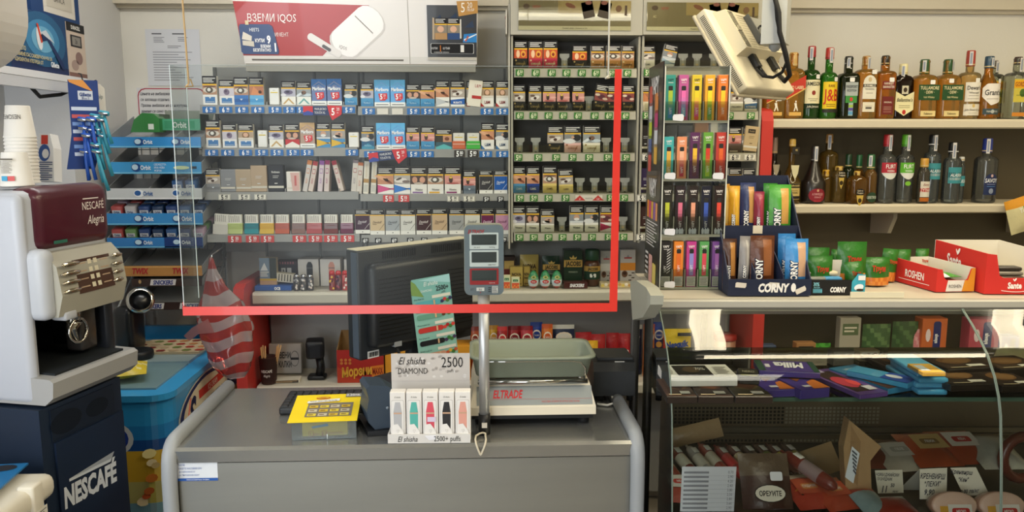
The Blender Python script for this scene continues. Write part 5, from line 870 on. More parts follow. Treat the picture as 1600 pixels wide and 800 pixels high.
# shelf on the left wall with boxes
q0 = onX(108, 119, -1.35); SZ = q0.z
t = thing('wall_shelf', 'white shelf on the left wall carrying the razor display box', 'shelf', (0, 0, 0))
m = MB(); m.box(WX0+.002, -1.335, 1.5, 2.845, SZ-.022, SZ-.001, '#dedfe2', 'paint'); m.build('board', t)
m = MB(); m.box(-1.355, -1.336, 1.5, 2.845, SZ-.055, SZ-.023, '#c9cbd0', 'paint'); m.build('edge_strip', t)
m = MB(); m.tube([(-1.36, 2.5, SZ-.03), (-1.37, 2.6, SZ-.075), (-1.38, 2.75, SZ-.06), (-1.36, 2.84, SZ-.026)], .006, '#2a2a2c', 'rubber'); m.build('cable', t)
Yb, Yd = onX(18, 100, -1.35).y, q0.y; w = Yd-Yb; hh = onX(108, 33, -1.35).z-SZ
m = MB(); m.at(0, 0, 0); m.box(0, w, 0, .16, 0, hh, '#1c3f68', 'card'); 
m.rect(0, 0, w, .12*hh, '#1a2a52', 1)
for i, (r, c) in enumerate(((.42, '#27587f'), (.3, '#3f7fa8'), (.2, '#6aa5c4'))): m.ell(.55*w, .55*hh, r*w, r*hh*1.1, c, 2+i, n=24)
m.ell(.48*w, .56*hh, .05*w, .2*hh, '#d8dce0', 6, n=14, rot=8); m.poly([(.44*w, .8*hh), (.47*w, .8*hh), (.53*w, .5*hh), (.5*w, .48*hh)], '#c8442e', 7); m.poly([(.5*w, .62*hh), (.6*w, .68*hh), (.88*w, .22*hh), (.92*w, .1*hh), (.86*w, .1*hh), (.62*w, .55*hh), (.5*w, .5*hh)], '#1b2f5a', 6); m.poly([(.5*w, .66*hh), (.6*w, .72*hh), (.74*w, .52*hh), (.6*w, .6*hh)], '#c2c9d2', 7)
m.txt('3', .24*w, .72*hh, .2*hh, '#c9d3dc', .1*w, 7, bold=.03); m.txt('БРОТО', .1*w, .34*hh, .07*hh, '#e0d090', .3*w, 7, al='l', bold=.01); m.txt('НОВИЕНЕ СЪС САМОБРЪСНАЧКА ЗА', .06*w, .24*hh, .06*hh, '#e0d090', .72*w, 7, al='l', bold=.01); m.txt('ЕДНОКРАТНА УПОТРЕБА ОТ', .04*w, .15*hh, .06*hh, '#e0d090', .55*w, 7, al='l', bold=.01); m.txt('Gillette', .72*w, .15*hh, .09*hh, '#eef2f5', .2*w, 7, bold=.03)
tag(m.build('razor_box', None, (-1.35, Yb, SZ+.0005), 90), 'large dark blue printed display box with a razor picture on the wall shelf', 'display box')
Y2 = onX(131, 45, -1.35).y; w2 = Y2-Yd-.006; h2 = hh*.98
m = MB(); m.box(0, w2, 0, .09, 0, h2, '#c9b7a8', 'card'); m.rect(0, .84*h2, w2, h2, '#1b1b1d', 1); m.txt('DURACELL', .5*w2, .92*h2, .07*h2, '#e8e6e0', .9*w2, 2, bold=.03); m.rect(.18*w2, .56*h2, .8*w2, .78*h2, '#2c2a2e', 1); m.rect(.26*w2, .59*h2, .72*w2, .75*h2, '#8a857e', 2); m.txt('2x', .48*w2, .67*h2, .09*h2, '#222222', .3*w2, 3); m.ell(.6*w2, .36*h2, .2*w2, .12*h2, '#8a6f6a', 1); m.ell(.35*w2, .22*h2, .2*w2, .1*h2, '#a58f86', 1); m.rect(0, 0, w2, .08*h2, '#7a5a52', 1)
tag(m.build('battery_box', None, (-1.35, Yd+.005, SZ+.0005), 90), 'pale battery display box with black top band beside the razor box', 'display box')
z_ = SZ+hh+.001; m = MB(); m.box(0, .30, 0, .13, 0, .22, '#1d3d6c', 'card'); m.rect(.07, .01, .27, .10, '#cfc9bd', 1); m.rect(.09, .03, .25, .085, '#bdb6a8', 2); m.txt('BANCA', .17, .06, .02, '#5a5650', .1, 3)
tag(m.build('carton', None, (-1.36, onX(47, 8, -1.36).y+.005, z_), 90), 'navy carton with a cream label standing on top of the razor box', 'box')
# white rounded housing in the upper corner
t = thing('wall_heater', 'white rounded appliance housing on the left wall cut by the picture edge', 'appliance', (0, 0, 0))
xr_ = onY(45, 40, 2.02).x; zl_, zh_ = onY(20, 98, 1.75).z, onY(20, 60, 1.75).z
m = MB(); pts = [(WX0+.004, zl_+.05)]+[(xr_-.13+.13*math.sin(R(a)), zl_+.13-.13*math.cos(R(a))) for a in range(0, 91, 10)]+[(xr_, zl_+.45), (WX0+.004, zl_+.45)]
m.prism(pts, 1.75, 2.02, 'y', '#d9d6d1', 'plastic', False); m.build('housing', t)
m = MB(); pts = [(WX0+.004, zl_-.005)]+[(xr_-.12+.105*math.sin(R(a)), zl_+.12-.125*math.cos(R(a))) for a in range(0, 71, 10)]+[(xr_-.05, zl_+.06), (WX0+.004, zl_+.07)]
m.prism(pts, 1.744, 1.76, 'y', '#e4e3e0', 'plastic', False); m.build('lower_trim', t)
# ---- coffee machine
CMX, CMY, CMZ = -1.02, 1.80, onX(55, 632, -1.02).z; CMW = .285; CMA = 76; CMH = onX(55, 294, -1.02).z-CMZ
def cm(px, py, X=CMX): v = onX(px, py, X); return v.y-CMY, v.z-CMZ
t = thing('coffee_machine', 'white and maroon hot drinks machine with chrome selector levers', 'coffee machine', (CMX, CMY, CMZ), CMA)
W, H = CMW, CMH
m = MB(); m.rbox(0, W, .17, .46, 0, H, .02, '#b9bcc4', 'plastic'); m.rbox(-.004, .03, -.004, .46, .0, H-.01, .022, '#b9bcc4', 'plastic', 3); m.rbox(.0, W, .0, .19, .55*H, H-.004, .02, '#b9bcc4', 'plastic'); m.build('housing', t)
m = MB(); m.rbox(W-.03, W, .0, .2, .05, .6*H, .008, '#22252c', 'plastic'); m.build('side_wing', t)
m = MB(); m.box(.03, W-.03, .165, .17, .05, .56*H, '#15171b', 'gloss'); m.build('recess_panel', t)
m = MB(); m.rbox(.035, W+.004, -.012, .07, .70*H, H+.004, .03, '#4a1526', 'gloss', 4); m.at(0, -.0122, 0); x, z = cm(143, 317); m.txt('NESCAFÉ', .78*W, .9*H, .04*H, '#efe6e0', .26*W, 1); m.rect(.66*W, .932*H, .85*W, .937*H, '#efe6e0', 1); m.txt('Alegria', .8*W, .83*H, .045*H, '#efe6e0', .2*W, 1, it=.3); m.rect(.3*W, .735*H, .45*W, .75*H, '#2f6a5a', 1); m.build('maroon_cover', t)
m = MB()  # console: sloped protruding block
cz0, cz1 = .40*H, .70*H
m.prism([(.05, cz1), (-.022, cz1), (-.05, cz1-.03), (-.06, cz0+.05), (-.045, cz0), (.05, cz0)], .045, W-.02, 'x', '#a9a597', 'plastic'); m.rbox(.012, .062, -.04, .10, cz0-.005, cz1+.012, .02, '#b9bcc2', 'plastic', 3); m.rbox(.06, .10, -.05, -.01, cz0-.012, cz0+.01, .006, '#b9bcc2', 'plastic'); co = m.build('console', t)
zd = Vector((0, .01, .085)).normalized()
m = MB(); m.face((.10, -.0597, cz0+.052), (1, 0, 0), Vector((0, .010, .0577))); pw, ph = W-.165, .075
m.box(0, pw, -.001, .004, -.006, ph, '#4a3128', 'gloss'); 
for i in range(4):
    for j in range(2): m.rect((.36+.16*j)*pw, (.05+.25*i)*ph, (.46+.16*j)*pw, (.2+.25*i)*ph, '#d8cfb4', 3); m.lines((.05+.64*j)*pw, (.08+.25*i)*ph, (.3+.62*j)*pw, (.14+.25*i)*ph, 1, '#b59a80', 3, .6, .2)
m.build('button_panel', co)
for i in range(4):
    for s, x in ((0, .078), (1, W-.05)):
        z = cz0+.058+.021*i; m = MB(); m.X = Matrix.Translation((x, -.060, z)) @ Euler((0, R(90), 0)).to_matrix().to_4x4(); L_ = .03 if s == 0 else .018; m.lathe([(.001, -L_), (.004, -L_*.8), (.006, -.3*L_), (.006, .3*L_), (.004, .8*L_), (.001, L_)], '#cfc6b4', 'chrome', 12); m.build('selector_lever', co)
m = MB(); m.tube([(.5*W, -.0, cz0), (.5*W, -.0, cz0-.03)], .016, '#b8b6b0', 'chrome', 14); m.tube([(.5*W, -.0, cz0-.03), (.5*W, .01, cz0-.055), (.5*W, -.005, cz0-.085)], .02, '#b0aea8', 'chrome', 12, .006); m.tube([(.5*W+.03*math.cos(R(a)), -.01, cz0-.055+.03*math.sin(R(a))) for a in range(0, 361, 30)], .004, '#c8c6c0', 'chrome', 8); m.build('nozzle', t)
m = MB(); m.rbox(.62*W, .82*W, .01, .06, .16*H, cz0+.01, .008, '#3a3634', 'gloss'); m.build('splash_guard', t)
m = MB(); m.prism([(.17, .0), (-.03, .0), (-.052, .018), (-.056, .055), (-.046, .062), (.17, .07)], .0, W+.008, 'x', '#a3a2a0', 'plastic'); tr = m.build('drip_tray', t)
m = MB(); m.hexa([(.03, -.036, .061), (W-.022, -.036, .061), (W-.022, .16, .068), (.03, .16, .068), (.03, -.036, .0675), (W-.022, -.036, .0675), (W-.022, .16, .0725), (.03, .16, .0725)], '#1f2326', 'rubber'); m.build('grille', tr)
m = MB(); m.at(-.0045, .09, .66*H); m.face((-.0045, .1, .70*H), (0, -1, 0), (0, 0, 1)); m.ell(0, 0, .015, .015, '#a8aab0', 1, 'chrome'); m.ell(0, 0, .011, .011, '#d2d4d8', 2, 'plastic'); m.rect(-.0015, -.008, .0015, .008, '#5a5c60', 3); m.build('lock', t)
m = MB(); m.cyl((.05, .05, -.006), (.05, .05, .0), .014, '#cfd2d4', 'plastic'); m.cyl((W-.05, .05, -.006), (W-.05, .05, 0), .014, '#cfd2d4', 'plastic'); m.cyl((W/2, .4, -.006), (W/2, .4, 0), .014, '#cfd2d4', 'plastic'); m.build('feet_pads', t)
# its navy cabinet
t = thing('machine_cabinet', 'dark navy lettered cabinet under the hot drinks machine', 'cabinet', (CMX+.02, CMY-.02, 0), CMA)
cw, chh = .272, CMZ-.0075
m = MB(); m.box(0, cw, 0, .46, 0, chh, '#18263a', 'paint'); m.build('carcass', t)
m = MB(); m.box(.035, cw-.004, -.006, -.0005, .03, chh-.09, '#15253d', 'paint'); m.at(0, -.0065, 0); zc = .72*chh
ht = .085; m.txt('NESCAFÉ', .50*cw, zc+.03, ht*.6, '#dfe3e8', .66*cw, 1, rot=-2, bold=.045); m.poly([(.24*cw, zc+.066), (.76*cw, zc+.058), (.82*cw, zc+.08), (.78*cw, zc+.065), (.24*cw, zc+.073)], '#d5dae0', 1); m.build('front_door', t)
m = MB(); m.box(.03, cw-.03, -.003, -.0005, chh-.085, chh-.01, '#101d2f', 'paint'); m.ell(.28*cw, chh-.05, .05, .028, '#0b1522', 6); m.ell(.66*cw, chh-.05, .04, .022, '#0b1522', 6); m.build('upper_panel', t)
# cups
def cup(h, r1, r2, c='#e2ded6'):
    m = MB(); m.lathe([(r1-.0006, 0), (r1+.0012, .001), (r1+.0012, .003), (r1-.0004, .005), (r2, h-.001), (r2-.0008, h), (.001, h), (.001, h-.0008), (r2-.0009, h-.0012), (r1-.0009, .005), (r1-.0006, 0)], c, 'card', 24, caps=False); return m
ct = CMZ+CMH+.0045
c0 = cup(.078, .035, .0265); base = onY(38, 288, 2.02); zc = ct
o = c0.build('paper_cup', None, (base.x, 2.02, zc)); tag(o, 'lowest inverted paper cup in the tall stack on the drinks machine', 'cup', 'inverted cups stacked on the drinks machine')
for i in range(1, 13):
    c = o.copy(); SC.collection.objects.link(c); c.location = (base.x, 2.02, zc+.0085*i); c['label'] = f'{ORD[i]} inverted paper cup from below in the stack on the machine' if i < 12 else 'topmost inverted paper cup of the stack, upside-down lettering'
m = cup(.078, .035, .0265); m.fn = lambda v: ((.0315-v[1])*math.sin(v[0]/.0315), -(.0315-v[1])*math.cos(v[0]/.0315), v[2]); m.txt('NESCAFE', 0, .05, .011, '#2a2622', .04, 3, rot=180); tag(m.build('paper_cup', None, (base.x, 2.02, zc+.0085*13)), 'topmost inverted paper cup of the stack with upside-down lettering', 'cup', 'inverted cups stacked on the drinks machine'); c['label'] = 'thirteenth inverted paper cup from below, directly under the lettered topmost cup'
b2 = onY(27, 292, 1.90); m = cup(.078, .035, .0265); m.fn = lambda v: ((.034-v[1])*math.sin(v[0]/.034), -(.034-v[1])*math.cos(v[0]/.034), v[2]); m.lines(-.014, .03, .012, .058, 9, '#8a847a', 4, .4); m.rect(-.013, .013, .0, .024, '#4a9ac0', 5); m.rect(.001, .013, .014, .024, '#c85a5a', 5); m.rect(-.015, .06, .013, .064, '#6a645a', 4)
tag(m.build('paper_cup', None, (b2.x, 1.90, ct)), 'single inverted paper cup with printed text standing before the stack', 'cup', 'inverted cups stacked on the drinks machine')
b3 = onY(72, 290, 2.09); m = MB(); w, h = .047, .122; m.at(0, 0, 0, -8); m.prism([(-.5*w, 0), (.5*w, 0), (.42*w, h*.7), (.2*w, h), (-.45*w, h)], 0, .03, 'y', '#e2e4e8', 'card'); m.rect(-.3*w, .78*h, .1*w, .97*h, '#c8443a', 1); m.ell(-.1*w, .6*h, .34*w, .18*h, '#3a5a9a', 1); m.ell(-.02*w, .58*h, .2*w, .1*h, '#e2e4e8', 2)
for k in range(9): m.rect(-.38*w, (.03+.045*k)*h, (.4 if k % 3 else .2)*w, (.05+.045*k)*h, '#3a4a7a', 2)
tag(m.build('carton', None, (b3.x, 2.09, ct+.0008), -10), 'small blue and white striped sugar carton beside the cup stack', 'box')
# ---- chest freezer corner, bottom left
q = onZ(88, 735, .82); fx, fy = q.x, q.y; FT = .095
t = thing('chest_freezer', 'white lidded blue chest freezer corner at the picture bottom', 'freezer', (0, 0, 0))
m = MB(); m.rbox(WX0+.03, fx-.012, fy-.85, fy-.012, .02, .665+FT, .02, '#1f5f9c', 'paint'); m.build('body', t)
m = MB(); m.rbox(WX0+.02, fx, fy-.86, fy, .67+FT, .725+FT, .02, '#e0d9c8', 'plastic', 3); m.rbox(fx-.03, fx+.006, fy-.105, fy-.065, .655+FT, .732+FT, .005, '#e0d9c8', 'plastic'); m.build('lid', t)
m = MB(); m.rbox(WX0+.10, fx-.09, fy-.8, fy-.07, .722+FT, .732+FT, .004, '#4a5055', 'plastic'); m.build('lid_window', t)
q2 = onX(72, 772, fx+.007); m = MB(); m.face((fx+.0072, fy-.115, .600+FT), (0, 1, 0), (0, 0, 1)); m.box(0, .055, 0, .0008, 0, .075, '#dcd8cc', 'card')
for k in range(12): m.rect(.006+.0036*k, .02, .006+.0036*k+(.0022 if k % 3 else .0012), .055, '#222222', 1)
m.lines(.006, .062, .05, .072, 2, '#555555', 1, .4); m.lines(.008, .01, .048, .016, 1, '#444444', 1, .6); m.build('barcode_label', t)
q = onZ(30, 722, .835); m = MB(); m.box(-.25, .09, -.2, .03, 0, .004, '#1f6ea8', 'gloss'); m.X = Matrix(((1, 0, 0, 0), (0, 1, 0, 0), (0, 0, 1, .0042), (0, 0, 0, 1))); 
def flat(pts, c, l): m.add([(x, y, l*.0005) for x, y in pts], [tuple(range(len(pts)))], c, 'gloss')
for x, y, r, c in ((-.0, -.02, .02, '#22303a'), (-.06, -.02, .025, '#b8a48c'), (.05, .005, .018, '#2a2a2e'), (-.12, -.0, .03, '#d8d4c8'), (-.04, -.09, .03, '#c8403a'), (.02, -.08, .025, '#e0d0a0')): flat([(x+r*1.5*math.cos(a*math.pi/6), y+r*math.sin(a*math.pi/6)) for a in range(12)], c, 1)
m.X = Matrix(); tag(m.build('brochure', None, (q.x-.06, q.y-.05, .8335), 6), 'blue printed leaflet lying on the chest freezer lid', 'leaflet')
# ---- ice cream freezer
XR, YN, YF_, FZ = -.955, 2.385, 3.12, .78
t = thing('ice_cream_freezer', 'bright blue ice cream freezer with oval emblem and yellow pattern', 'freezer', (0, 0, 0))
rr_ = .07; XL = pc.x+.004
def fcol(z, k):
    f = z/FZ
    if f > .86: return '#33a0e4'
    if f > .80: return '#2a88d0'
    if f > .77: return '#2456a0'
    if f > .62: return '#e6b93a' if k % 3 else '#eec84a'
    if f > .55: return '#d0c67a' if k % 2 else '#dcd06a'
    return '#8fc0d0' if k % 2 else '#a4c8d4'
loopp = [(XL, YF_), (XL, YN)]+[(XR-rr_+rr_*math.sin(R(a)), YN+rr_-rr_*math.cos(R(a))) for a in range(0, 91, 15)]+[(XR, y) for y in (YN+.2, YN+.35, YN+.5, YF_)]
zs = [0, .2, .36, .43, .50, .60, .635, .68, FZ-.05]; vs = [(x, y, z) for z in zs for x, y in loopp]; n = len(loopp); fs = []; cs = []
for j in range(len(zs)-1):
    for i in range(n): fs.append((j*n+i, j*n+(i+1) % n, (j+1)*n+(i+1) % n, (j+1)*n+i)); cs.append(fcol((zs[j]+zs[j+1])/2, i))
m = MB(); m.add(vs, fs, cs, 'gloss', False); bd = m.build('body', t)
m = MB(); lp2 = [(x+(.012 if x > XL else 0), y-(.012 if y < YF_ else 0)) for x, y in loopp]
m.prism(loopp, FZ-.05, FZ-.012, 'z', '#36a0e0', 'gloss'); m.prism(lp2, FZ-.02, FZ, 'z', '#3aa6e6', 'gloss'); m.build('top_rim', t)
m = MB(); m.box(XL+.06, XR-.05, YN+.05, YN+.33, FZ-.001, FZ+.006, '#7a99a2', 'gloss'); m.box(XL+.06, XR-.05, YN+.34, YF_-.08, FZ-.001, FZ+.010, '#9fb6ba', 'gloss'); m.build('sliding_lid', t)
m = MB(); m.box(XL+.05, XR-.045, YF_-.03, YF_-.005, FZ, FZ+.05, '#2f8cc8', 'gloss'); m.build('back_ridge', t)
m = MB(); e0, e1 = onX(280, 670, XR), onX(352, 586, XR); m.face((XR+.001, (onX(280, 640, XR).y+onX(358, 600, XR).y)/2, onX(318, 630, XR).z), (0, 1, 0), (0, 0, 1)); ew, eh = .27, .105
for s, c, l in ((1, '#cfd0c8', 1), (.95, '#1e2f66', 2), (.84, '#e2d8bc', 3)): m.ell(0, 0, ew*s, eh*s, c, l, n=32)
m.txt('S', -.145, .0, .12, '#1c2752', .1, 5, it=.3, bold=.03); m.txt('ORENTO', .06, -.015, .055, '#1c2752', .27, 5, it=.3, bold=.02); m.rect(-.08, .03, .2, .06, '#c8382e', 4); m.txt('ICE CREAM', .06, .045, .02, '#f0e6d8', .24, 5); m.tube([(-.2, -.003, -.07), (-.19, -.003, 0), (-.16, -.003, .06)], .003, '#c86a5a', 'card', 5); m.build('emblem', bd)
m = MB(); q = onY(183, 686, YN-.001); m.at(q.x-.05, YN-.0008, q.z); m.ell(0, 0, .10, .065, '#d8dde2', 1, n=24); m.ell(-.01, 0, .095, .057, '#22409a', 2, n=24); m.txt('O', .05, 0, .04, '#dfe4ea', .04, 3); m.build('emblem', bd)
m = MB()
for x, z, r, c in ((236, 706, .016, '#f0e2a0'), (240, 720, .012, '#e8d8b0'), (246, 724, .01, '#c8b07a'), (240, 744, .014, '#c8742a'), (236, 764, .012, '#b8602a'), (228, 780, .016, '#f0dcb0'), (232, 772, .01, '#c85a2a')):
    q = onY(x, z, YN+.01); m.at(q.x, q.y-.014, q.z, 0, 0, 28); m.ell(0, 0, r*1.3, r, c, 2, n=9)
m.build('corner_print', bd)
q = onZ(268, 545, FZ+.011); m = MB()
for k in range(3): m.X = Matrix.Translation((0, 0, .003*k)); m.hexa([(-.16, -.07, 0), (.12, -.085, 0), (.15, .10, 0), (-.10, .11, 0), (-.16, -.07, .0025), (.12, -.085, .0025), (.15, .10, .0035), (-.10, .11, .0035)], ('#d8c8a8', '#cdbb98', '#d2bf9c')[k], 'card')
m.X = Matrix()
for i in range(24): x, y = -.11+.045*(i % 6), -.06+.045*(i//6); r = .015; m.add([(x+r*1.2*math.cos(a*1.05), y+r*math.sin(a*1.05), .0102) for a in range(6)], [tuple(range(6))], ('#b0443a', '#c98a5a', '#8a3a34', '#c8b08a', '#7a8a4a')[i % 5], 'card')
tag(m.build('magazine', None, (q.x, q.y, FZ+.0112), 4), 'crumpled colourful sales magazine lying on the blue freezer lid', 'magazine')
q = onZ(198, 596, FZ+.008); m = MB(); m.X = Euler((R(-84), 0, R(20))).to_matrix().to_4x4(); m.pillow(.14, .12, .05, lambda u, v, s: '#d8c23a' if (u*7+v*5) % 1.4 > .3 else '#e8e0a8', 'film', 10, 10, .04, 2, 3); tag(m.build('plastic_bag', None, (q.x, q.y-.03, FZ+.034)), 'small yellow plastic bag lying on the near freezer lid', 'bag')
# black capsule machine on the freezer
q = onZ(206, 551, FZ+.012); t = thing('capsule_machine', 'black capsule coffee machine with chrome ringed head on the freezer', 'coffee machine', (q.x, q.y-.03, FZ+.0115), -8); s_ = sc_at(q)
m = MB(); m.rbox(-.06, .02, .0, .10, 0, .17, .025, '#1a1d22', 'gloss', 3); m.build('column', t)
m = MB(); m.X = Matrix.Translation((.03, .05, .185)) @ Euler((R(70), 0, R(30))).to_matrix().to_4x4(); m.lathe([(.035, -.05), (.045, .0), (.045, .02)], '#16181c', 'gloss', 20); m.lathe([(.036, .018), (.047, .02), (.047, .03), (.036, .032)], '#c8c6c0', 'chrome', 24, caps=False); m.ell(0, .0, .001, .001, '#111111'); m.build('head', t)
m = MB(); m.X = Matrix.Translation((.055, -.03, 0)); m.lathe([(.048, 0), (.052, .006), (.052, .022), (.047, .028), (.04, .029), (.02, .026)], '#202326', 'plastic', 26); m.build('drip_base', t)
# ---- gum and chocolate bar rack
t = thing('gum_rack', 'white wire rack of gum and chocolate bars with printed shelf strips', 'display rack', (0, 0, 0)); GYF = 2.95
RX0, RX1 = onY(166, 340, GYF).x, onY(312, 340, GYF).x
gz = lambda y: onY(240, y, GYF).z
m = MB()
for x in (RX0, RX1): m.tube([(x, 3.22, gz(195)), (x, 3.22, .1)], .006, '#b8bcc0', 'paint', 6); m.tube([(x, 2.97, gz(490)), (x, 3.22, gz(420))], .004, '#b8bcc0', 'paint', 6)
m.build('upright_frame', t)
m = MB()
for k in range(11): x = RX0+(RX1-RX0)*k/10; m.tube([(x, 3.215, gz(190)), (x, 3.215, gz(470))], .0018, '#8f9498', 'paint', 5)
for k in range(14): z = gz(195+20*k); m.tube([(RX0, 3.213, z), (RX1, 3.213, z)], .0018, '#8f9498', 'paint', 5)
o = m.build('back_wires', t); o['kind'] = 'stuff'
GS = [(214, 230, 168, 313, '#2a86c8', 'orbit'), (253, 271, 174, 314, '#2f92cc', 'orbit2'), (294, 311, 167, 315, '#c6cacc', 'orbit'), (333, 351, 167, 316, '#2a88cc', 'orbit'), (371, 387, 168, 316, '#2a7cc4', 'orbit3'), (415, 431, 190, 315, '#c08a4a', 'twix'), (435, 447, 206, 315, '#3a2622', 'snick'), (472, 484, 212, 315, '#3a2622', 'snick')]
GSH = []
for i, (y0, y1, x0, x1, c, k) in enumerate(GS):
    a, b = onY(x0, y1, GYF), onY(x1, y0, GYF); w, h = b.x-a.x, b.z-a.z; sl = .06
    m = MB(); m.hexa([(a.x, GYF+.006, a.z), (b.x, GYF+.006, a.z), (b.x, 3.2, a.z+sl), (a.x, 3.2, a.z+sl), (a.x, GYF+.006, a.z+.003), (b.x, GYF+.006, a.z+.003), (b.x, 3.2, a.z+.003+sl), (a.x, 3.2, a.z+.003+sl)], '#a8acb0', 'paint')
    for f in ((0, 3/7+.01, 5/7+.01, 1) if i < 5 else (0, 1)): x = a.x+w*f; m.hexa([(x-.0015, GYF+.008, a.z+.004), (x+.0015, GYF+.008, a.z+.004), (x+.0015, 3.19, a.z+sl), (x-.0015, 3.19, a.z+sl), (x-.0015, GYF+.008, b.z), (x+.0015, GYF+.008, b.z), (x+.0015, 3.19, b.z+sl+.02), (x-.0015, 3.19, b.z+sl+.02)], '#8b9096', 'plastic')
    s = m.build('shelf', t); GSH.append((a.z, sl, a.x, b.x))
    m = MB(); m.box(a.x, b.x, GYF, GYF+.004, a.z-.002, b.z, c, 'gloss'); m.X = Matrix.Translation((a.x, GYF, a.z))
    if k.startswith('orbit'):
        cc = '#eef4f8' if c != '#c6cacc' else '#2a5a9a'
        if k == 'orbit3': m.rect(.6*w, 0, w, h, '#1c3a78', 1)
        for f in (.34, .74) if k != 'orbit2' else (.28,):
            m.ell(f*w, .52*h, .055*w, .36*h, '#1c4a8a' if c != '#c6cacc' else '#e8ecee', 2, n=16); m.ell(f*w-.004, .55*h, .035*w, .25*h, '#bcd8ea' if c != '#c6cacc' else '#2a5a9a', 3, n=12); m.txt('Orbit', f*w+.015, .52*h, .4*h, cc, .16*w, 4, al='l', bold=.02)
        if k == 'orbit2':
            for q_, s_ in enumerate(('СВЕЖЕСТТА', 'ИМА НОВА', 'ФОРМА')): m.txt(s_, .48*w, (.78-.27*q_)*h, .17*h, '#eef4f8', .25*w, 4, al='l')
            m.ell(.78*w, .5*h, .09*w, .16*h, '#d8e8b8', 3); m.rect(.88*w, .4*h, .95*w, .62*h, '#2a3a4a', 3)
        m.rect(0, .0, w, .1*h, '#7ac0e0' if c != '#c6cacc' else '#e8ecee', 1)
    elif k == 'twix': [m.txt('TWIX', f*w, .5*h, .6*h, '#b8343a', .22*w, 3, it=.2, bold=.04) for f in (.24, .74)]; m.rect(0, .8*h, w, .95*h, '#d8a866', 1)
    else:
        for f in ((.45,) if i == 6 else (.25, .85)): m.poly([((f-.19)*w, .08*h), ((f+.17)*w, .08*h), ((f+.19)*w, .92*h), ((f-.17)*w, .92*h)], '#e6e4e6', 2); m.txt('SNICKERS', f*w, .5*h, .6*h, '#2a3a8a', .34*w, 3, it=.2, bold=.04)
        m.ell(.12*w, .6*h, .02*w, .3*h, '#c9a878', 2, n=8)
    m.build('front_strip', s)
PK = [('#c85a5a', 'red'), ('#d8d4d8', 'white'), ('#2a4a8a', 'navy'), ('#3a6aa8', 'blue'), ('#22406a', 'dark blue'), ('#7aa86a', 'green'), ('#b8a0b8', 'lilac')]
for i in (2, 3, 4):
    z, sl, ax, bx = GSH[i]; cols = ((0, 6), (1, 0), (2, 3), (4, 2), (2, 4), (3, 4), (4, 3)) if i == 3 else ((0, 5), (5, 0), (2, 3), (4, 6), (3, 2), (2, 4), (6, 5)) if i == 4 else ((3, 4),)*2
    for n_, (c0_, c1_) in enumerate(cols):
        x = ax+(bx-ax)*((n_+.5)/7+.01) if i > 2 else ax+(bx-ax)*(.72+.14*n_)
        for d in range(3):
            hx, nm = PK[c0_ if d != 1 else c1_]; y = GYF+.03+.055*d; wz = (bx-ax)/7*.78
            m = MB(); m.at(0, 0, 0, math.degrees(math.atan2(sl, .25))); m.rbox(-wz/2, wz/2, 0, .045, 0, .05, .002, hx, 'gloss', 1); m.rect(-.4*wz, .022, .4*wz, .036, '#e4e8ee', 2); m.txt('Orbit', 0, .029, .009, '#2a4a8a', .6*wz, 3, bold=.02)
            tag(m.build('gum_pack', None, (x, y, z+.0085+sl*(y-GYF)/.25)), f'{nm} gum pack, {ORD[n_]} column, {("front", "middle", "back")[d]} of the {("", "", "silver", "upper blue", "lower blue")[i]} strip shelf', 'gum', 'gum packs on the wire rack')
z, sl, ax, bx = GSH[0]
p = onY(285, 214, 3.05); m = MB(); w, h = .15, .075; m.box(0, w, 0, .003, 0, h*.55, '#4aa07a', 'gloss'); m.box(0, .003, .003, .1, 0, h*.8, '#6a7a6e', 'card'); m.box(w-.003, w, .003, .1, 0, h*.8, '#6a7a6e', 'card'); m.hexa([(0, .1, 0), (w, .1, 0), (w, .103, 0), (0, .103, 0), (-.02, .11, h), (w+.02, .11, h), (w+.02, .113, h), (-.02, .113, h)], '#8d9488', 'card'); m.rect(.02, .006, w-.02, .034, '#3f8f6a', 1); m.txt('Orbit', .5*w, .02, .022, '#e8f0ea', .1, 2, bold=.02)
tag(m.build('display_carton', None, (p.x-.075, 3.03, GSH[0][0]+GSH[0][1]*.36+.04)), 'open green and grey gum carton on top of the wire rack', 'display box')
p = onY(237, 214, 3.05); m = MB(); m.X = Matrix.Translation((0, 0, 0)); pts = [(-.055, 0), (.05, 0), (.05, .05), (.03, .068), (-.01, .07), (-.04, .045)]; m.prism(pts, 0, .06, 'y', '#2f7a3a', 'gloss'); m.rect(.01, .01, .03, .03, '#d8e0d8', 1)
tag(m.build('display_carton', None, (p.x, 3.0, GSH[0][0]+GSH[0][1]*.4+.03)), 'dark green curved gum carton on top of the wire rack', 'display box')
# hanging razors
RY = 2.62
p0 = onY(129, 125, RY); t = thing('razor_card', 'long blue hanging card of razors below the wall shelf', 'hang card', (p0.x, RY, p0.z), 35)
hh = p0.z-onY(129, 264, RY).z; ww = .085
m = MB(); m.prism([(-.5*ww, 0), (.5*ww, 0), (.5*ww, -.7*hh), (.2*ww, -hh), (-.75*ww, -hh), (-.5*ww, -.6*hh)], 0, .002, 'y', '#1f3c7a', 'gloss'); m.poly([(-.5*ww, 0), (0, -.0), (.3*ww, -.12*hh), (.1*ww, -.1*hh), (-.45*ww, -.03*hh)], '#d8924a', 1); m.rect(-.2*ww, -.22*hh, .3*ww, -.12*hh, '#c9ced6', 1); m.txt('Gillette', .05*ww, -.16*hh, .04*hh, '#1f3c7a', .45*ww, 2, bold=.03); m.txt('Blue II', .05*ww, -.2*hh, .03*hh, '#1f3c7a', .4*ww, 2)
for k in range(7): m.rect(-.45*ww, (-.34-.085*k)*hh, .4*ww, (-.30-.085*k)*hh, ('#c8d2e2', '#c25a5a', '#7a9ad0')[k % 3], 1)
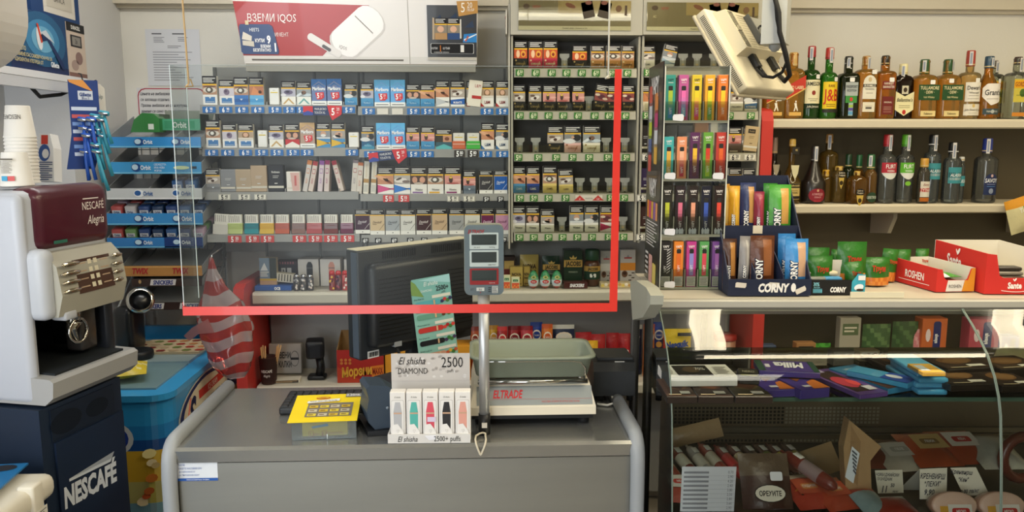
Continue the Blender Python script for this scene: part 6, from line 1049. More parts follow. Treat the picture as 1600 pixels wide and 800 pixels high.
m.build('card', t); m = MB(); m.tube([(0, .0, 0), (0, .02, .02), (0, .06, .024)], .002, '#2a2a2c', 'rubber', 6); m.build('hook', t)
RZ = [(131, 203, 139, 282), (130, 190, 141, 260), (136, 215, 150, 281), (140, 205, 148, 250), (133, 240, 140, 280), (143, 190, 152, 235), (152, 205, 164, 265), (158, 190, 172, 240), (150, 230, 162, 285), (160, 215, 176, 275), (152, 240, 170, 298), (163, 180, 175, 225), (149, 185, 160, 225)]
for i, (x0, y0, x1, y1) in enumerate(RZ):
    y = RY-.010-.0045*({0: 1, 10: 2}.get(i, i % 3)); A_, B_ = onY(x0, y0, y), onY(x1, y1, y); c = '#2a5ab8' if i < 6 else '#3f9ab0'; d = B_-A_
    t = thing('disposable_razor', f'{"dark blue" if i < 6 else "teal"} disposable razor, {ORD[i if i < 6 else i-6]} of the {"dark blue" if i < 6 else "teal"} bunch hanging beside the card', 'razor', A_, 0, 'disposable razors hanging in a bunch')
    m = MB(); m.tube([(0, 0, 0), d*.3+Vector((.002, -.006, 0)), d*.65+Vector((0, -.004, 0)), d], .0045, c, 'plastic', 8, .006); m.build('handle', t)
    m = MB(); m.at(0, 0, .004, 20, 10); m.rbox(-.016, .016, -.006, .004, -.004, .01, .002, c, 'plastic', 1); m.rbox(-.014, .014, -.0085, -.006, -.002, .007, .001, '#c8ccd2', 'chrome', 1); m.build('razor_head', t)
p = onY(155, 200, 2.68); sc = sc_at(p); m = MB(); w, h = 21*sc, 68*sc; m.prism([(0, 0), (w, 0), (w, .9*h), (.7*w, h), (.1*w, h)], 0, .002, 'y', '#dcd6c8', 'card'); m.txt('emplp', .5*w, .72*h, .1*h, '#7a8a8a', .7*w, 1)
for k in range(4): m.ell((.3+.15*k)*w, (.2+.08*(k % 2))*h, .18*w, .1*h, ('#6ab0b0', '#8cc4c4', '#4a9a9a', '#a8d0cc')[k], 1, n=10)
m.tube([(.3*w, -.002, h), (.35*w, -.01, 1.06*h), (.5*w, -.004, 1.08*h)], .0015, '#2a2a2c', 'rubber', 6); tag(m.build('hang_card', None, (p.x-w/2, 2.68, p.z), 20), 'cream hanging card with teal print behind the blue razors', 'hang card')
# ---- pink striped carrier bag
q = onY(330, 404, 2.70); BYc = 2.70; t = thing('carrier_bag', 'pink and white striped plastic carrier bag hanging by the red shelf end', 'bag', (q.x, BYc, q.z))
m = MB(); r0 = [(404, 330, 3, .004), (425, 332, 8, .008), (450, 336, 17, .015), (475, 345, 33, .03), (497, 347, 40, .045), (515, 352, 40, .055), (535, 358, 35, .06), (555, 362, 32, .06), (575, 367, 25, .05), (588, 368, 15, .03)]
rings = [tuple(u+(v-u)*k/4 for u, v in zip(p, q)) for p, q in zip(r0, r0[1:]) for k in range(4)]+[r0[-1]]
n = 44; vs = []
for py, px, hw, dp in rings:
    c = onY(px, py, BYc); s_ = sc_at(c)
    for i in range(n):
        a = 2*math.pi*i/n; k = 1+.07*math.sin(5*a+py*.05)+.04*math.sin(9*a-py*.11); zo = (.016*math.sin(a+1)+.008*math.sin(3*a+py*.02))*min(1, max(0, (py-420)/60))*min(1, max(0, (588-py)/30)); vs.append((c.x-q.x+hw*s_*math.cos(a)*k, dp*math.sin(a)*k, c.z-q.z+zo))
fs = []; cs = []
for j in range(len(rings)-1):
    for i in range(n): fs.append((j*n+i, (j+1)*n+i, (j+1)*n+(i+1) % n, j*n+(i+1) % n)); cs.append('#d8605c' if (j+(3 if i % 22 < 3 else 0)) % 6 < 2.5 else '#ead8d8')
fs.append(tuple((len(rings)-1)*n+i for i in range(n))); cs.append('#e8c0c0')
m.add(vs, fs, cs, 'polybag', True); m.build('sack', t)
k1 = onY(293, 522, BYc-.04)-q; m = MB(); m.add([onY(325, 498, BYc-.05)-q, onY(300, 512, BYc-.05)-q, onY(287, 525, BYc-.05)-q, onY(296, 533, BYc-.05)-q, onY(310, 522, BYc-.05)-q, onY(335, 520, BYc-.05)-q], [(0, 1, 2, 3, 4, 5)], '#e2a4a4', 'polybag'); m.build('handle_flap', t)
m = MB(); m.tube([(0, 0, .0), (.01, .0, -.05), (.035, 0, -.16)], .004, '#e8dede', 'polybag', 6); m.tube([(0, .0, .004), (-.006, 0, -.07), (-.0, 0, -.14)], .005, '#e0a0a0', 'polybag', 6); m.build('handle', t)
m = MB(); m.tube([(0, .0, 0), (0, .01, .012), (-.01, .1, .012), (-.03, .25, .012)], .0025, '#c8ccd0', 'chrome', 6); m.build('wire_hook', t)
# ------------------------------------------------------------------ glass display case on the right
TH = -YAW; KZ = 1.18; KO = onZ(1030, 468, KZ)
EX, EY = Vector((math.cos(TH), math.sin(TH), 0)), Vector((-math.sin(TH), math.cos(TH), 0)); LC = Vector(((CAM-KO).dot(EX), (CAM-KO).dot(EY)))
def KP(px, py, z): v = onZ(px, py, z)-KO; return Vector((v.dot(EX), v.dot(EY), z))
def KY(px, py, y): r = ray(px, py); t_ = (y-LC.y)/r.dot(EY); return Vector((LC.x+t_*r.dot(EX), y, CAM.z+t_*r.z))
def KX(px, py, x): r = ray(px, py); t_ = (x-LC.x)/r.dot(EX); return Vector((x, LC.y+t_*r.dot(EY), CAM.z+t_*r.z))
def KW(v): return Vector((KO.x, KO.y, 0))+EX*v[0]+EY*v[1]+Vector((0, 0, v[2]))
KD = math.degrees(TH)
CW = 1.55; prof = [(0, KZ-.014), (-.012, 1.155), (-.05, 1.132), (-.078, 1.112), (-.118, 1.078), (-.15, 1.038), (-.17, 1.0), (-.183, .96), (-.20, .86), (-.215, .75), (-.225, .60)]
t = thing('display_case', 'curved glass food display case with cream top and steel rail', 'display case', (KO.x, KO.y, 0), KD); CASE = t
m = MB(); m.box(.0, CW, .012, .37, KZ-.022, KZ, '#b9b2a2', 'paint'); m.build('top_panel', t)
m = MB(); m.prism([(-.004, KZ-.034), (-.008, KZ-.026), (-.006, KZ-.004), (.0, KZ-.001), (.011, KZ-.001), (.011, KZ-.034)], -.003, CW, 'x', '#a5a298', 'paint'); m.prism([(-.0085, KZ-.021), (-.0085, KZ-.017), (-.006, KZ-.017), (-.006, KZ-.021)], -.003, CW, 'x', '#5a5852', 'paint'); m.build('front_rail', t)
for x0, x1 in ((0, .708), (.711, CW)):
    vs = []; fs = []
    for y, z in prof: vs += [(x0, y, z), (x1, y, z)]
    for i in range(len(prof)-1): fs.append((2*i, 2*i+2, 2*i+3, 2*i+1))
    m = MB(); m.add(vs, fs, '#eef2ee', 'clear', True); g = m.build('front_glass', t)
    for x in (x0, x1): m = MB(); m.tube([(x, y, z) for y, z in prof], .0018, '#5f6e66', 'gloss', 6); m.build('glass_edge', g)
m = MB(); m.add([(-.002, y, z) for y, z in prof]+[(-.002, .30, .6), (-.002, .30, KZ-.022)], [tuple(range(len(prof)+2))], '#dde4de', 'clear'); m.build('side_glass', t)
ec = [KX(x, y, -.036) for x, y in ((993, 439), (1003, 438), (1019, 449), (1027, 462), (1026, 476), (1014, 496), (997, 500))]; m = MB(); m.prism([(v.y, v.z) for v in ec], -.05, -.022, 'x', '#a5a598', 'plastic'); m.build('end_cap', t)
m = MB(); m.cyl((-.02, .22, .02), (-.02, .22, KZ-.06), .012, '#2c2a26', 'paint'); m.build('corner_post', t)
SHZ = .985; y0s, y1s = KP(1300, 621, SHZ).y, .30
m = MB(); m.box(.012, CW, y0s, y1s, SHZ-.008, SHZ, '#7f9a8c', 'clear'); m.box(.012, CW, y0s-.001, y0s, SHZ-.009, SHZ+.0005, '#3e5a4c', 'gloss'); m.build('glass_shelf', t)
m = MB(); m.box(.006, .014, y0s, y1s, SHZ-.014, SHZ+.004, '#8a97a2', 'paint'); m.build('shelf_bracket', t)
m = MB(); m.box(.0, CW, .325, .345, .55, .838, '#6a5c46', 'paint'); m.at(0, .325, 0)
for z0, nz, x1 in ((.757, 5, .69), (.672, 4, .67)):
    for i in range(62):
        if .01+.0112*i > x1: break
        for j in range(nz): m.rect(.012+.0112*i, z0+.0105*j, .019+.0112*i, z0+.0105*j+.0065, '#8f8672' if i > 36 else '#15120e', 1)  # right-hand holes coloured pale to paint light showing through them
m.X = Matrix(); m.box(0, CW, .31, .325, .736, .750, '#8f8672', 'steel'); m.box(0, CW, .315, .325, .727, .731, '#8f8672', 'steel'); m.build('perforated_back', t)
DZ = .70
m = MB(); m.box(.0, CW, -.215, .325, DZ-.02, DZ, '#5a5448', 'steel'); m.build('lower_deck', t)
m = MB(); m.box(.0, CW, -.225, .40, .02, DZ-.03, '#8f8d86', 'paint'); m.build('base', t)
for px, z in ((1598, 1.0),):
    m = MB(); m.cyl((CW-.6, .30, .955), (CW-.45, .28, .955), .016, '#9a9488', 'plastic'); m.tube([(.78, .3, .97), (.8, .28, .945), (.85, .28, .935), (.9, .28, .95)], .004, '#c9c4b4', 'rubber'); m.build('lamp_fitting', t)
z = KZ-.033; a = KY(1336, 463, -.010); b = KY(1421, 456, -.010)
m = MB(); m.box(0, b.x-a.x, 0, .004, 0, .014, '#d8cfb4', 'card'); tag(m.build('price_strip', None, KW((a.x, .014, KZ+.001)), KD), 'blank cream price strip lying at the front of the display case top', 'price tag')
def on_case(mb, name, label, cat, px, py, z, group=None, rz=0, dz=.001, parent=None):
    p = KW(KP(px, py, z)); return tag(mb.build(name, None, (p.x, p.y, z+dz), KD+rz), label, cat, group)
# ---- vape stand
b0 = KP(1030, 453, KZ); VY = b0.y; VS = [KY(1083, y, VY).z for y in (453, 370, 283, 192)]; VT = KY(1083, 104, VY).z
vx0, vx1 = KY(1031, 400, VY).x, KY(1131, 400, VY).x; VW = vx1-vx0
p = KW((vx0, VY, 0)); KZ += .0015; t = thing('vape_stand', 'four tier clear acrylic vape stand with black lettered side panel', 'display stand', (p.x, p.y, KZ+.001), KD)
VS = [v-KZ for v in VS]; VS[0] = 0; VT -= KZ; VD = .10
m = MB(); m.box(0, VW, VD-.003, VD, 0, VT, '#f0f2ee', 'acryl'); m.build('back_pane', t)
for x in (0, VW-.003): m = MB(); m.box(x, x+.003, 0, VD-.003, 0, VT, '#eef2ee', 'acryl'); m.box(x, x+.003, -.0008, .0008, 0, VT, '#cfd0c4', 'plastic'); m.build('side_pane', t)
for i, z in enumerate(VS):
    m = MB(); m.box(.003, VW-.003, 0, VD-.003, z, z+.003, '#e6e8e0', 'acryl'); m.box(.003, VW-.003, -.0006, .0006, z-.001, z+.005, '#c4bfae', 'plastic'); s = m.build('tier_shelf', t)
    m = MB(); m.box(.003, VW-.003, -.0025, -.0009, z, z+.05, '#f0f2ee', 'clear'); m.build('front_pane', s)
    for k in range(1, 5): m = MB(); m.box(VW*k/5-.001, VW*k/5+.001, .0, .05, z+.003, z+.05, '#e6e8e0', 'acryl'); m.box(VW*k/5-.0011, VW*k/5+.0011, -.0006, .0004, z+.003, z+.05, '#b9b4a4', 'plastic'); m.build('divider', s)
m = MB(); m.box(0, VW, 0, VD, VT-.003, VT, '#e6e8e0', 'acryl'); m.build('top_pane', t)
m = MB(); m.box(-.004, -.001, -.002, VD+.10, -.0, VT+.012, '#1c1b1e', 'gloss'); m.face((-.0042, VD+.10, 0), (0, -1, 0), (0, 0, 1)); sw = VD+.102; T_ = VT+.012
for f in (.91, .45): m.txt('VAPY', .5*sw, f*T_, .042, '#ece8e4', .86*sw, 1, bold=.03)
m.txt('BAR', .7*sw, .865*T_, .009, '#ece8e4', .3*sw, 1); m.txt('600 PUFFS', .5*sw, .41*T_, .012, '#ece8e4', .7*sw, 1)
for i in range(9):
    c = ('#c85a4a', '#d88a4a', '#c8c8cc', '#c24a7a', '#b8c83a', '#d8d8dc', '#5a6a9a', '#e0b04a', '#c8584a')[i]; z = (.82-.038*i)*T_; m.rrect((.12+.4*(i % 2))*sw, z, (.34+.4*(i % 2))*sw, z+.05, .006, c, 1); m.txt('VAPY', (.7-.4*(i % 2))*sw, z+.03, .006, '#d8d4d0', .2*sw, 1)
for k, c in enumerate(('#e08a3a', '#d84a7a', '#e8b84a', '#9a6ab0', '#e8a06a')): m.rect((.14+.15*k)*sw, .30*T_, (.27+.15*k)*sw, .38*T_, c, 1)
m.lines(.12*sw, .17*T_, .9*sw, .29*T_, 9, '#d8d4d0', 1, .4, .4); m.rrect(.35*sw, .0*T_, .6*sw, .13*T_, .006, '#e0a8a0', 1); m.rrect(.62*sw, .0*T_, .85*sw, .1*T_, .006, '#e8d070', 1); m.lines(.08*sw, .02*T_, .3*sw, .14*T_, 5, '#d8d4d0', 1, .5, .2); m.build('printed_side', t)
VR = [(3, 'top', 117, [(1042,1057,'#3a9184','#a3b53a','#3f86b8','teal'),(1060,1075,'#bb5a92','#e06aa8','#5fa8c8','pink'),(1081.5,1097,'#d9be35','#e3c92e','#d8508a','yellow'),(1101,1117,'#e3a733','#e2cf2f','#5f9a4a','amber'),(1120,1136,'#e67f38','#e8c032','#e88a4a','orange')]),
 (2, 'second', 207, [(1036,1054,'#43a8a8','#d8a84a','#c8a840','turquoise'),(1056,1074,'#e39268','#e8b090','#b8344a','salmon'),(1076,1091.5,'#5c3058','#e8b83a','#6a3a4a','plum'),(1094.5,1111,'#689f40','#c83a2c','#a8c83a','leaf green'),(1113,1132,'#bb4038','#d8622e','#b83a3a','scarlet')]),
 (1, 'third', 291, [(1033,1048,'#26241f','#b8bc3a','#2a2820','black with olive'),(1051,1067,'#2a2025','#d8708a','#3a2228','black with pink'),(1070.5,1086,'#2a2220','#e8a080','#3a2820','black with peach'),(1089.5,1105,'#1f2130','#3f5ab0','#22284a','black with blue'),(1108,1125,'#2a1d1c','#dc4a38','#3a2020','black with red')]),
 (0, 'bottom', 378, [(1030.5,1046,'#1f1c1c','#3a3836','#2a2826','black striped'),(1048.5,1066,'#e5842f','#d86a2a','#e0702e','bright orange'),(1068,1085,'#c03f8a','#8a8ac8','#9a8ac0','magenta'),(1087,1104,'#5ba05a','#d84a5a','#d8505a','light green'),(1106,1123.5,'#7a4a8e','#a86aa8','#b078a8','violet')])]
for tier, tn, top, row in VR:
    for i, (l, r, bg, d1_, d2_, nm) in enumerate(row):
        x = VW*(i+.5)/5; w = min(.0235, (r-l)*sc_at(p)*.97); t_ = top+(7 if tier == 2 and i < 2 else 0); h = KY(1083, t_, VY).z-KZ-VS[tier]-.004; m = MB(); m.X = Matrix.Translation((-w/2, 0, 0)); m.rbox(0, w, 0, .022, 0, h, .0008, bg, 'gloss', 1, False)
        m.txt('VAPY', .5*w, .89*h, .055*h, '#1f2a2a' if tier == 3 and i in (0, 2) else '#f2ece6', .74*w, 2, bold=.02); m.rect(.25*w, .825*h, .75*w, .835*h, '#e8e0d8', 2)
        lo = .26 if tier == 0 else .06; d0 = .28*w; d9 = .72*w; zt_ = .66*h if tier else .74*h
        if nm != 'black striped':
            m.rrect(d0, zt_, d9, zt_+.10*h, .002, '#2a2826', 2); n_ = 8; c1, c2 = [tuple(int(c[k:k+2], 16) for k in (1, 3, 5)) for c in (d1_, d2_)]
            for k in range(n_):
                f = min(1, max(0, (k-1.5)/4)); cc = '#%02x%02x%02x' % tuple(int(u+(v-u)*f) for u, v in zip(c1, c2)); zz0 = zt_-(zt_-lo*h)*(k+1)/n_; m.rect(d0, zz0, d9, zt_-(zt_-lo*h)*k/n_, cc, 2)
            m.txt('VAPY', .5*w, (lo+.16)*h, .3*w, '#f0ece8', .24*h, 4, rot=90)
        else:
            for k in range(9): m.poly([(.6*w, (.3+.06*k)*h), (.98*w, (.36+.06*k)*h), (.98*w, (.38+.06*k)*h), (.6*w, (.32+.06*k)*h)], '#c8c4c0', 2)
            m.txt('VAPY', .4*w, .4*h, .3*w, '#d8d4d0', .3*h, 4, rot=90)
        if tier == 0: m.rect(.04*w, .03*h, .96*w, .24*h, '#d9d4c8', 3); m.lines(.1*w, .05*h, .9*w, .22*h, 7, '#77726a', 4, .35, .2)
        if tier == 1: [m.poly([(a_*w, .02*h), ((a_+.22)*w, .02*h), ((a_+.26)*w, .1*h), ((a_+.1)*w, .15*h), ((a_-.03)*w, .1*h)], '#c4c8cc', 4) for a_ in (.1, .4, .64)]
        if tier == 3 and i > 0: m.ell(.5*w, .06*h, .25*w, .045*h, ('#c83a3a', '#c83a3a', '#d85a3a', '#7a9a3a', '#d8702a')[i], 4, n=10)
        q = KW((vx0+x, VY+.004, 0)); o = m.build('vape_box', None, (q.x, q.y, KZ+.001+VS[tier]+.0036), KD); tag(o, f'slim {nm} vape box, {ORD[i]} from left on the {tn} tier of the stand', 'vape box', 'vape boxes in the acrylic stand')
for tier, x in ((3, .22), (2, .12), (2, .86), (1, .14), (0, .16)):
    q = KW((vx0+x*VW, VY-.0045, 0)); m = MB(); m.prism([(-.013, .002), (.010, .0), (.013, .004), (.013, .014), (.009, .017), (-.011, .016), (-.014, .010)], 0, .0008, 'y', '#d9d8dc', 'card'); tag(m.build('price_sticker', None, (q.x, q.y, KZ+VS[tier]+.004), KD), f'blank white price sticker on the {["bottom", "third", "second", "top"][tier]} tier front pane, {"right" if x > .5 else "left"} end', 'price tag', 'white price stickers on the vape stand')
# ---- cereal bar stand
a, b = KP(1137, 463, KZ), KP(1265, 462, KZ); w = b.x-a.x; p = KW(a); fy = lambda py, y: KY(1200, py, y).z-KZ; BY = a.y
t = thing('bar_stand', 'two tier navy cardboard cereal bar stand beside the vape stand', 'display stand', (p.x, p.y, KZ+.001), KD)
h1 = fy(437, BY); zu0, zu1 = fy(378, BY+.1), fy(353, BY+.1)
m = MB(); m.box(0, w, 0, .003, 0, h1, '#1d2338', 'card'); m.box(0, w, .003, .197, 0, .003, '#1d2338', 'card'); m.prism([(.003, .003), (.003, h1), (.1, zu1), (.197, zu1+.12), (.197, .003)], 0, .003, 'x', '#232a42', 'card'); m.prism([(.003, .003), (.003, h1), (.1, zu1), (.197, zu1+.12), (.197, .003)], w-.003, w, 'x', '#232a42', 'card')
m.txt('CORNY', .55*w, .5*h1, .5*h1, '#e6e2dc', .4*w, 2, it=.15, bold=.05); m.ell(.785*w, .5*h1, .03*w, .27*h1, '#e6e2dc', 1, n=12)
for x, r_ in ((.15, -3), (.55, 0), (.87, 28)): c, s_ = math.cos(R(r_)), math.sin(R(r_)); m.poly([(x*w+(u*c-v*s_)*.013, .66*h1+(u*s_+v*c)*.013-(.3*h1 if x > .8 else 0)) for u, v in ((-1, -.45), (.8, -.5), (1, -.2), (1, .4), (-.8, .5), (-1, .3))], '#cfc6b8', 4 if x != .55 else 1)
m.build('lower_tray', t)
m = MB(); m.box(.003, w-.003, .1, .103, zu0-.04, zu1, '#20263c', 'card'); m.box(.003, w-.003, .103, .194, zu0-.004, zu0, '#1d2338', 'card'); m.box(.003, w-.003, .194, .197, .003, zu1+.12, '#20263c', 'card'); m.at(0, .1, 0); m.rect(.42*w, zu1-.02, .54*w, zu1-.0, '#d8ccb4', 2); m.build('upper_tray', t)
for f in (.33, .66): m = MB(); m.prism([(.004, .003), (.004, h1+.01), (.098, zu0-.01), (.098, .003)], f*w, f*w+.002, 'x', '#2a3048', 'card'); m.build('divider', t)
def bar(w, h, d, c, acc, text, tc='#f2f0ec', seed=0):
    m = MB(); m.pillow(w, h, d, lambda u, v, s: (acc if (.52 < u < .86 and .28 < v < .93 and s == 0) else c) if .05 < v < .95 else c, 'film', 8, 14, .07, 2.2, seed)
    m.X = Matrix.Translation((0, -d*.5-.0008, 0)); m.txt(text, -.2*w, .36*h, .30*w, '#1d2440', .52*h, 1, rot=90, bold=.12); m.txt(text, -.2*w, .36*h, .30*w, tc, .52*h, 2, rot=90, bold=.03); m.txt('BIG', .22*w, .12*h, .17*w, '#c8443a', .3*w, 2, bold=.03); m.X = Matrix(); return m
def put_bar(l, r, t_, zb, y, c, acc, label, tilt=0, seed=0, turn=0, z1=None):
    sc = sc_at(KW((a.x, BY, KZ))); wb = (r-l)*sc; x = KY((l+r)/2, 400, BY+y).x; h = KY((l+r)/2, t_, BY+y).z-(KZ+.001+zb); q = KW((x, BY+y, 0)); m = bar(wb, h, .026, c, acc, 'CORNY', seed=seed)
    tag(m.build('cereal_bar', None, (q.x, q.y, KZ+zb+.002), rot=(R(-4), R(tilt), R(KD+turn))), label, 'cereal bar', 'cereal bars in the navy stand')
put_bar(1130, 1152, 374, .0035, .05, '#4a2c1e', '#a8743a', 'brown wrapped cereal bar at the left end of the lower tier', seed=1)
put_bar(1153, 1172, 370, .0035, .045, '#8a8684', '#a8a4a0', 'silver grey wrapped cereal bar seen from its foil back', 3, 2, 12)
put_bar(1173, 1211, 369, .0035, .04, '#5a3018', '#8a5430', 'wide chocolate brown cereal bar in the middle of the lower tier', seed=3)
put_bar(1216, 1244, 366, .0035, .072, '#2f7ab8', '#3f8ac8', 'blue wrapped cereal bar behind the other blue bar', seed=4)
put_bar(1228, 1264, 374, .0035, .035, '#3a86c4', '#c8a080', 'front blue wrapped cereal bar with pale granola picture', seed=5)
put_bar(1120, 1138, 288, zu0, .15, '#c89030', '#c8a860', 'amber cereal bar at the hidden left end of the upper tier', seed=11)
put_bar(1136, 1154, 291, zu0, .145, '#d8a02a', '#d8a838', 'mustard yellow cereal bar on the upper tier', seed=6)
put_bar(1153, 1179, 286, zu0, .15, '#2a3560', '#b88a50', 'navy blue cereal bar with nut picture on the upper tier', seed=7)
put_bar(1175, 1192, 300, zu0, .14, '#8a2a40', '#9a3448', 'maroon cereal bar on the upper tier beside the green one', seed=8)
put_bar(1189, 1212, 287, zu0, .16, '#2f7a24', '#3a8a2c', 'dark green cereal bar behind the lighter green bar', seed=9)
put_bar(1198, 1234, 289, zu0, .14, '#4a9a34', '#c89850', 'bright green cereal bar with hazelnut picture on the upper tier', seed=10)
# ---- low protein bar box
a2, b2 = KP(1267, 461, KZ), KP(1351, 461, KZ); w = b2.x-a2.x; p = KW(a2); y_ = a2.y; t = thing('bar_box', 'low open black and turquoise bar box beside the navy stand', 'display box', (p.x, p.y, KZ+.001), KD)
h = KY(1300, 438, y_).z-KZ; m = MB(); m.box(0, .75*w, 0, .002, 0, h, '#1a1918', 'card'); m.prism([(.74*w, 0), (w, 0), (w, h*1.35), (.86*w, h*1.4), (.78*w, h*1.0), (.74*w, h*.8)], 0, .002, 'y', '#3fa3b8', 'card'); m.box(0, w, .002, .11, 0, .002, '#2a2826', 'card'); m.box(w-.002, w, .002, .11, 0, h*1.3, '#57534c', 'card'); m.box(0, w, .108, .11, 0, h*1.9, '#d5d0c4', 'card'); m.prism([(.002, 0), (.002, h), (.108, h*1.9), (.108, 0)], 0, .002, 'x', '#3a3632', 'card')
m.txt('CORNY', .5*w, .35*h, .34*h, '#ece8e2', .3*w, 2, it=.15, bold=.05); m.txt('30%', .09*w, .72*h, .24*h, '#8fd0dc', .14*w, 2, bold=.02); m.txt('PROTEIN', .1*w, .5*h, .1*h, '#8fd0dc', .16*w, 2); m.rect(.03*w, .12*h, .2*w, .4*h, '#6ab8c8', 2); m.lines(.03*w, .12*h, .2*w, .4*h, 3, '#1a1918', 3, .3, .2); m.ell(.88*w, .5*h, .09*w, .22*h, '#e6ecf0', 2, n=12, rot=15); m.ell(.9*w, .33*h, .07*w, .08*h, '#3a2a22', 3, n=10); m.rect(.86*w, .98*h, .99*w, 1.3*h, '#e8e6e2', 2); m.build('box', t)
for k, (c1, c2, z) in enumerate((('#8a8a84', '#e0784a', .012), ('#7d807a', '#3a86b8', .026), ('#8a8a84', '#d8c8a8', .036))):
    m = MB(); m.rbox(.004, .7*w, .010+.028*k, .034+.028*k, 0, .010, .004, c1, 'film'); m.rbox(.36*w, .701*w, .0095+.028*k, .0345+.028*k, -.0005, .0105, .004, c2, 'film'); tag(m.build('protein_bar', None, (p.x, p.y, KZ+z), KD), f'grey protein bar with {("orange", "blue", "cream")[k]} end lying in the low open box', 'cereal bar', 'bars in the low box')
# ---- green snack bags
def snack(w, h, d, seed):
    return MB().pillow(w, h, d, lambda u, v, s: '#28681d' if v > .3 or s else ('#c8702a' if (int(u*8)+int(v*20)) % 2 else '#d88a3a'), 'film', 10, 14, .06, 2.2, seed, gusset=1)
SB = [(1258, 1296, 386, 408, .16, 0), (1262, 1302, 399, 416, .12, 0), (1310, 1355, 377, 436, .16, 0), (1296, 1314, 389, 412, .2, 4), (1350, 1394, 402, 437, .16, 0), (1324, 1352, 408, 437, .11, -6), (1376, 1402, 388, 408, .23, 5), (1398, 1424, 389, 406, .25, 0), (1432, 1452, 388, 400, .27, 0)]
SN = ['at the left behind the low bar box', 'lying before the leftmost green bag', 'standing tallest among the green bags', 'squeezed left of the tallest green bag', 'with orange balls showing, beside the red box', 'slumped in front of the tallest green bag', 'behind the bag with orange balls', 'further back near the red box', 'peeping out behind the red box']
for i, (l, r, t_, b_, yy, tl) in enumerate(SB):
    q = KY((l+r)/2, t_, yy); sc = sc_at(KW(q)); w = (r-l)*sc; h = max(.045, q.z-KZ-.004); m = snack(w, h, .035, 20+i); m.X = Matrix.Translation((0, -.0185, 0)); m.txt('Труи', 0, .62*h, .2*w, '#b83a22', .7*w, 1, bold=.05); qq = KW((q.x, yy+(.01 if i == 4 else 0), 0))
    tag(m.build('snack_bag', None, (qq.x, qq.y, KZ+.003), rot=(R(-1), R(tl), R(KD+(i*7 % 11-5)))), f'green snack bag {SN[i]}', 'snack bag', 'green snack bags on the display case')
# ---- red carton boxes
def red_box(A, B, D, hA, hB, hD, label, name, txt, low, side):
    """A near corner, B far end of the long left side, D right end of the front (local case coordinates at table height)"""
    A, B, D = [Vector((v[0], v[1], 0)) for v in (A, B, D)]; Cc = B+(D-A); p = KW(A); t = thing('carton_box', label, 'display box', (p.x, p.y, KZ+.001), KD); B -= A; D -= A; Cc -= A; A = Vector((0, 0, 0)); up = Vector((0, 0, 1)); red = '#c8302a'
    def wall(P, Q, h0, h1, c, ci, name, cut=None):
        m = MB(); d = (Q-P).normalized(); L_ = (Q-P).length; nrm = d.cross(up); m.face((P.x, P.y, 0), d, up)
        pts = cut(L_) if cut else [(0, 0), (L_, 0), (L_, h1), (0, h0)]
        m.prism(pts, 0, .0025, 'y', c, 'card'); m.poly([(x, z) for x, z in pts], ci, -.0032/E_, 'card'); return m
    m = wall(B, A, hB, hA, red, '#d8d2c4', 'side'); Ls = (A-B).length; side(m, Ls, hA); m.build('long_side', t)
    def cut(L_): return [(0, 0), (L_, 0), (L_, hD), (L_*.9, hD*.96), (L_*.82, low+.004), (L_*.78, low), (L_*.26, low), (L_*.2, low+.006), (L_*.14, hA*.97), (0, hA)]
    m = wall(A, D, hA, hD, red, '#d8d2c4', 'front', cut); txt(m, (D-A).length, low); m.build('front_panel', t)
    m = wall(Cc, B, hB, hB, '#d8d2c4', '#d8d2c4', 'back'); m.build('back_panel', t); m = wall(D, Cc, hD, hB, '#d8d2c4', '#d8d2c4', 'right'); m.build('right_side', t)
    m = MB(); m.add([(v.x, v.y, .001) for v in (A, D, Cc, B)], [(0, 1, 2, 3)], '#cfc8b8', 'card'); m.build('bottom', t); return t, p, B, D
A_, B_, D_ = KP(1462, 457, KZ), KP(1394, 438, KZ), KP(1521, 456, KZ); yy = A_.y
hA = KY(1462, 421, A_.y).z-KZ; hB = KY(1394, 402, B_.y).z-KZ; hD = KY(1523, 419, D_.y).z-KZ
def s1(m, L_, h): m.txt('ROSHEN', .52*L_, .52*h, .34*h, '#f0eae4', .78*L_, 2, bold=.02); m.rect(.16*L_, .2*h, .86*L_, .225*h, '#f0eae4', 2)
def t1(m, L_, low): m.poly([(.25*L_, .001), (.68*L_, .001), (.74*L_, low), (.3*L_, low)], '#dcd8d0', 1); m.poly([(.68*L_, .001), (L_, .001), (L_, hD), (.9*L_, hD*.96), (.82*L_, low), (.74*L_, low)], '#d8902a', 2); m.txt('ROSHEN', .49*L_, .5*low, .3*low, '#3a302a', .38*L_, 3)
t, rp, rB, rD = red_box(A_, B_, D_, hA, hB, hD, 'low red cardboard box of sweets at the case front edge', 'ROSHEN', t1, .5*hA, s1)
for i, (f, g, z, c, c2, nm, tl) in enumerate(((.45, .3, .004, '#c8382e', '#d85a4a', 'red', 0), (.6, .28, .014, '#c8382e', '#d0483a', 'upper red', 4), (.62, .32, .026, '#3f8a2a', '#d8dce0', 'green and silver', 10), (.42, .55, .022, '#d8c080', '#7a8a3a', 'gold', -8), (.3, .7, .016, '#c89a5a', '#8a4a2a', 'copper', 6))):
    c_ = rD*f+rB*g; m = MB(); m.X = Euler((R(-88), 0, 0)).to_matrix().to_4x4() @ Matrix.Translation((0, 0, -.03)); m.pillow(.05, .06, .012, lambda u, v, s, c=c, c2=c2: c if u > .35 else c2, 'film', 6, 6, .1, 2, i); q = rp+EX*c_.x+EY*c_.y; tag(m.build('wrapped_sweet', None, (q.x, q.y, KZ+z+.008), KD+tl), f'{nm} wrapped sweet lying inside the low red box', 'sweet', 'wrapped sweets in the red box')
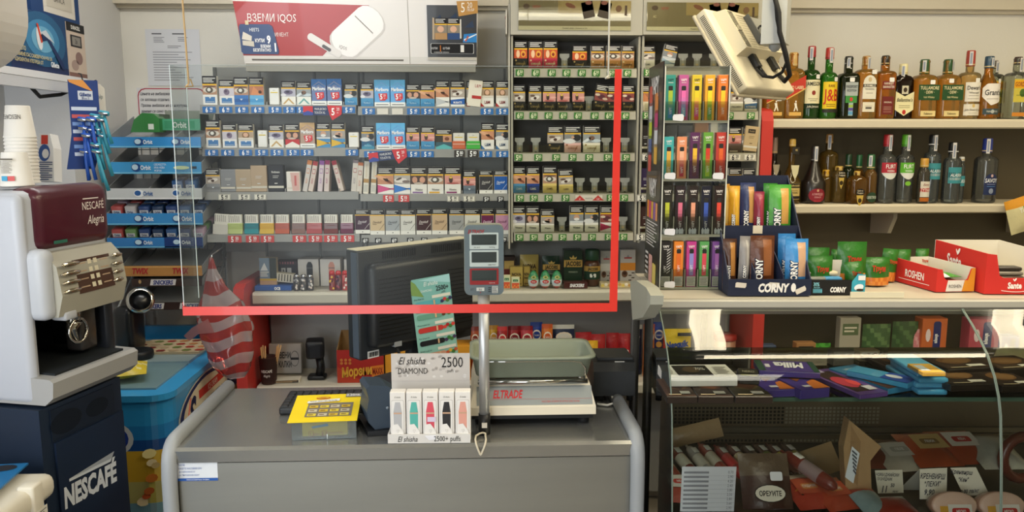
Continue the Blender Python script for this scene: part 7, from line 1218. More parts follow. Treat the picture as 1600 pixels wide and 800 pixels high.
A_, B_ = KP(1537, 460, KZ), KP(1457, 433, KZ); D_ = Vector((A_.x+.17, A_.y-.004, KZ)); hA = KY(1538, 397, A_.y).z-KZ; hB = KY(1455, 375, B_.y).z-KZ
def leaf(m, x, z, s): m.ell(x, z, .25*s, .6*s, '#f0eae4', 3, n=12, rot=-35); m.ell(x-.5*s, z-.0*s, .14*s, .38*s, '#f0eae4', 3, n=10, rot=30)
def s2(m, L_, h): m.txt('Sante', .42*L_, .62*h, .32*h, '#f0eae4', .62*L_, 2, bold=.03); leaf(m, .5*L_, .88*h, .18*h)
def t2(m, L_, low): m.txt('Sante', .42*L_, .55*low, .38*low, '#f0eae4', .42*L_, 2, bold=.04); leaf(m, .42*L_, .9*low, .2*low); m.tube([(.24*L_+.4*L_*k/8, -.001, .22*low-.08*low*math.sin(math.pi*k/8)) for k in range(9)], .0008, '#f0eae4', 'card', 4); m.rrect(.62*L_, .6*low, .8*L_, .92*low, .003, '#e6e2da', 2)
t, sp, sB, sD = red_box(A_, B_, D_, hA, hB, hA*.95, 'tall red cardboard box with leaf emblem at the right picture edge', 'Sante', t2, .40*hA, s2)
for k in range(5):
    q = sp+EX*(sD.x*.5+sB.x*(.2+.03*k))+EY*(sD.y*.5+sB.y*(.2+.03*k)); m = MB(); m.rbox(-.055, .04, -.018, .018, 0, .010, .004, ('#3a2e26', '#8a8378', '#4a3a2e', '#7a7268', '#2e2620')[k], 'film'); tag(m.build('cereal_bar', None, (q.x, q.y, KZ+.004+.0108*k), KD+20-6*k), f'{ORD[k]} dark wrapped bar from the bottom in the tall red box', 'cereal bar', 'bars in the tall red box')
# ---- yellow bag at the picture edge
p = onY(1597, 361, 2.955); m = MB(); m.pillow(.12, .135, .035, lambda u, v, s: '#d8962a' if v > .78 else ('#4a8a3a' if .45 < u < .8 and .6 < v < .75 else '#d8cfa0'), 'film', 10, 12, .05, 2.2, 4); m.X = Matrix.Translation((0, -.02, 0)); m.txt('Tomi', -.0, .088, .018, '#f0f0e8', .06, 1, bold=.02)
tag(m.build('snack_bag', None, (p.x+.025, 2.968, p.z), rot=(0, R(-18), 0)), 'yellow and green snack bag hanging tilted at the liquor shelf edge', 'snack bag')
# ------------------------------------------------------------------ chocolate on the glass shelf
Z1 = SHZ+.001
def slab(corners, z, th, draw, name, label, cat, group=None, col='#3a2a20', tilt=0):
    """corners: pixel points of the near-left, near-right, far-left corner of the top face"""
    P, Q, S = [KP(x, y, z+th) for x, y in corners]; ex = (Q-P); L_ = ex.length; ex.normalize(); fy_ = (S-P); ey = Vector((-ex.y, ex.x, 0)); Dp = max(.03, fy_.dot(ey)); ang = math.degrees(math.atan2(ex.y, ex.x)); sh = fy_.dot(ex)
    m = MB(); m.rbox(0, L_, 0, Dp, 0, th, .0012, col, 'gloss', 1, False); m.face((0, 0, th), (1, 0, 0), (0, 1, 0)); draw(m, L_, Dp); m.X = Matrix()
    w = KW((P.x, P.y, 0)); return tag(m.build(name, None, (w.x, w.y, z+.0006), KD+ang), label, cat, group)
def choc(c1, c2, c3, txt=None):
    def d(m, w, h):
        m.rect(.02*w, .02*h, .98*w, .98*h, c1, 1); m.ell(.5*w, .6*h, .36*w, .26*h, c2, 2, n=14, rot=10); m.poly([(.2*w, .5*h), (.6*w, .35*h), (.85*w, .6*h), (.45*w, .8*h)], c3, 3); m.rect(.5*w, .1*h, .82*w, .24*h, '#d8d4c8', 4); m.rect(.1*w, .05*h, .5*w, .09*h, '#b8a888', 4)
        if txt: m.txt(txt, .5*w, .88*h, .09*h, '#c8b48a', .7*w, 4)
    return d
for i, (l, r, fl) in enumerate(((1042, 1090, 1031), (1091, 1147, 1085), (1149, 1208, 1139))):
    slab([(l, 620), (r, 620), (fl, 592)], Z1, .016, choc(('#4a3428', '#3e2e26', '#3a3424')[i], ('#6a4a34', '#5a3a2a', '#5a4a2a')[i], ('#3a2018', '#7a4a2e', '#4a2a1a')[i]), 'chocolate_box', ('brown', 'darker brown', 'olive brown')[i]+' flat chocolate box, '+ORD[i]+' in the front row of the glass shelf', 'chocolate', 'chocolate boxes on the glass shelf', '#241b16')
def d(m, w, h): m.rect(0, 0, w, h, '#dcd9d2', 1); m.rect(.18*w, .08*h, .68*w, .92*h, '#1f1c18', 2); m.ell(.42*w, .55*h, .12*w, .25*h, '#4a3a26', 3); m.txt('70%', .55*w, .6*h, .2*h, '#d8d4c8', .14*w, 4); m.ell(.09*w, .5*h, .05*w, .3*h, '#b8b4ac', 3); m.lines(.75*w, .2*h, .95*w, .8*h, 5, '#8a857c', 3, .4)
slab([(1042, 590), (1153, 589), (1031, 571)], Z1+.0185, .022, d, 'chocolate_box', 'long white chocolate box with black centre lying on the brown boxes', 'chocolate', None, '#d6d3cc')
def d(m, w, h): m.rect(.02*w, .03*h, .98*w, .97*h, '#2a2820', 1); m.txt('NERO', .5*w, .6*h, .25*h, '#b8b09a', .6*w, 2); m.rect(.1*w, .05*h, .9*w, .2*h, '#8a8a3a', 2)
slab([(1155, 588), (1187, 590), (1147, 575)], Z1+.0185, .018, d, 'chocolate_box', 'small dark chocolate box beside the long white box', 'chocolate', None, '#26241e')
def milka(m, w, h): m.rect(0, 0, w, h, '#4a3a86', 1, 'gloss'); m.poly([(.45*w, 0), (w, 0), (w, .42*h), (.6*w, .3*h)], '#c8702a', 2); m.ell(.42*w, .72*h, .3*w, .14*h, '#e6e4ea', 3, n=14); m.poly([(.35*w, .35*h), (.7*w, .5*h), (.6*w, .68*h), (.3*w, .55*h)], '#7a4422', 3); m.rect(.25*w, .08*h, .5*w, .16*h, '#d8d4dc', 3)
slab([(1196, 610), (1246, 608), (1178, 577)], Z1, .018, milka, 'chocolate_bar', 'violet chocolate bar with orange corner, left of a similar pair', 'chocolate', 'violet bars on the glass shelf', '#3f3278')
slab([(1251, 610), (1297, 606), (1226, 577)], Z1, .022, milka, 'chocolate_bar', 'violet chocolate bar with orange corner, right of a similar pair', 'chocolate', 'violet bars on the glass shelf', '#3f3278')
def d(m, w, h): m.rect(0, 0, w, h, '#4c3c8c', 1, 'gloss'); m.rect(0, 0, .12*w, h, '#2a4a3a', 2); m.rect(.9*w, 0, w, h, '#2a4a3a', 2); m.txt('Milka', .55*w, .55*h, .5*h, '#eceaf0', .5*w, 3, rot=180, it=.2, bold=.04); m.rect(.14*w, .3*h, .22*w, .6*h, '#d8d4dc', 3)
slab([(1186, 579), (1282, 583), (1178, 563)], Z1+.0265, .014, d, 'chocolate_bar', 'long violet chocolate bar lying across the two violet bars', 'chocolate', 'violet bars on the glass shelf', '#43357e')
def d(m, w, h): m.rect(0, 0, w, h, '#6a4a8e', 1, 'gloss'); m.rect(.1*w, .1*h, .75*w, .9*h, '#3a2a26', 2); m.ell(.4*w, .45*h, .3*w, .22*h, '#b83a4a', 3, n=12); m.ell(.6*w, .4*h, .16*w, .12*h, '#d84a4a', 4, n=10); m.rect(.55*w, .1*h, .85*w, .25*h, '#d8d4dc', 5); m.rect(.2*w, .85*h, .5*w, .95*h, '#b8a8c8', 3)
slab([(1344, 618), (1388, 613), (1299, 576)], Z1, .010, d, 'chocolate_bar', 'purple chocolate bar with red berries near the shelf edge', 'chocolate', None, '#5a3f80')
def d(m, w, h): m.rect(0, 0, w, h, '#3a8ab4', 1, 'gloss'); m.poly([(0, 0), (w, 0), (w, .5*h), (.4*w, .75*h), (0, .6*h)], '#4a2e20', 2); [m.ell(f*w, g*h, .1*w, .07*h, '#e6e2da', 3, n=9, rot=20*k) for k, (f, g) in enumerate(((.3, .45), (.55, .35), (.5, .55), (.75, .25)))]; m.txt('white', .45*w, .85*h, .1*h, '#e0ecf0', .6*w, 3)
slab([(1388, 608), (1430, 601), (1341, 569)], Z1, .014, d, 'chocolate_bar', 'turquoise chocolate bar with white pieces beside the berry bar', 'chocolate', None, '#2f7aa4')
def d(m, w, h): m.rect(0, 0, w, h, '#3f9ac8', 1, 'gloss'); m.rect(0, 0, w, .45*h, '#2a4a9a', 2); m.ell(.5*w, .3*h, .2*w, .14*h, '#c8ccd8', 3)
slab([(1418, 600), (1434, 592), (1378, 556)], Z1+.016, .012, d, 'chocolate_bar', 'long bright blue chocolate bar lying on the turquoise bar', 'chocolate', None, '#3a92c0')
for k in range(4):
    a_ = KP(1434-(k % 2), 618, Z1); m = MB(); m.rbox(0, .066, 0, .15, 0, .0125, .004, ('#4aa0cc', '#5aacd4', '#52a6d0', '#62b2d8')[k], 'film'); q = KW((a_.x, a_.y+.008*(k % 2), 0)); tag(m.build('chocolate_bar', None, (q.x, q.y, Z1+.0006+.0135*k), KD-2+2*(k % 2)), ('lowest', 'second lowest', 'second highest', 'topmost')[k]+' light blue chocolate bar in the stack of four', 'chocolate', 'light blue bars in a stack')
DK = [(1392, 577, 1484, 573, 1378, 553, .02, 'left behind the blue bars', '#2c2018'), (1486, 602, 1560, 600, 1470, 578, .03, 'front middle of the dark pile', '#241a14'), (1482, 578, 1560, 574, 1468, 556, .04, 'behind the front dark box', '#33241a'), (1566, 604, 1628, 602, 1552, 580, .03, 'front right of the dark pile', '#2a1e16'), (1564, 578, 1640, 574, 1550, 557, .04, 'far right corner of the shelf', '#3a2a1c')]
for i, (x0, y0, x1, y1, x2, y2, th, nm, c) in enumerate(DK):
    for k in range(2): slab([(x0, y0), (x1, y1), (x2, y2)], Z1+k*(th/2+.001), th/2, choc(c, ('#5a3c26', '#6a4a2a')[k], '#7a5a36'), 'chocolate_box', f'{("lower", "upper")[k]} dark chocolate box {nm}', 'chocolate', 'dark chocolate boxes on the glass shelf', '#1a1410')
def d(m, w, h): m.rect(0, 0, w, h, '#d8a84a', 1); m.rect(.1*w, .2*h, .5*w, .8*h, '#c8cfd4', 2)
slab([(1442, 583), (1478, 583), (1428, 569)], Z1+.056, .008, d, 'chocolate_bar', 'yellow and silver chocolate bar lying on the light blue stack', 'chocolate', None, '#c89a3a')
# small trays behind
for (l, r, t_, b_, y, c, nm) in ((1302, 1336, 549, 580, .12, '#6a6456', 'grey small carton with leaning lid behind the berry bar'), (1343, 1376, 548, 572, .16, '#c8b48a', 'cream small carton with nut picture behind the turquoise bar')):
    q = KY((l+r)/2, t_, y); w = (r-l)*sc_at(KW(q)); h = q.z-Z1; m = MB(); m.X = Matrix.Translation((-w/2, 0, 0)); m.box(0, w, 0, .03, 0, h, c); m.rect(.1*w, .35*h, .9*w, .9*h, '#d8d0b4' if 'cream' in nm else '#7a7464', 1); [m.ell((.25+.17*k)*w, (.62+.1*(k % 2))*h, .1*w, .07*h, '#8a5a34', 2, n=8) for k in range(4)]; qq = KW((q.x, y, 0)); tag(m.build('carton', None, (qq.x, qq.y, Z1), KD+8), nm, 'box')
# ------------------------------------------------------------------ meat on the lower deck
DZ1 = DZ+.001
KZ0 = KZ
def salami(px, py, L_, r_, ang, c, lab, label, z=.0, tip='#d8d4cc', tl=8, name='salami', group='salami sticks in the display case'):
    q = KP(px, py, DZ1+r_+z); w = KW((q.x, q.y, 0)); t = thing(name, label, 'sausage', (w.x, w.y, DZ1+z+r_*1.03), 0, group, rot=(R(tl), 0, R(KD+ang)))
    m = MB(); m.X = Euler((R(-90), 0, 0)).to_matrix().to_4x4(); pr = [(.001, 0), (r_*.6, .006), (r_*.95, .02), (r_, .04), (r_*1.02, L_*.5), (r_, L_-.03), (r_*.7, L_-.008), (r_*.2, L_), (r_*.25, L_+.01)]; m.lathe(pr, c, 'meat', 14); m.build('casing', t)
    if lab: m = MB(); m.X = Euler((R(-90), 0, 0)).to_matrix().to_4x4(); m.lathe([(r_*1.03, L_*.3), (r_*1.045, L_*.32), (r_*1.045, L_*.62), (r_*1.03, L_*.64)], lab, 'gloss', 14, caps=False); m.build('paper_band', t)
    if tip: m = MB(); m.X = Matrix.Translation((0, L_*.75, r_*.99)); m.rbox(-r_*.5, r_*.5, -.012, .012, 0, .0012, .0005, tip, 'card', 1); m.build('price_sticker', t)
    return t
SA = [(1062, 752, '#8a3a2a', '#c8a87a', 'leftmost'), (1090, 748, '#7a3022', '#d8d0bc', 'white-banded'), (1118, 748, '#a8a098', '#d8cfc0', 'pale netted'), (1138, 744, '#9a4030', '#e0d4c0', 'cream-banded'), (1165, 748, '#8a2a26', '#c83a3a', 'red-banded'), (1185, 746, '#5a2a20', '#c8b48a', 'beige-banded'), (1208, 745, '#3a241a', '#2a2a26', 'black-banded'), (1230, 744, '#4a2a1a', '#5a6a2a', 'olive-banded'), (1252, 745, '#5a3020', '#b8b03a', 'yellow-banded'), (1275, 743, '#3a2018', '#8a8a2a', 'dark olive-banded')]
for i, (px, py, c, lb, nm) in enumerate(SA): salami(px, py, .15, .0145, 14, c, lb, f'{nm} salami stick in the back row of the case', .02)
for i, (px, py, lb, nm) in enumerate(((1264, 790, '#d88a3a', 'orange'), (1290, 786, '#4a6a6a', 'teal'), (1312, 782, '#8a4030', 'rust'))): salami(px, py, .12, .018, 18, '#4a2a1c', lb, f'short plump salami with {nm} paper band below the back row', .0, None)
q = KP(1302, 766, DZ1+.05); t = salami(1308, 764, .15, .0165, 34, '#6e2a1f', '#8a7474', 'salami in clear pink sleeve leaning at the end of the back row', .045, '#e0dcd4', 14)
# wrapped packs
def vac(px, py, w, h, d, c, c2, label, z=0, rz=0, lab=None, cat='meat pack', name='meat_pack', tilt=-75):
    q = KP(px, py, DZ1+z); wv = KW((q.x, q.y, 0)); t = thing(name, label, cat, (wv.x, wv.y, DZ1+z+d*.55), 0, 'wrapped meats in the display case', rot=(R(tilt), 0, R(KD+rz)))
    m = MB(); m.pillow(w, h, d, lambda u, v, s: c if v < .8 else c2, 'meat', 10, 10, .05, 2.4, int(px)); m.build('wrapped_meat', t)
    if lab:
        m = MB(); m.X = Matrix.Translation((0, -d/2-.001, .0)); lc, bc, tx = lab; m.rect(-.34*w, .3*h, .34*w, .72*h, lc, 1); m.rrect(-.2*w, .42*h, .2*w, .58*h, .006, bc, 2); m.txt(tx, 0, .5*h, .07*h, '#f0ece4', .34*w, 3, bold=.02); m.build('paper_label', t)
    return t
vac(1282, 806, .10, .12, .03, '#b8422e', '#d8c8b0', 'flat red sausage pack lying near the glass front', .0, 10, ('#c85a3a', '#d88a4a', 'СУДЖУК'))
vac(1324, 808, .09, .11, .03, '#b84a2e', '#c8683a', 'second flat red pack right of the similar flat pack', .0, 14, ('#c85a3a', '#d88a4a', 'СУДЖУК'))
vac(1066, 800, .09, .10, .04, '#9a4030', '#c8b8a8', 'pinkish sausage pack at the left end behind the price list', .0, -6, ('#d8d0c4', '#c8443a', 'МЕСО'))
vac(1378, 744, .10, .12, .035, '#7a3a26', '#c8a84a', 'dark meat pack with yellow round label in the back row', .01, 0, None)
vac(1425, 748, .12, .13, .035, '#b8b0a0', '#5a3a2a', 'pale speckled meat pack in the back row', .01, 8, ('#d0ccc0', '#b0aca0', 'ПЕЛЕ'))
vac(1472, 746, .12, .14, .05, '#a84a26', '#b85a30', 'orange frankfurter pack with cream label in the back row', .012, 6, ('#c8a86a', '#8a6a3a', 'ЛЕКИ'))
vac(1522, 742, .12, .14, .05, '#a8482a', '#c0643a', 'orange frankfurter pack with red white label in the back row', .012, 4, ('#dcd4c8', '#b8302a', 'КЕН'))
vac(1575, 750, .12, .14, .05, '#a8a498', '#8a8478', 'crinkled silver plastic pack at the right end of the deck', .012, 0, None)
vac(1412, 822, .10, .09, .03, '#a03a2a', '#b8b4a8', 'red meat pack in shiny film below the price cards', .0, 6, None, tilt=-84)
vac(1376, 816, .07, .09, .03, '#8aa0a0', '#b03a2e', 'bluish film wrapped pack beside the flat red packs', .0, 12, None)
for px, py, nm in ((1490, 806, 'left'), (1564, 806, 'right')):
    q = KP(px, py, DZ1); wv = KW((q.x, q.y, 0)); t = thing('ham_pack', f'thick round ham slice pack, {nm} one of the pair near the glass', 'meat pack', (wv.x, wv.y, DZ1+.026), 0, 'wrapped meats in the display case', rot=(R(-22), 0, R(KD)))
    m = MB(); m.X = Euler((R(90), 0, 0)).to_matrix().to_4x4(); m.lathe([(.03, -.032), (.048, -.03), (.05, -.016), (.05, 0), (.046, .003), (.02, .004), (.001, .004)], ['#c09a80', '#c8a088', '#b88a72', '#d8b09a', '#dcb8a4', '#dab4a0'], 'gloss', 24, sx=1.05, sy=.6); m.build('ham_slices', t)
    m = MB(); m.X = Matrix.Translation((0, -.0042, 0)); m.rect(-.036, -.024, .0, -.002, '#d8a03a', 1); m.rect(-.018, -.026, .036, .002, '#e0d8cc', 2); m.rrect(-.010, -.02, .03, -.006, .005, '#b8302a', 3); m.txt('МЕСКО', .01, -.013, .006, '#f0e8e0', .034, 4, bold=.03); m.build('paper_label', t)
q = KP(1597, 722, DZ1+.06); w = KW((q.x, q.y, 0)); t = thing('sausage_ring', 'dark sausage ring hanging at the far right of the deck', 'sausage', (w.x, w.y, DZ1+.072)); m = MB(); m.tube([(.05*math.cos(R(a)), 0, .055*math.sin(R(a))) for a in range(0, 341, 20)], .013, '#5a2418', 'meat', 10); m.build('ring', t)
# nut bag
q = KP(1200, 806, DZ1); w_ = KW((q.x, q.y, 0)); t = thing('nut_bag', 'shiny dark nut bag with oval white label near the glass', 'bag', (w_.x, w_.y, DZ1+.016), 0, None, (R(-30), 0, R(KD))); m = MB(); m.pillow(.115, .125, .05, lambda u, v, s: '#3a1d16' if v < .55 else '#5a4a3a', 'film', 12, 12, .04, 2.3, 8, gusset=1); m.build('pouch', t)
m = MB(); m.X = Matrix.Translation((0, -.0275, 0)); m.ell(0, .032, .036, .02, '#26201a', 1, n=18); m.ell(0, .032, .034, .018, '#ded6c4', 2, n=18); m.txt('ОРЕХИТЕ', 0, .032, .011, '#26201a', .056, 3, bold=.03); m.rrect(.004, .06, .032, .08, .004, '#d8d8dc', 1); m.build('label', t)
# brown paper pack with barcode
a_ = KP(1340, 790, DZ1); w_ = KW((a_.x, a_.y, 0)); yy = a_.y; f = lambda x, y: (KY(x, y, yy).x-a_.x, KY(x, y, yy).z-DZ1)
t = thing('paper_pack', 'tall tan paper-wrapped pack standing pointed with a barcode label', 'meat pack', (w_.x, w_.y, DZ1), KD); m = MB(); pts = [f(1322, 772), (.0, .002), f(1362, 772), f(1360, 720), f(1377, 698), f(1327, 656), f(1318, 700)]; m.prism(pts[::-1], 0, .03, 'y', '#9a7c58', 'film'); m.poly([f(1330, 665), f(1345, 690), f(1340, 760), f(1326, 740)], '#8a6c4a', 1, 'film'); m.build('wrapping', t)
m = MB(); m.poly([f(1331, 697), f(1343, 708), f(1333, 755), f(1320, 745)], '#c8cfd6', 2); [m.poly([f(1331+k*.5, 702+6*k), f(1339-k*.3, 709+6*k), f(1338.5-k*.3, 712+6*k), f(1330.5+k*.3, 705+6*k)], '#4a5058', 3) for k in range(6)]; m.build('barcode_label', t)
q = KP(1300, 768, DZ1); w_ = KW((q.x, q.y, 0)); m = MB(); m.pillow(.10, .075, .02, lambda u, v, s: '#a8885e', 'film', 8, 8, .05, 2, 3); tag(m.build('paper_pack', None, (w_.x+.02, w_.y+.09, DZ1), rot=(R(-20), R(-20), R(KD))), 'low crumpled tan paper pack behind the pointed paper pack', 'meat pack')
q = KP(1100, 750, DZ1); m = MB(); m.pillow(.17, .05, .02, lambda u, v, s: '#b09068', 'film', 10, 6, .05, 2, 5); w_ = KW((q.x, q.y+.13, 0)); tag(m.build('paper_pack', None, (w_.x, w_.y, DZ1+.045), rot=(R(-20), R(-14), R(KD))), 'long tan paper parcel lying behind the salami sticks', 'meat pack')
# handwritten price cards and price list
def card(pts, y, lines_, label, tent=None, c='#d8d2c2'):
    """pts pixel corners bl, br, tr, tl on the upright plane y"""
    P = [KY(px, py, y) for px, py in pts]; o = P[0]; q = KW((o.x, y, 0)); m = MB(); loc = [(p_.x-o.x, p_.z-o.z) for p_ in P]; m.prism(loc, 0, .0008, 'y', c, 'card'); W_ = max(x for x, _ in loc)
    for s_, fx, fz, hh, ww, rr_ in lines_: m.txt(s_, loc[3][0]+fx*W_, loc[0][1]+fz*(loc[2][1]-loc[0][1]), hh*(loc[2][1]-loc[0][1]), '#2a2a3a', ww*W_, 2, rot=rr_, bold=.015, it=.15)
    if tent: m.add([(loc[3][0], .0008, loc[3][1]), (loc[3][0]+.05, .0008, loc[2][1]), (loc[3][0]+.03, .05, .0), (loc[3][0]-.02, .05, .0)], [(0, 1, 2, 3)], '#a8a498', 'card')
    return tag(m.build('price_card', None, (q.x, q.y, o.z), KD), label, 'price card', 'handwritten price cards in the case')
card([(1372, 771), (1412, 770), (1410, 734), (1367, 735)], -.03, [('ЧОРБАДЖИЙСКИ', .5, .8, .13, .9, -2), ('ПАЗАРДЖИК', .4, .62, .12, .6, -2), ('11', .42, .2, .3, .2, 0), ('50', .72, .36, .16, .2, 0), ('лв/кг', .85, .1, .1, .24, 0)], 'handwritten price card reading eleven fifty, leftmost of three', c='#c8c2b0')
card([(1437, 780), (1479, 780), (1480, 731), (1437, 733)], -.06, [('КРЕНВИРШ', .5, .74, .17, .92, -2), ('"ЛЕКИ"', .52, .5, .16, .6, 2), ('9,90', .42, .24, .18, .4, 0)], 'handwritten folded tent price card, middle of three', tent=1)
card([(1506, 775), (1546, 773), (1525, 730), (1485, 731)], -.07, [('Кренвирш', .45, .84, .15, .85, -4), ('"Кен"', .55, .58, .15, .4, 0), ('10.00 лв/кг', .8, .18, .14, .8, 4)], 'handwritten slanted price card, rightmost of three')
P = [KY(x, y, -.19) for x, y in ((1066, 806), (1151, 806), (1152, 734), (1068, 734))]; o = P[0]; q = KW((o.x, -.168, 0)); W_, H_ = P[1].x-o.x, P[2].z-o.z
m = MB(); m.box(0, W_, 0, .0008, 0, H_, '#d2d2d8', 'card')
for k in range(10): z = H_*(.95-.1*k); m.lines(.04*W_, z-.012*1, .5*W_, z-.004, 1, '#8a8a92', 1, .6, .3); m.txt(('0.70', '2.90', '4.20', '2.40', '3.80', '2.50', '2.80', '3.60', '2.90', '2.40')[k], .9*W_, z-.007, .007, '#77777f', .12*W_, 1); m.rect(0, z-.0165, W_, z-.016, '#b4b4bc', 1)
tag(m.build('price_list', None, (q.x, q.y, o.z), KD, rot=(R(3), 0, TH)), 'white printed price list behind the case glass at the left', 'price list')
# ------------------------------------------------------------------ goods on the back shelves
HZ, LZ = SHELF['high']+.0015, SHELF['low']+.0015
def item(l, r, t_, z, Y, d, draw, name, label, cat, group=None, col='#888888', mat='card', rz=0, kind='box', seed=1, gusset=1, rx=0, colfn=None):
    px = (l+r)/2; q = onY(px, t_, Y); c = onY(px, t_+25, Y); w = (r-l)*sc_at(c); h = q.z-z; m = MB()
    if kind == 'box': m.X = Matrix.Translation((-w/2, 0, 0)); m.rbox(0, w, 0, d, 0, h, .0015, col, mat, 1, False)
    else: m.pillow(w, h, d, colfn or (lambda u, v, s: col), mat if mat != 'card' else 'film', 8, 12, .06, 2.3, seed, gusset=gusset); m.X = Matrix.Translation((-w/2, -d/2-.0012, 0))
    if draw: draw(m, w, h)
    m.X = Matrix(); return tag(m.build(name, None, (c.x, Y+(d/2 if kind != 'box' else 0), z), rot=(R(rx), 0, R(rz))), label, cat, group)
def d(m, w, h): m.rect(0, .35*h, w, h, '#7d92a8', 1); m.rect(.6*w, .35*h, w, h, '#3a4240', 2); m.poly([(.05*w, .6*h), (.5*w, .6*h), (.3*w, .85*h)], '#dfe4e8', 2); m.lines(.05*w, .4*h, .55*w, .58*h, 3, '#e8e8e4', 3); m.rect(0, .28*h, w, .34*h, '#d8b03a', 1); m.rect(0, 0, w, .28*h, '#c8a07a', 1)
item(406, 432, 403, HZ, 3.06, .03, d, 'tobacco_pack', 'tall blue pictured tobacco pack at the left end of the upper back shelf', 'tobacco', None, '#b8a890')
def d(m, w, h): m.rect(.04*w, .0, .96*w, .85*h, '#2f2c38', 1); [m.rect(x*w, y*h, (x+.2)*w, (y+.22)*h, '#d8d8da', 2) for x in (.25, .52) for y in (.2, .5)]; m.txt('A', .35*w, .61*h, .14*h, '#222222', .1*w, 3, bold=.03); [m.rect((.06+.12*k)*w, .88*h, (.12+.12*k)*w, .97*h, '#a8606a', 2) for k in range(7)]
item(432, 465, 408, HZ, 3.15, .06, d, 'carton', 'dark chequered carton with white squares on the upper back shelf', 'box', None, '#4a3a42')
p = onY(441, 447, 3.05); m = MB(); m.at(0, 0, 0, 0, 6); m.box(-.045, .04, 0, .03, .002, .036, '#ddd6c4'); [m.rect(-.04+.011*k, .006, -.036+.011*k, .033, '#5a544a', 1) for k in range(7)]; tag(m.build('slim_box', None, (p.x, 3.062, HZ+.026)), 'white slotted pack lying tilted on the blue flat box', 'box')
def d(m, w, h): m.txt('OCB', .62*w, .5*h, .6*h, '#e8ecf2', .4*w, 2, bold=.05)
item(399, 456, 447, HZ, 3.03, .07, d, 'flat_box', 'flat bright blue box with white capitals at the upper back shelf edge', 'box', None, '#2a56a0')
for l, r, c, nm in ((466, 498, '#2a3036', 'black'), (500.6, 532, '#e0a090', 'pale pink'), (538, 562, '#c8323a', 'red')):
    def d(m, w, h, c=c): m.poly([(.42*w, .1*h), (.72*w, .1*h), (.72*w, .78*h), (.64*w, .9*h), (.5*w, .9*h), (.42*w, .78*h)], c, 1); m.rect(.42*w, .66*h, .72*w, .69*h, '#6a6a6c', 2)
    item(l, r, 405, HZ, 3.12, .075, d, 'vape_box', f'white box with {nm} device picture on the upper back shelf', 'vape box', 'white vape boxes on the back shelf', '#e2deda')
def lighter(px, t_, w_, body, tops, spots, label):
    c = onY(px, 453, 3.03); s_ = sc_at(c); r_ = w_*s_/2; h = onY(px, t_, 3.03).z-HZ; t = thing('lighter', label, 'lighter', (c.x, 3.035, HZ), 0, 'lighters on the back shelf')
    m = MB(); m.lathe([(r_*.95, 0), (r_, .002), (r_, h*.78)], body, 'gloss', 14, sy=.7)
    rr = random.Random(int(px))
    for k in range(7): z = rr.uniform(.1, .7)*h; x = rr.uniform(-.6, .6)*r_; m.X = Matrix.Translation((0, -r_*.72*math.sqrt(1-(x/r_)**2), 0)); m.ell(x, z, r_*.3, r_*.36, spots[k % len(spots)], 1, n=8)
    m.X = Matrix(); m.build('body', t); m = MB(); m.lathe([(r_*.96, h*.78), (r_*.9, h*.92), (r_*.5, h)], tops[0], 'chrome' if tops[1] else 'gloss', 12, sy=.7); m.build('cap', t)
for px, nm in ((463.5, 'leftmost'), (474.5, 'middle'), (485, 'rightmost')): lighter(px, 429, 10.5, '#3a383c', ('#b8b8bc', 1), ('#d8c8c0', '#8a8a90', '#e8e4e0'), f'dark patterned lighter with silver top, {nm} of three')
for k, px in enumerate((519, 529, 539.5, 549.5, 559)): lighter(px, 423, 10, ('#8a2a2a', '#5a2030', '#b84a4a', '#6aa03a', '#a83a2a')[k], ('#c82a2e', 0), (('#e8c03a', '#5a1a1a'), ('#3a1a3a', '#a84a5a'), ('#e8e0d8', '#8a2a2a'), ('#e8f0d8', '#3a6a2a'), ('#e0b04a', '#7a1a1a'))[k], f'fruit patterned lighter with red top, {ORD[k]} from left in its row')
def d(m, w, h): m.rect(.0, 0, w, .6*h, '#7a2a22', 1); m.rect(.1*w, .55*h, .9*w, .85*h, '#c8a860', 2)
item(786, 805, 401, HZ, 3.14, .05, d, 'coffee_pack', 'dark red and gold coffee pack half hidden by the price display', 'coffee', None, '#3a2a22')
nova = lambda m, w, h: (m.txt('NOVA', .5*w, .62*h, .16*h, '#3a2a1a', .8*w, 1, bold=.04), m.txt('BRASILIA', .5*w, .44*h, .12*h, '#3a2a1a', .8*w, 1, bold=.03), m.rect(.1*w, .1*h, .9*w, .16*h, '#8a6a2a', 1))
item(813, 842, 399, HZ, 3.14, .05, nova, 'coffee_pack', 'large gold coffee bag with dark lettering on the upper back shelf', 'coffee', None, '#c8b060', kind='bag', seed=2)
item(797, 817, 417, HZ, 3.08, .04, nova, 'coffee_pack', 'smaller gold coffee pack in front of the large gold bag', 'coffee', None, '#c4aa5a', 'gloss')
item(818, 828, 417, HZ, 3.09, .04, nova, 'coffee_pack', 'narrow gold coffee pack squeezed behind the painted eggs', 'coffee', None, '#b89e50', 'gloss')
for l, r, t_, nm in ((786, 797.5, 430, 'left'), (799, 812, 433, 'right')):
    def d(m, w, h): m.rect(.06*w, .55*h, .94*w, .9*h, '#d8e0b8', 1); m.rect(.2*w, .62*h, .8*w, .8*h, '#3a7a4a', 2); m.txt('tic tac', .5*w, .71*h, .1*h, '#f0f4ec', .55*w, 3); m.rect(.06*w, .05*h, .94*w, .5*h, '#d85a3a', 1); [m.ell((.2+.2*k)*w, (.15+.12*(k % 2))*h, .08*w, .08*h, '#e8a04a', 2, n=7) for k in range(4)]
    item(l, r, t_, HZ, 3.03, .015, d, 'mint_box', f'small clear mint box with red fruit picture, {nm} of two', 'sweets', 'mint boxes on the back shelf', '#e0dcb8', 'gloss')
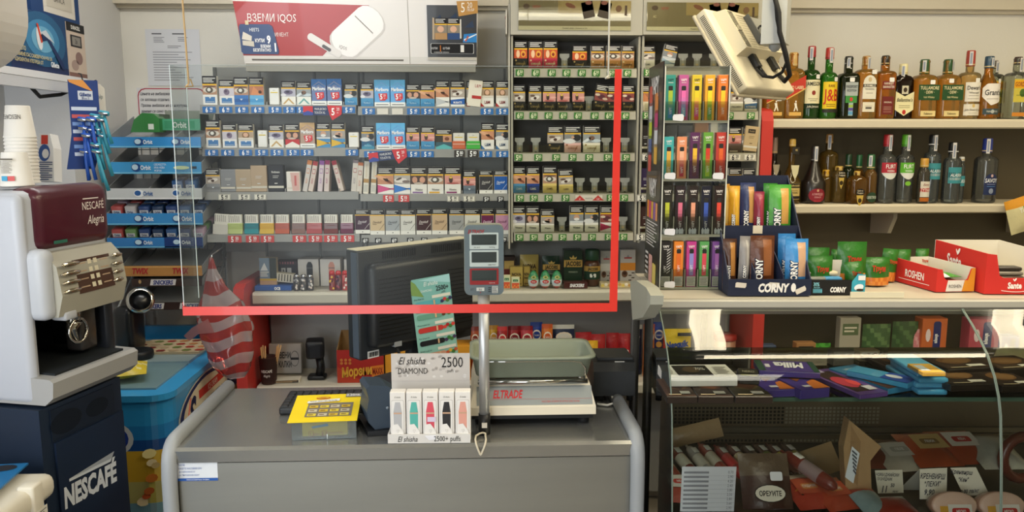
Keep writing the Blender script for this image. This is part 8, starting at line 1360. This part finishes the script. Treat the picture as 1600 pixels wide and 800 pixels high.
jac = lambda m, w, h: (m.rect(0, .52*h, w, .72*h, '#b8924a', 1), m.txt('JACOBS', .5*w, .62*h, .13*h, '#2a2a1a', .84*w, 2, bold=.04), m.poly([(.35*w, .74*h), (.65*w, .74*h), (.7*w, .82*h), (.58*w, .78*h), (.5*w, .86*h), (.42*w, .78*h), (.3*w, .82*h)], '#c8a85a', 1), m.txt('MONARCH', .5*w, .38*h, .05*h, '#b8c0a8', .5*w, 2))
item(848, 875, 401, HZ, 3.13, .05, jac, 'coffee_pack', 'green coffee pouch with gold band behind the painted eggs', 'coffee', None, '#1c3a2a', kind='bag', seed=7)
item(881, 910, 391, HZ, 3.10, .06, jac, 'coffee_pack', 'large dark green coffee brick with gold band', 'coffee', None, '#16301f', 'gloss')
for px, nm in ((833.5, 'leftmost'), (852, 'middle'), (870, 'rightmost')):
    c = onY(px, 452, 3.03); s_ = sc_at(c); r_ = 8.6*s_; h = onY(px, 423, 3.03).z-HZ; m = MB(); pr = []; cl = []
    for k in range(15): f = k/14; pr.append((max(.002, r_*math.sqrt(max(0, 1-(2*f-1)**2))*(1.08-.22*f)), h*f))
    cl = ['#b84a3a' if k < 2 else '#d8e4e8' if k < 7 else '#7ab08a' if k < 9 else '#3a8a5a' for k in range(14)]; m.lathe(pr, cl, 'gloss', 18)
    m.X = Matrix.Translation((0, -r_*1.0, 0)); m.ell(0, .42*h, .6*r_, .1*h, '#c83a3a', 3, n=12); m.txt('Kinder', 0, .42*h, .07*h, '#f4f0ec', r_, 5, bold=.03); m.X = Matrix.Translation((0, -r_*.86, 0)); m.ell(0, .66*h, .45*r_, .09*h, '#d8c87a', 3, n=10); m.ell(0, .66*h, .25*r_, .05*h, '#5a7a3a', 4, n=8)
    m.X = Matrix(); tag(m.build('chocolate_egg', None, (c.x, 3.035+r_*.2, HZ)), f'green and white foil chocolate egg, {nm} of three', 'chocolate egg', 'chocolate eggs on the back shelf')
c = onY(925, 444, 3.08); s_ = sc_at(c); r_ = 12.5*s_; h = onY(925, 390, 3.08).z-HZ; t = thing('coffee_jar', 'glass instant coffee jar with green lid and gold band', 'coffee', (c.x, 3.09, HZ))
m = MB(); m.lathe([(r_*.8, 0), (r_, .006), (r_, h*.5), (r_*.96, h*.62), (r_*.7, h*.72)], '#4a2a1a', 'gloss', 22); m.build('jar', t); m = MB(); m.lathe([(r_*.82, h*.71), (r_*.86, h*.73), (r_*.86, h*.98), (r_*.8, h)], '#1c3f2a', 'plastic', 22); m.build('lid', t)
m = MB(); rr_ = r_*1.01; m.fn = lambda v: ((rr_-v[1])*math.sin(v[0]/rr_), -(rr_-v[1])*math.cos(v[0]/rr_), v[2]); W_ = r_*1.3; m.rect(-W_, .2*h, W_, .56*h, '#1c3a2a', 1, 'card', 10); m.rect(-W_, .42*h, W_, .56*h, '#b8924a', 2, 'card', 10); m.txt('JACOBS', 0, .49*h, .08*h, '#2a2a1a', 1.6*r_, 3, bold=.04); m.rrect(-.012, .26*h, .012, .36*h, .003, '#dcdcd8', 3); m.build('label', t)
cof = lambda oc: (lambda m, w, h: (m.rect(0, .4*h, w, .62*h, oc, 1), m.ell(.3*w, .3*h, .2*w, .1*h, '#6a4a34', 2, n=12), m.ell(.3*w, .32*h, .13*w, .05*h, '#3a2418', 3, n=10), [m.ell((.6+.1*(k % 4))*w, (.12+.07*(k//2))*h, .05*w, .02*h, '#3a2a20', 2, n=7) for k in range(8)], m.rect(.25*w, .74*h, .75*w, .78*h, '#a83a3a', 1), m.poly([(.4*w, .78*h), (.6*w, .78*h), (.5*w, .86*h)], '#8a8a8c', 1)))
item(938, 957, 392, HZ, 3.11, .05, cof('#c8c4be'), 'coffee_pack', 'silver grey coffee pack partly behind the red tape', 'coffee', None, '#a8a49e', 'gloss')
item(969, 993, 390, HZ, 3.11, .05, cof('#c8822e'), 'coffee_pack', 'silver coffee pack with orange wave at the shelf right end', 'coffee', None, '#b4b0aa', 'gloss')
def d(m, w, h): m.txt('SNICKERS', .55*w, .5*h, .5*h, '#e8e8ec', .7*w, 2, it=.2, bold=.05)
item(881, 918, 441, HZ, 3.025, .04, d, 'chocolate_bar', 'brown chocolate bar pack lying before the dark green coffee brick', 'chocolate', None, '#4a2420', 'film')
def d(m, w, h): [m.ell((.06+.1*k)*w, (.5+.2*(k % 2))*h, .05*w, .3*h, ('#d8c060', '#e8e0d0', '#c89a5a')[k % 3], 1, n=8) for k in range(10)]
item(938, 991, 442, HZ, 3.03, .045, d, 'sweet_pack', 'pale speckled sweet pack lying flat below the silver coffee packs', 'sweets', None, '#c8b890', 'film')
# ---- lower back shelf
c = onY(418, 590, 3.03); s_ = sc_at(c); r_ = 14.3*s_; h = onY(418, 555, 3.06).z-LZ; t = thing('stirrer_cup', 'dark brown paper cup holding wooden stirrers on the lower back shelf', 'cup', (c.x+.003, 3.04, LZ))
m = MB(); m.lathe([(r_*.78, 0), (r_*.8, .002), (r_, h-.002), (r_*1.03, h), (r_*.98, h+.001), (r_*.9, h-.004)], '#3a2420', 'card', 22); m.fn = lambda v: ((r_-v[1])*math.sin(v[0]/r_), -(r_*.93-v[1])*math.cos(v[0]/r_), v[2]); m.txt('NESCAFÉ', 0, .52*h, .1*h, '#e8e0d8', 1.2*r_, 2, bold=.02); m.txt('Alegria', 0, .36*h, .1*h, '#e8e0d8', .7*r_, 2, it=.3); m.build('paper_cup', t)
for k in range(9):
    a = -1 if k < 5 else 1; m = MB(); m.tube([(a*.012+.003*(k % 3-1), .004*(k % 3-1), .004), (a*(.024 if a < 0 else .034)+.006*(k % 4), .01*(k % 3-1), .145+.006*(k % 2))], .0028, '#c8a070' if k % 2 else '#b88e5e', 'card', 5); m.build('wooden_stirrer', t)
def d(m, w, h): m.txt('ВЕНИ', .5*w, .62*h, .2*h, '#3a3a3c', .34*w, 1, bold=.03); m.txt('КАЛКИ', .5*w, .32*h, .2*h, '#3a3a3c', .4*w, 1, bold=.03); m.ell(.8*w, .5*h, .13*w, .26*h, '#3a3a3c', 1, n=20); m.ell(.8*w, .5*h, .12*w, .24*h, '#bdbab4', 2, n=20); m.rect(.68*w, .46*h, .92*w, .54*h, '#3a3a3c', 3)
item(420, 470, 538, LZ+.004, 3.15, .03, d, 'carton', 'whitish lettered carton leaning behind the stirrer cup', 'box', None, '#bab6b0', rx=-6)
p = onY(450, 586, 3.04); m = MB(); m.box(-.055, .05, 0, .05, 0, .012, '#cfc8b8'); m.rect(-.05, .001, .045, .011, '#3a342e', 1); m.lines(-.05, .002, .04, .010, 2, '#c8a87a', 2, .4); tag(m.build('flat_box', None, (p.x-.005, 3.035, LZ), 4), 'small printed pack lying flat before the whitish carton', 'box')
p = onY(455, 575, 3.1); m = MB(); [m.at(0, 0, .012*k+.014, 8, 0, 15*k-15) or m.box(-.05, .045, 0, .035, 0, .008, ('#23262a', '#b8b4ac', '#2a2a2c')[k]) for k in range(3)]; tag(m.build('paper_stack', None, (p.x, 3.085, LZ-.01), 0), 'untidy pile of dark and white slips behind the flat pack', 'papers')
p = onY(493, 588, 3.06); t = thing('barcode_scanner', 'black hand scanner device standing on the lower back shelf', 'scanner', (p.x, 3.07, LZ)); hh = onY(493, 532, 3.06).z-LZ
m = MB(); m.rbox(-.035, .035, -.005, .05, 0, .016, .006, '#17181a'); m.build('base', t); m = MB(); m.tube([(.01, .02, .014), (.016, .02, .05), (.01, .025, .09)], .016, '#1b1c1f', 'plastic', 12); m.build('grip', t); m = MB(); m.at(0, 0, .088, 8, 0, 8); m.rbox(-.035, .035, -.015, .05, 0, hh-.09, .010, '#1d1e22', 'plastic'); m.rect(-.02, .01, .02, hh-.105, '#2c2e34', 28, 'gloss'); m.build('head', t)
m = MB(); m.tube([(.028, 0, .01), (.036, -.01, .05), (.03, .0, .1)], .0025, '#101010', 'rubber'); m.build('cable', t)
# red box
A_, B_ = onY(527, 588, 3.03), onY(600, 588, 3.03); w = B_.x-A_.x; h = onY(560, 547, 3.03).z-LZ; t = thing('candy_carton', 'open red candy carton with yellow lettering behind the monitor', 'display box', (A_.x, 3.03, LZ))
m = MB(); m.box(0, w, 0, .003, 0, h, '#a82a24', 'card'); m.poly([(0, 0), (.6*w, 0), (0, .5*h)], '#b8402a', 1); [m.ell((.1+.09*(k % 3))*w, (.6+.1*(k//3))*h, .006, .006, '#c8783a', 2, n=8) for k in range(6)]; m.txt('Морени', .42*w, .36*h, .28*h, '#e0a83a', .66*w, 3, rot=6, bold=.04, it=.2); m.poly([(.74*w, .14*h), (w, .2*h), (w, .55*h), (.74*w, .5*h)], '#d87a2a', 2); m.txt('MAXX', .87*w, .36*h, .2*h, '#8a2a1a', .22*w, 3, rot=4, bold=.03); m.build('front', t)
m = MB(); m.box(0, .003, .003, .12, 0, h*1.0, '#7a5a34', 'card'); m.box(0, w, .117, .12, 0, h*1.4, '#8a6a40', 'card'); m.box(w-.003, w, .003, .117, 0, h*1.2, '#7a5a34', 'card'); m.box(0, w, .003, .117, 0, .003, '#7a5a34', 'card'); m.prism([(.003, h), (.117, h*1.4), (.117, h)], 0, .003, 'x', '#8a6a40', 'card'); m.build('inner_walls', t)
def d(m, w, h): m.rect(.1*w, .3*h, .3*w, .8*h, '#c8661f', 1); [m.ell((.4+.12*k)*w, (.5+.1*(k % 2))*h, .03*w, .06*h, '#7a3a1a', 1, n=8) for k in range(5)]; m.txt('MAXX', .8*w, .4*h, .14*h, '#7a3018', .2*w, 1, bold=.03)
item(602, 735, 541, LZ, 3.04, .10, d, 'candy_carton', 'orange yellow candy carton behind the monitor foot', 'display box', None, '#d8962a')
BAGS = [(735, 750, 512, '#a8502a', '#7a2a1a', 'rust'), (764, 779, 510, '#d8a82a', '#b8842a', 'yellow'), (777, 793, 512, '#a82a2e', '#c83a3a', 'first red'), (794, 814, 511, '#b02c30', '#7a1c22', 'second red'), (814, 833, 511, '#b8323a', '#8a1f26', 'third red'), (829, 848, 505, '#2a4aa8', '#1f3a86', 'blue'), (847, 864, 508, '#d8782a', '#c85a2a', 'orange'), (864, 898, 509, '#26314e', '#d8d8d0', 'navy and white')]
for i, (l, r, t_, c, c2, nm) in enumerate(BAGS):
    def cf(u, v, s, c=c, c2=c2): return c2 if (.35 < v < .6 and .2 < u < .8) or v > .94 else c
    item(l, r, t_, LZ, 3.06+.03*(i % 2), .04, lambda m, w, h, c2=c2: (m.ell(.5*w, .78*h, .38*w, .1*h, '#e6dccb', 1, n=12), m.ell(.5*w, .78*h, .3*w, .07*h, c2, 2, n=12), m.txt('Снакс', .5*w, .78*h, .04*h, '#f0e8dc', .5*w, 3), m.ell(.5*w, .6*h, .25*w, .06*h, '#d8a04a', 1, n=8)), 'snack_bag', f'{nm} snack bag standing in the row behind the scale tray', 'snack bag', 'bags behind the scale tray', c, kind='bag', seed=30+i, colfn=cf)
ST_ = [(900, 925, 521, '#a8222a', 'left end, upper'), (925, 947, 524, '#b02a30', 'third'), (948, 968, 522, '#a8222a', 'fourth'), (968, 988, 523, '#b83038', 'right end')]
for i, (l, r, t_, c, nm) in enumerate(ST_):
    def d(m, w, h): m.txt('step', .5*w, .62*h, .24*w, '#f0e8e0', .7*w, 2, bold=.06)
    item(l, r, t_, LZ, 3.08, .045, d, 'snack_bag', f'dark red lettered nut bag, {nm} of the red group right of the tray', 'snack bag', 'red nut bags right of the scale tray', c, kind='bag', seed=50+i, colfn=lambda u, v, s, c=c, i=i: ('#d8b02a' if v < .3 else c) if i != 3 else ('#5a8a2a' if v < .35 else c))
def d(m, w, h): m.txt('step', .5*w, .8*h, .2*w, '#8a1f26', .7*w, 2, bold=.06)
item(914, 935, 534, LZ, 3.02, .04, d, 'snack_bag', 'yellow nut bag standing before the dark red ones right of the tray', 'snack bag', None, '#d8a82a', kind='bag', seed=60)
# ---- things seen through the display case
def d(m, w, h): m.txt('Nesquik', .5*w, .72*h, .13*h, '#2a4a9a', .9*w, 2, rot=6, bold=.06); m.rect(.5*w, .88*h, .96*w, .95*h, '#2a2a2e', 1); m.ell(.5*w, .3*h, .36*w, .24*h, '#d8a83a', 1, n=16); m.ell(.5*w, .28*h, .28*w, .18*h, '#8a4a2a', 2, n=16); m.ell(.5*w, .28*h, .2*w, .13*h, '#c89a7a', 3, n=14); m.ell(.5*w, .28*h, .1*w, .07*h, '#8a4a2a', 4, n=12)
q = onY(1057, 516, 2.93); item(1034, 1082, 516, LZ, 2.99+.03, .05, d, 'cocoa_bag', 'yellow cocoa pouch with brown swirl seen through the case glass', 'cocoa', None, '#e0c02a', kind='bag', seed=70)
item(992, 1010, 512, LZ, 3.06, .04, None, 'snack_bag', 'brownish snack pouch beside the left end of the case', 'snack bag', None, '#7a4a36', kind='bag', seed=71)
c = onY(1134, 590, 3.05); s_ = sc_at(c); r_ = 17*s_; h = onY(1134, 525, 3.05).z-LZ; t = thing('sweet_jar', 'pale jar with red lid behind the glass case', 'jar', (c.x, 3.08, LZ)); m = MB(); m.lathe([(r_*.8, 0), (r_*.85, .004), (r_, h*.9)], '#b8866a', 'gloss', 20); m.X = Matrix.Translation((0, -r_, 0)); m.txt('Kit', -.3*r_, .72*h, .1*h, '#b82a2a', r_, 6, bold=.05); m.build('jar', t); m = MB(); m.lathe([(r_*1.05, h*.88), (r_*1.06, h*.9), (r_*1.02, h)], '#a8302a', 'plastic', 20); m.build('lid', t)
for l, r, t_, c, c2, nm, k in ((1188, 1212, 540, '#4a5a78', '#c8b08a', 'navy and tan carton', 'box'), (1214, 1242, 548, '#d8a83a', '#7a4a1a', 'yellow carton', 'box'), (1243, 1274, 536, '#a8784a', '#3a3026', 'tan carton', 'box'), (1275, 1300, 538, '#3f9a2a', '#2a7a1c', 'bright green pouch', 'bag'), (1312, 1345, 497, '#a8a294', '#5a6a4a', 'grey white carton', 'box'), (1350, 1395, 508, '#3a5a34', '#5a7a4a', 'leafy green pouch', 'bag'), (1397, 1438, 504, '#34502e', '#4a6a3e', 'darker leafy green pouch', 'bag'), (1424, 1442, 516, '#c87a86', '#d8a0a8', 'pink pouch', 'bag')):
    def d(m, w, h, c2=c2): m.rect(.12*w, .7*h, .88*w, .9*h, c2, 1); m.lines(.2*w, .74*h, .8*w, .86*h, 2, '#d8d0c0', 2)
    item(l, r, t_, LZ, 3.05, .04, d if k == 'box' else None, 'carton' if k == 'box' else 'snack_bag', f'{nm} on the lower shelf seen through the case glass', 'box' if k == 'box' else 'bag', None, c, kind=k, seed=int(l), colfn=(lambda u, v, s, c=c, c2=c2: c if int(u*5+v*9) % 3 else c2))
def alw(c):
    return lambda m, w, h: (m.rrect(.45*w, .3*h, .75*w, .95*h, .01, '#1f2a6a', 1), m.txt('always', .6*w, .64*h, .14*w, '#e8e8f0', .4*h, 2, rot=-90, bold=.05), m.rect(.1*w, .28*h, .9*w, .34*h, '#d8b03a', 2), m.ell(.25*w, .7*h, .1*w, .12*h, '#e8d8e0', 1, n=10))
item(1440, 1480, 498, LZ, 3.05, .06, alw(0), 'pad_pack', 'orange pad pack standing on the lower shelf behind the case', 'toiletries', None, '#c8642a', 'film')
item(1514, 1562, 499, LZ, 3.05, .06, alw(0), 'pad_pack', 'pink red pad pack standing behind the right glass seam', 'toiletries', None, '#b84a5e', 'film')
item(1564, 1592, 526, LZ, 3.04, .06, alw(0), 'pad_pack', 'low blue and pink pad pack at the right picture edge', 'toiletries', None, '#3a4a9a', 'film')
# ------------------------------------------------------------------ beige monitor hanging from the ceiling, upper right
def C3(px, py, dpt): return CAM+(_fw+_rt*((px-800)/FPX)+_up*((400-py)/FPX))*dpt
O_ = C3(1169, 136, 2.25); u_ = O_-C3(1243, 143, 2.46); v_ = C3(1099, 12, 2.32)-O_
O_ = O_-u_; UW, VH = u_.length, v_.length; xu = u_.normalized(); zv = (v_-xu*v_.dot(xu)).normalized(); yv = zv.cross(xu)
t = thing('security_monitor', 'beige old flat monitor hanging tilted from a ceiling post', 'monitor', O_, 0, None, Matrix((xu, yv, zv)).transposed().to_euler())
m = MB(); m.rbox(0, UW, -.036, 0, 0, VH, .006, '#d2c9b0', 'plastic'); cs = m.build('casing', t)
m = MB(); m.rbox(-.003, UW+.003, -.046, -.034, -.004, VH+.004, .005, '#c2b8a0', 'plastic'); m.box(.02, UW-.02, -.048, -.0455, .02, VH-.02, '#16181a', 'gloss'); m.build('screen_bezel', t)
m = MB(); a0, a1, b0, b1 = .004, .88*UW, .40*VH, .95*VH
m.hexa([(a0, 0, b0), (a1, 0, b0), (a1, 0, b1), (a0, 0, b1), (a0+.02, .034, b0+.006), (a1-.012, .034, b0+.006), (a1-.012, .034, b1-.012), (a0+.02, .03, b1-.02)], '#cfc6ad', 'plastic')
for k in range(13): m.box(a0+.03, a1-.06, .0338, .0345, b0+.012+.0095*k, b0+.0135+.0095*k, '#b5ab92', 'plastic')
cv = m.build('back_cover', t)
m = MB()
for k in range(24):
    if k not in (11, 12): m.box(a1-.043, a1-.018, .034, .0348, b0+.010+.0054*k, b0+.0126+.0054*k, '#3a3830', 'plastic')
o = m.build('vent_slots', cv); o['kind'] = 'stuff'
m = MB(); m.box(a1-.042, a1-.022, .034, .037, b0+.068, b0+.084, '#b0a890', 'plastic'); m.box(a1-.038, a1-.026, .037, .0375, b0+.072, b0+.08, '#8a8574', 'plastic'); m.build('lock_slot', cv)
m = MB()
for k in range(46): m.box(UW-.0004, UW+.0008, -.026, -.010, .016+.0054*k, .0184+.0054*k, '#4a463c', 'plastic')
o = m.build('side_vents', cs); o['kind'] = 'stuff'
hx, hz = .36*UW, .66*VH
m = MB(); m.box(hx-.05, hx+.05, .036, .042, hz-.05, hz+.05, '#9a9a94', 'paint'); m.box(hx+.05, hx+.056, .034, .052, hz-.045, hz+.05, '#5a5a58', 'paint'); [m.box(hx+x, hx+x+.006, .042, .0445, hz+z, hz+z+.006, '#4a4a48', 'paint') for x in (-.04, .034) for z in (-.04, .034)]; m.cyl((hx-.02, .05, hz), (hx+.02, .05, hz), .012, '#55555a', 'chrome'); m.build('mount_plate', t)
W2L = Matrix((xu, yv, zv)); tl = lambda w: W2L @ (w-O_)
pe = C3(1211, 70, 2.2); px_ = C3(1214, 0, 2.2)
m = MB(); cx, cy = pe.x, pe.y; w = .033; ang = R(-30); co, si = math.cos(ang), math.sin(ang)
def sq(z, s=1): return [tl(Vector((cx+(a*co-b*si)*w*s, cy+(a*si+b*co)*w*s, z))) for a, b in ((-1, -1), (1, -1), (1, 1), (-1, 1))]
m.hexa(sq(pe.z)+sq(WZ), '#a9aaa6', 'paint'); m.build('ceiling_post', t)
m = MB(); pp = Vector((hx, .046, hz)); m.tube([tl(Vector((cx, cy, pe.z+.02))), tl(Vector((cx, cy, pe.z-.004))), pp], .016, '#a9aaa6', 'paint', 10); m.build('tilt_arm', t)
for i, (lx, lz) in enumerate(((.62, .30), (.24, .30))):
    m = MB(); x, z = lx*UW, lz*VH; m.rbox(x-.012, x+.012, 0, .018, z-.016, z+.03, .003, '#22221f', 'plastic'); m.cyl((x, .01, z-.014), (x, .014, z-.05), .006, '#2a2a28' if i == 0 else '#b0a890', 'plastic'); m.build('plug', t)
pts = [tl(C3(*p)) for p in ((1182, 108, 2.27), (1192, 119, 2.25), (1208, 121, 2.24), (1222, 113, 2.22), (1229, 98, 2.2), (1222, 70, 2.15), (1214, 30, 2.15), (1211, -10, 2.15))]
m = MB(); m.tube(pts, .0045, '#1d1c1a', 'rubber', 8); m.build('cable', t)
pts = [tl(C3(*p)) for p in ((1218, 118, 2.3), (1226, 127, 2.22), (1234, 118, 2.18), (1228, 85, 2.16), (1218, 50, 2.14), (1217, 20, 2.14), (1209, -10, 2.14))]
m = MB(); m.tube(pts, .0065, '#1a1918', 'rubber', 8); m.build('cable', t)
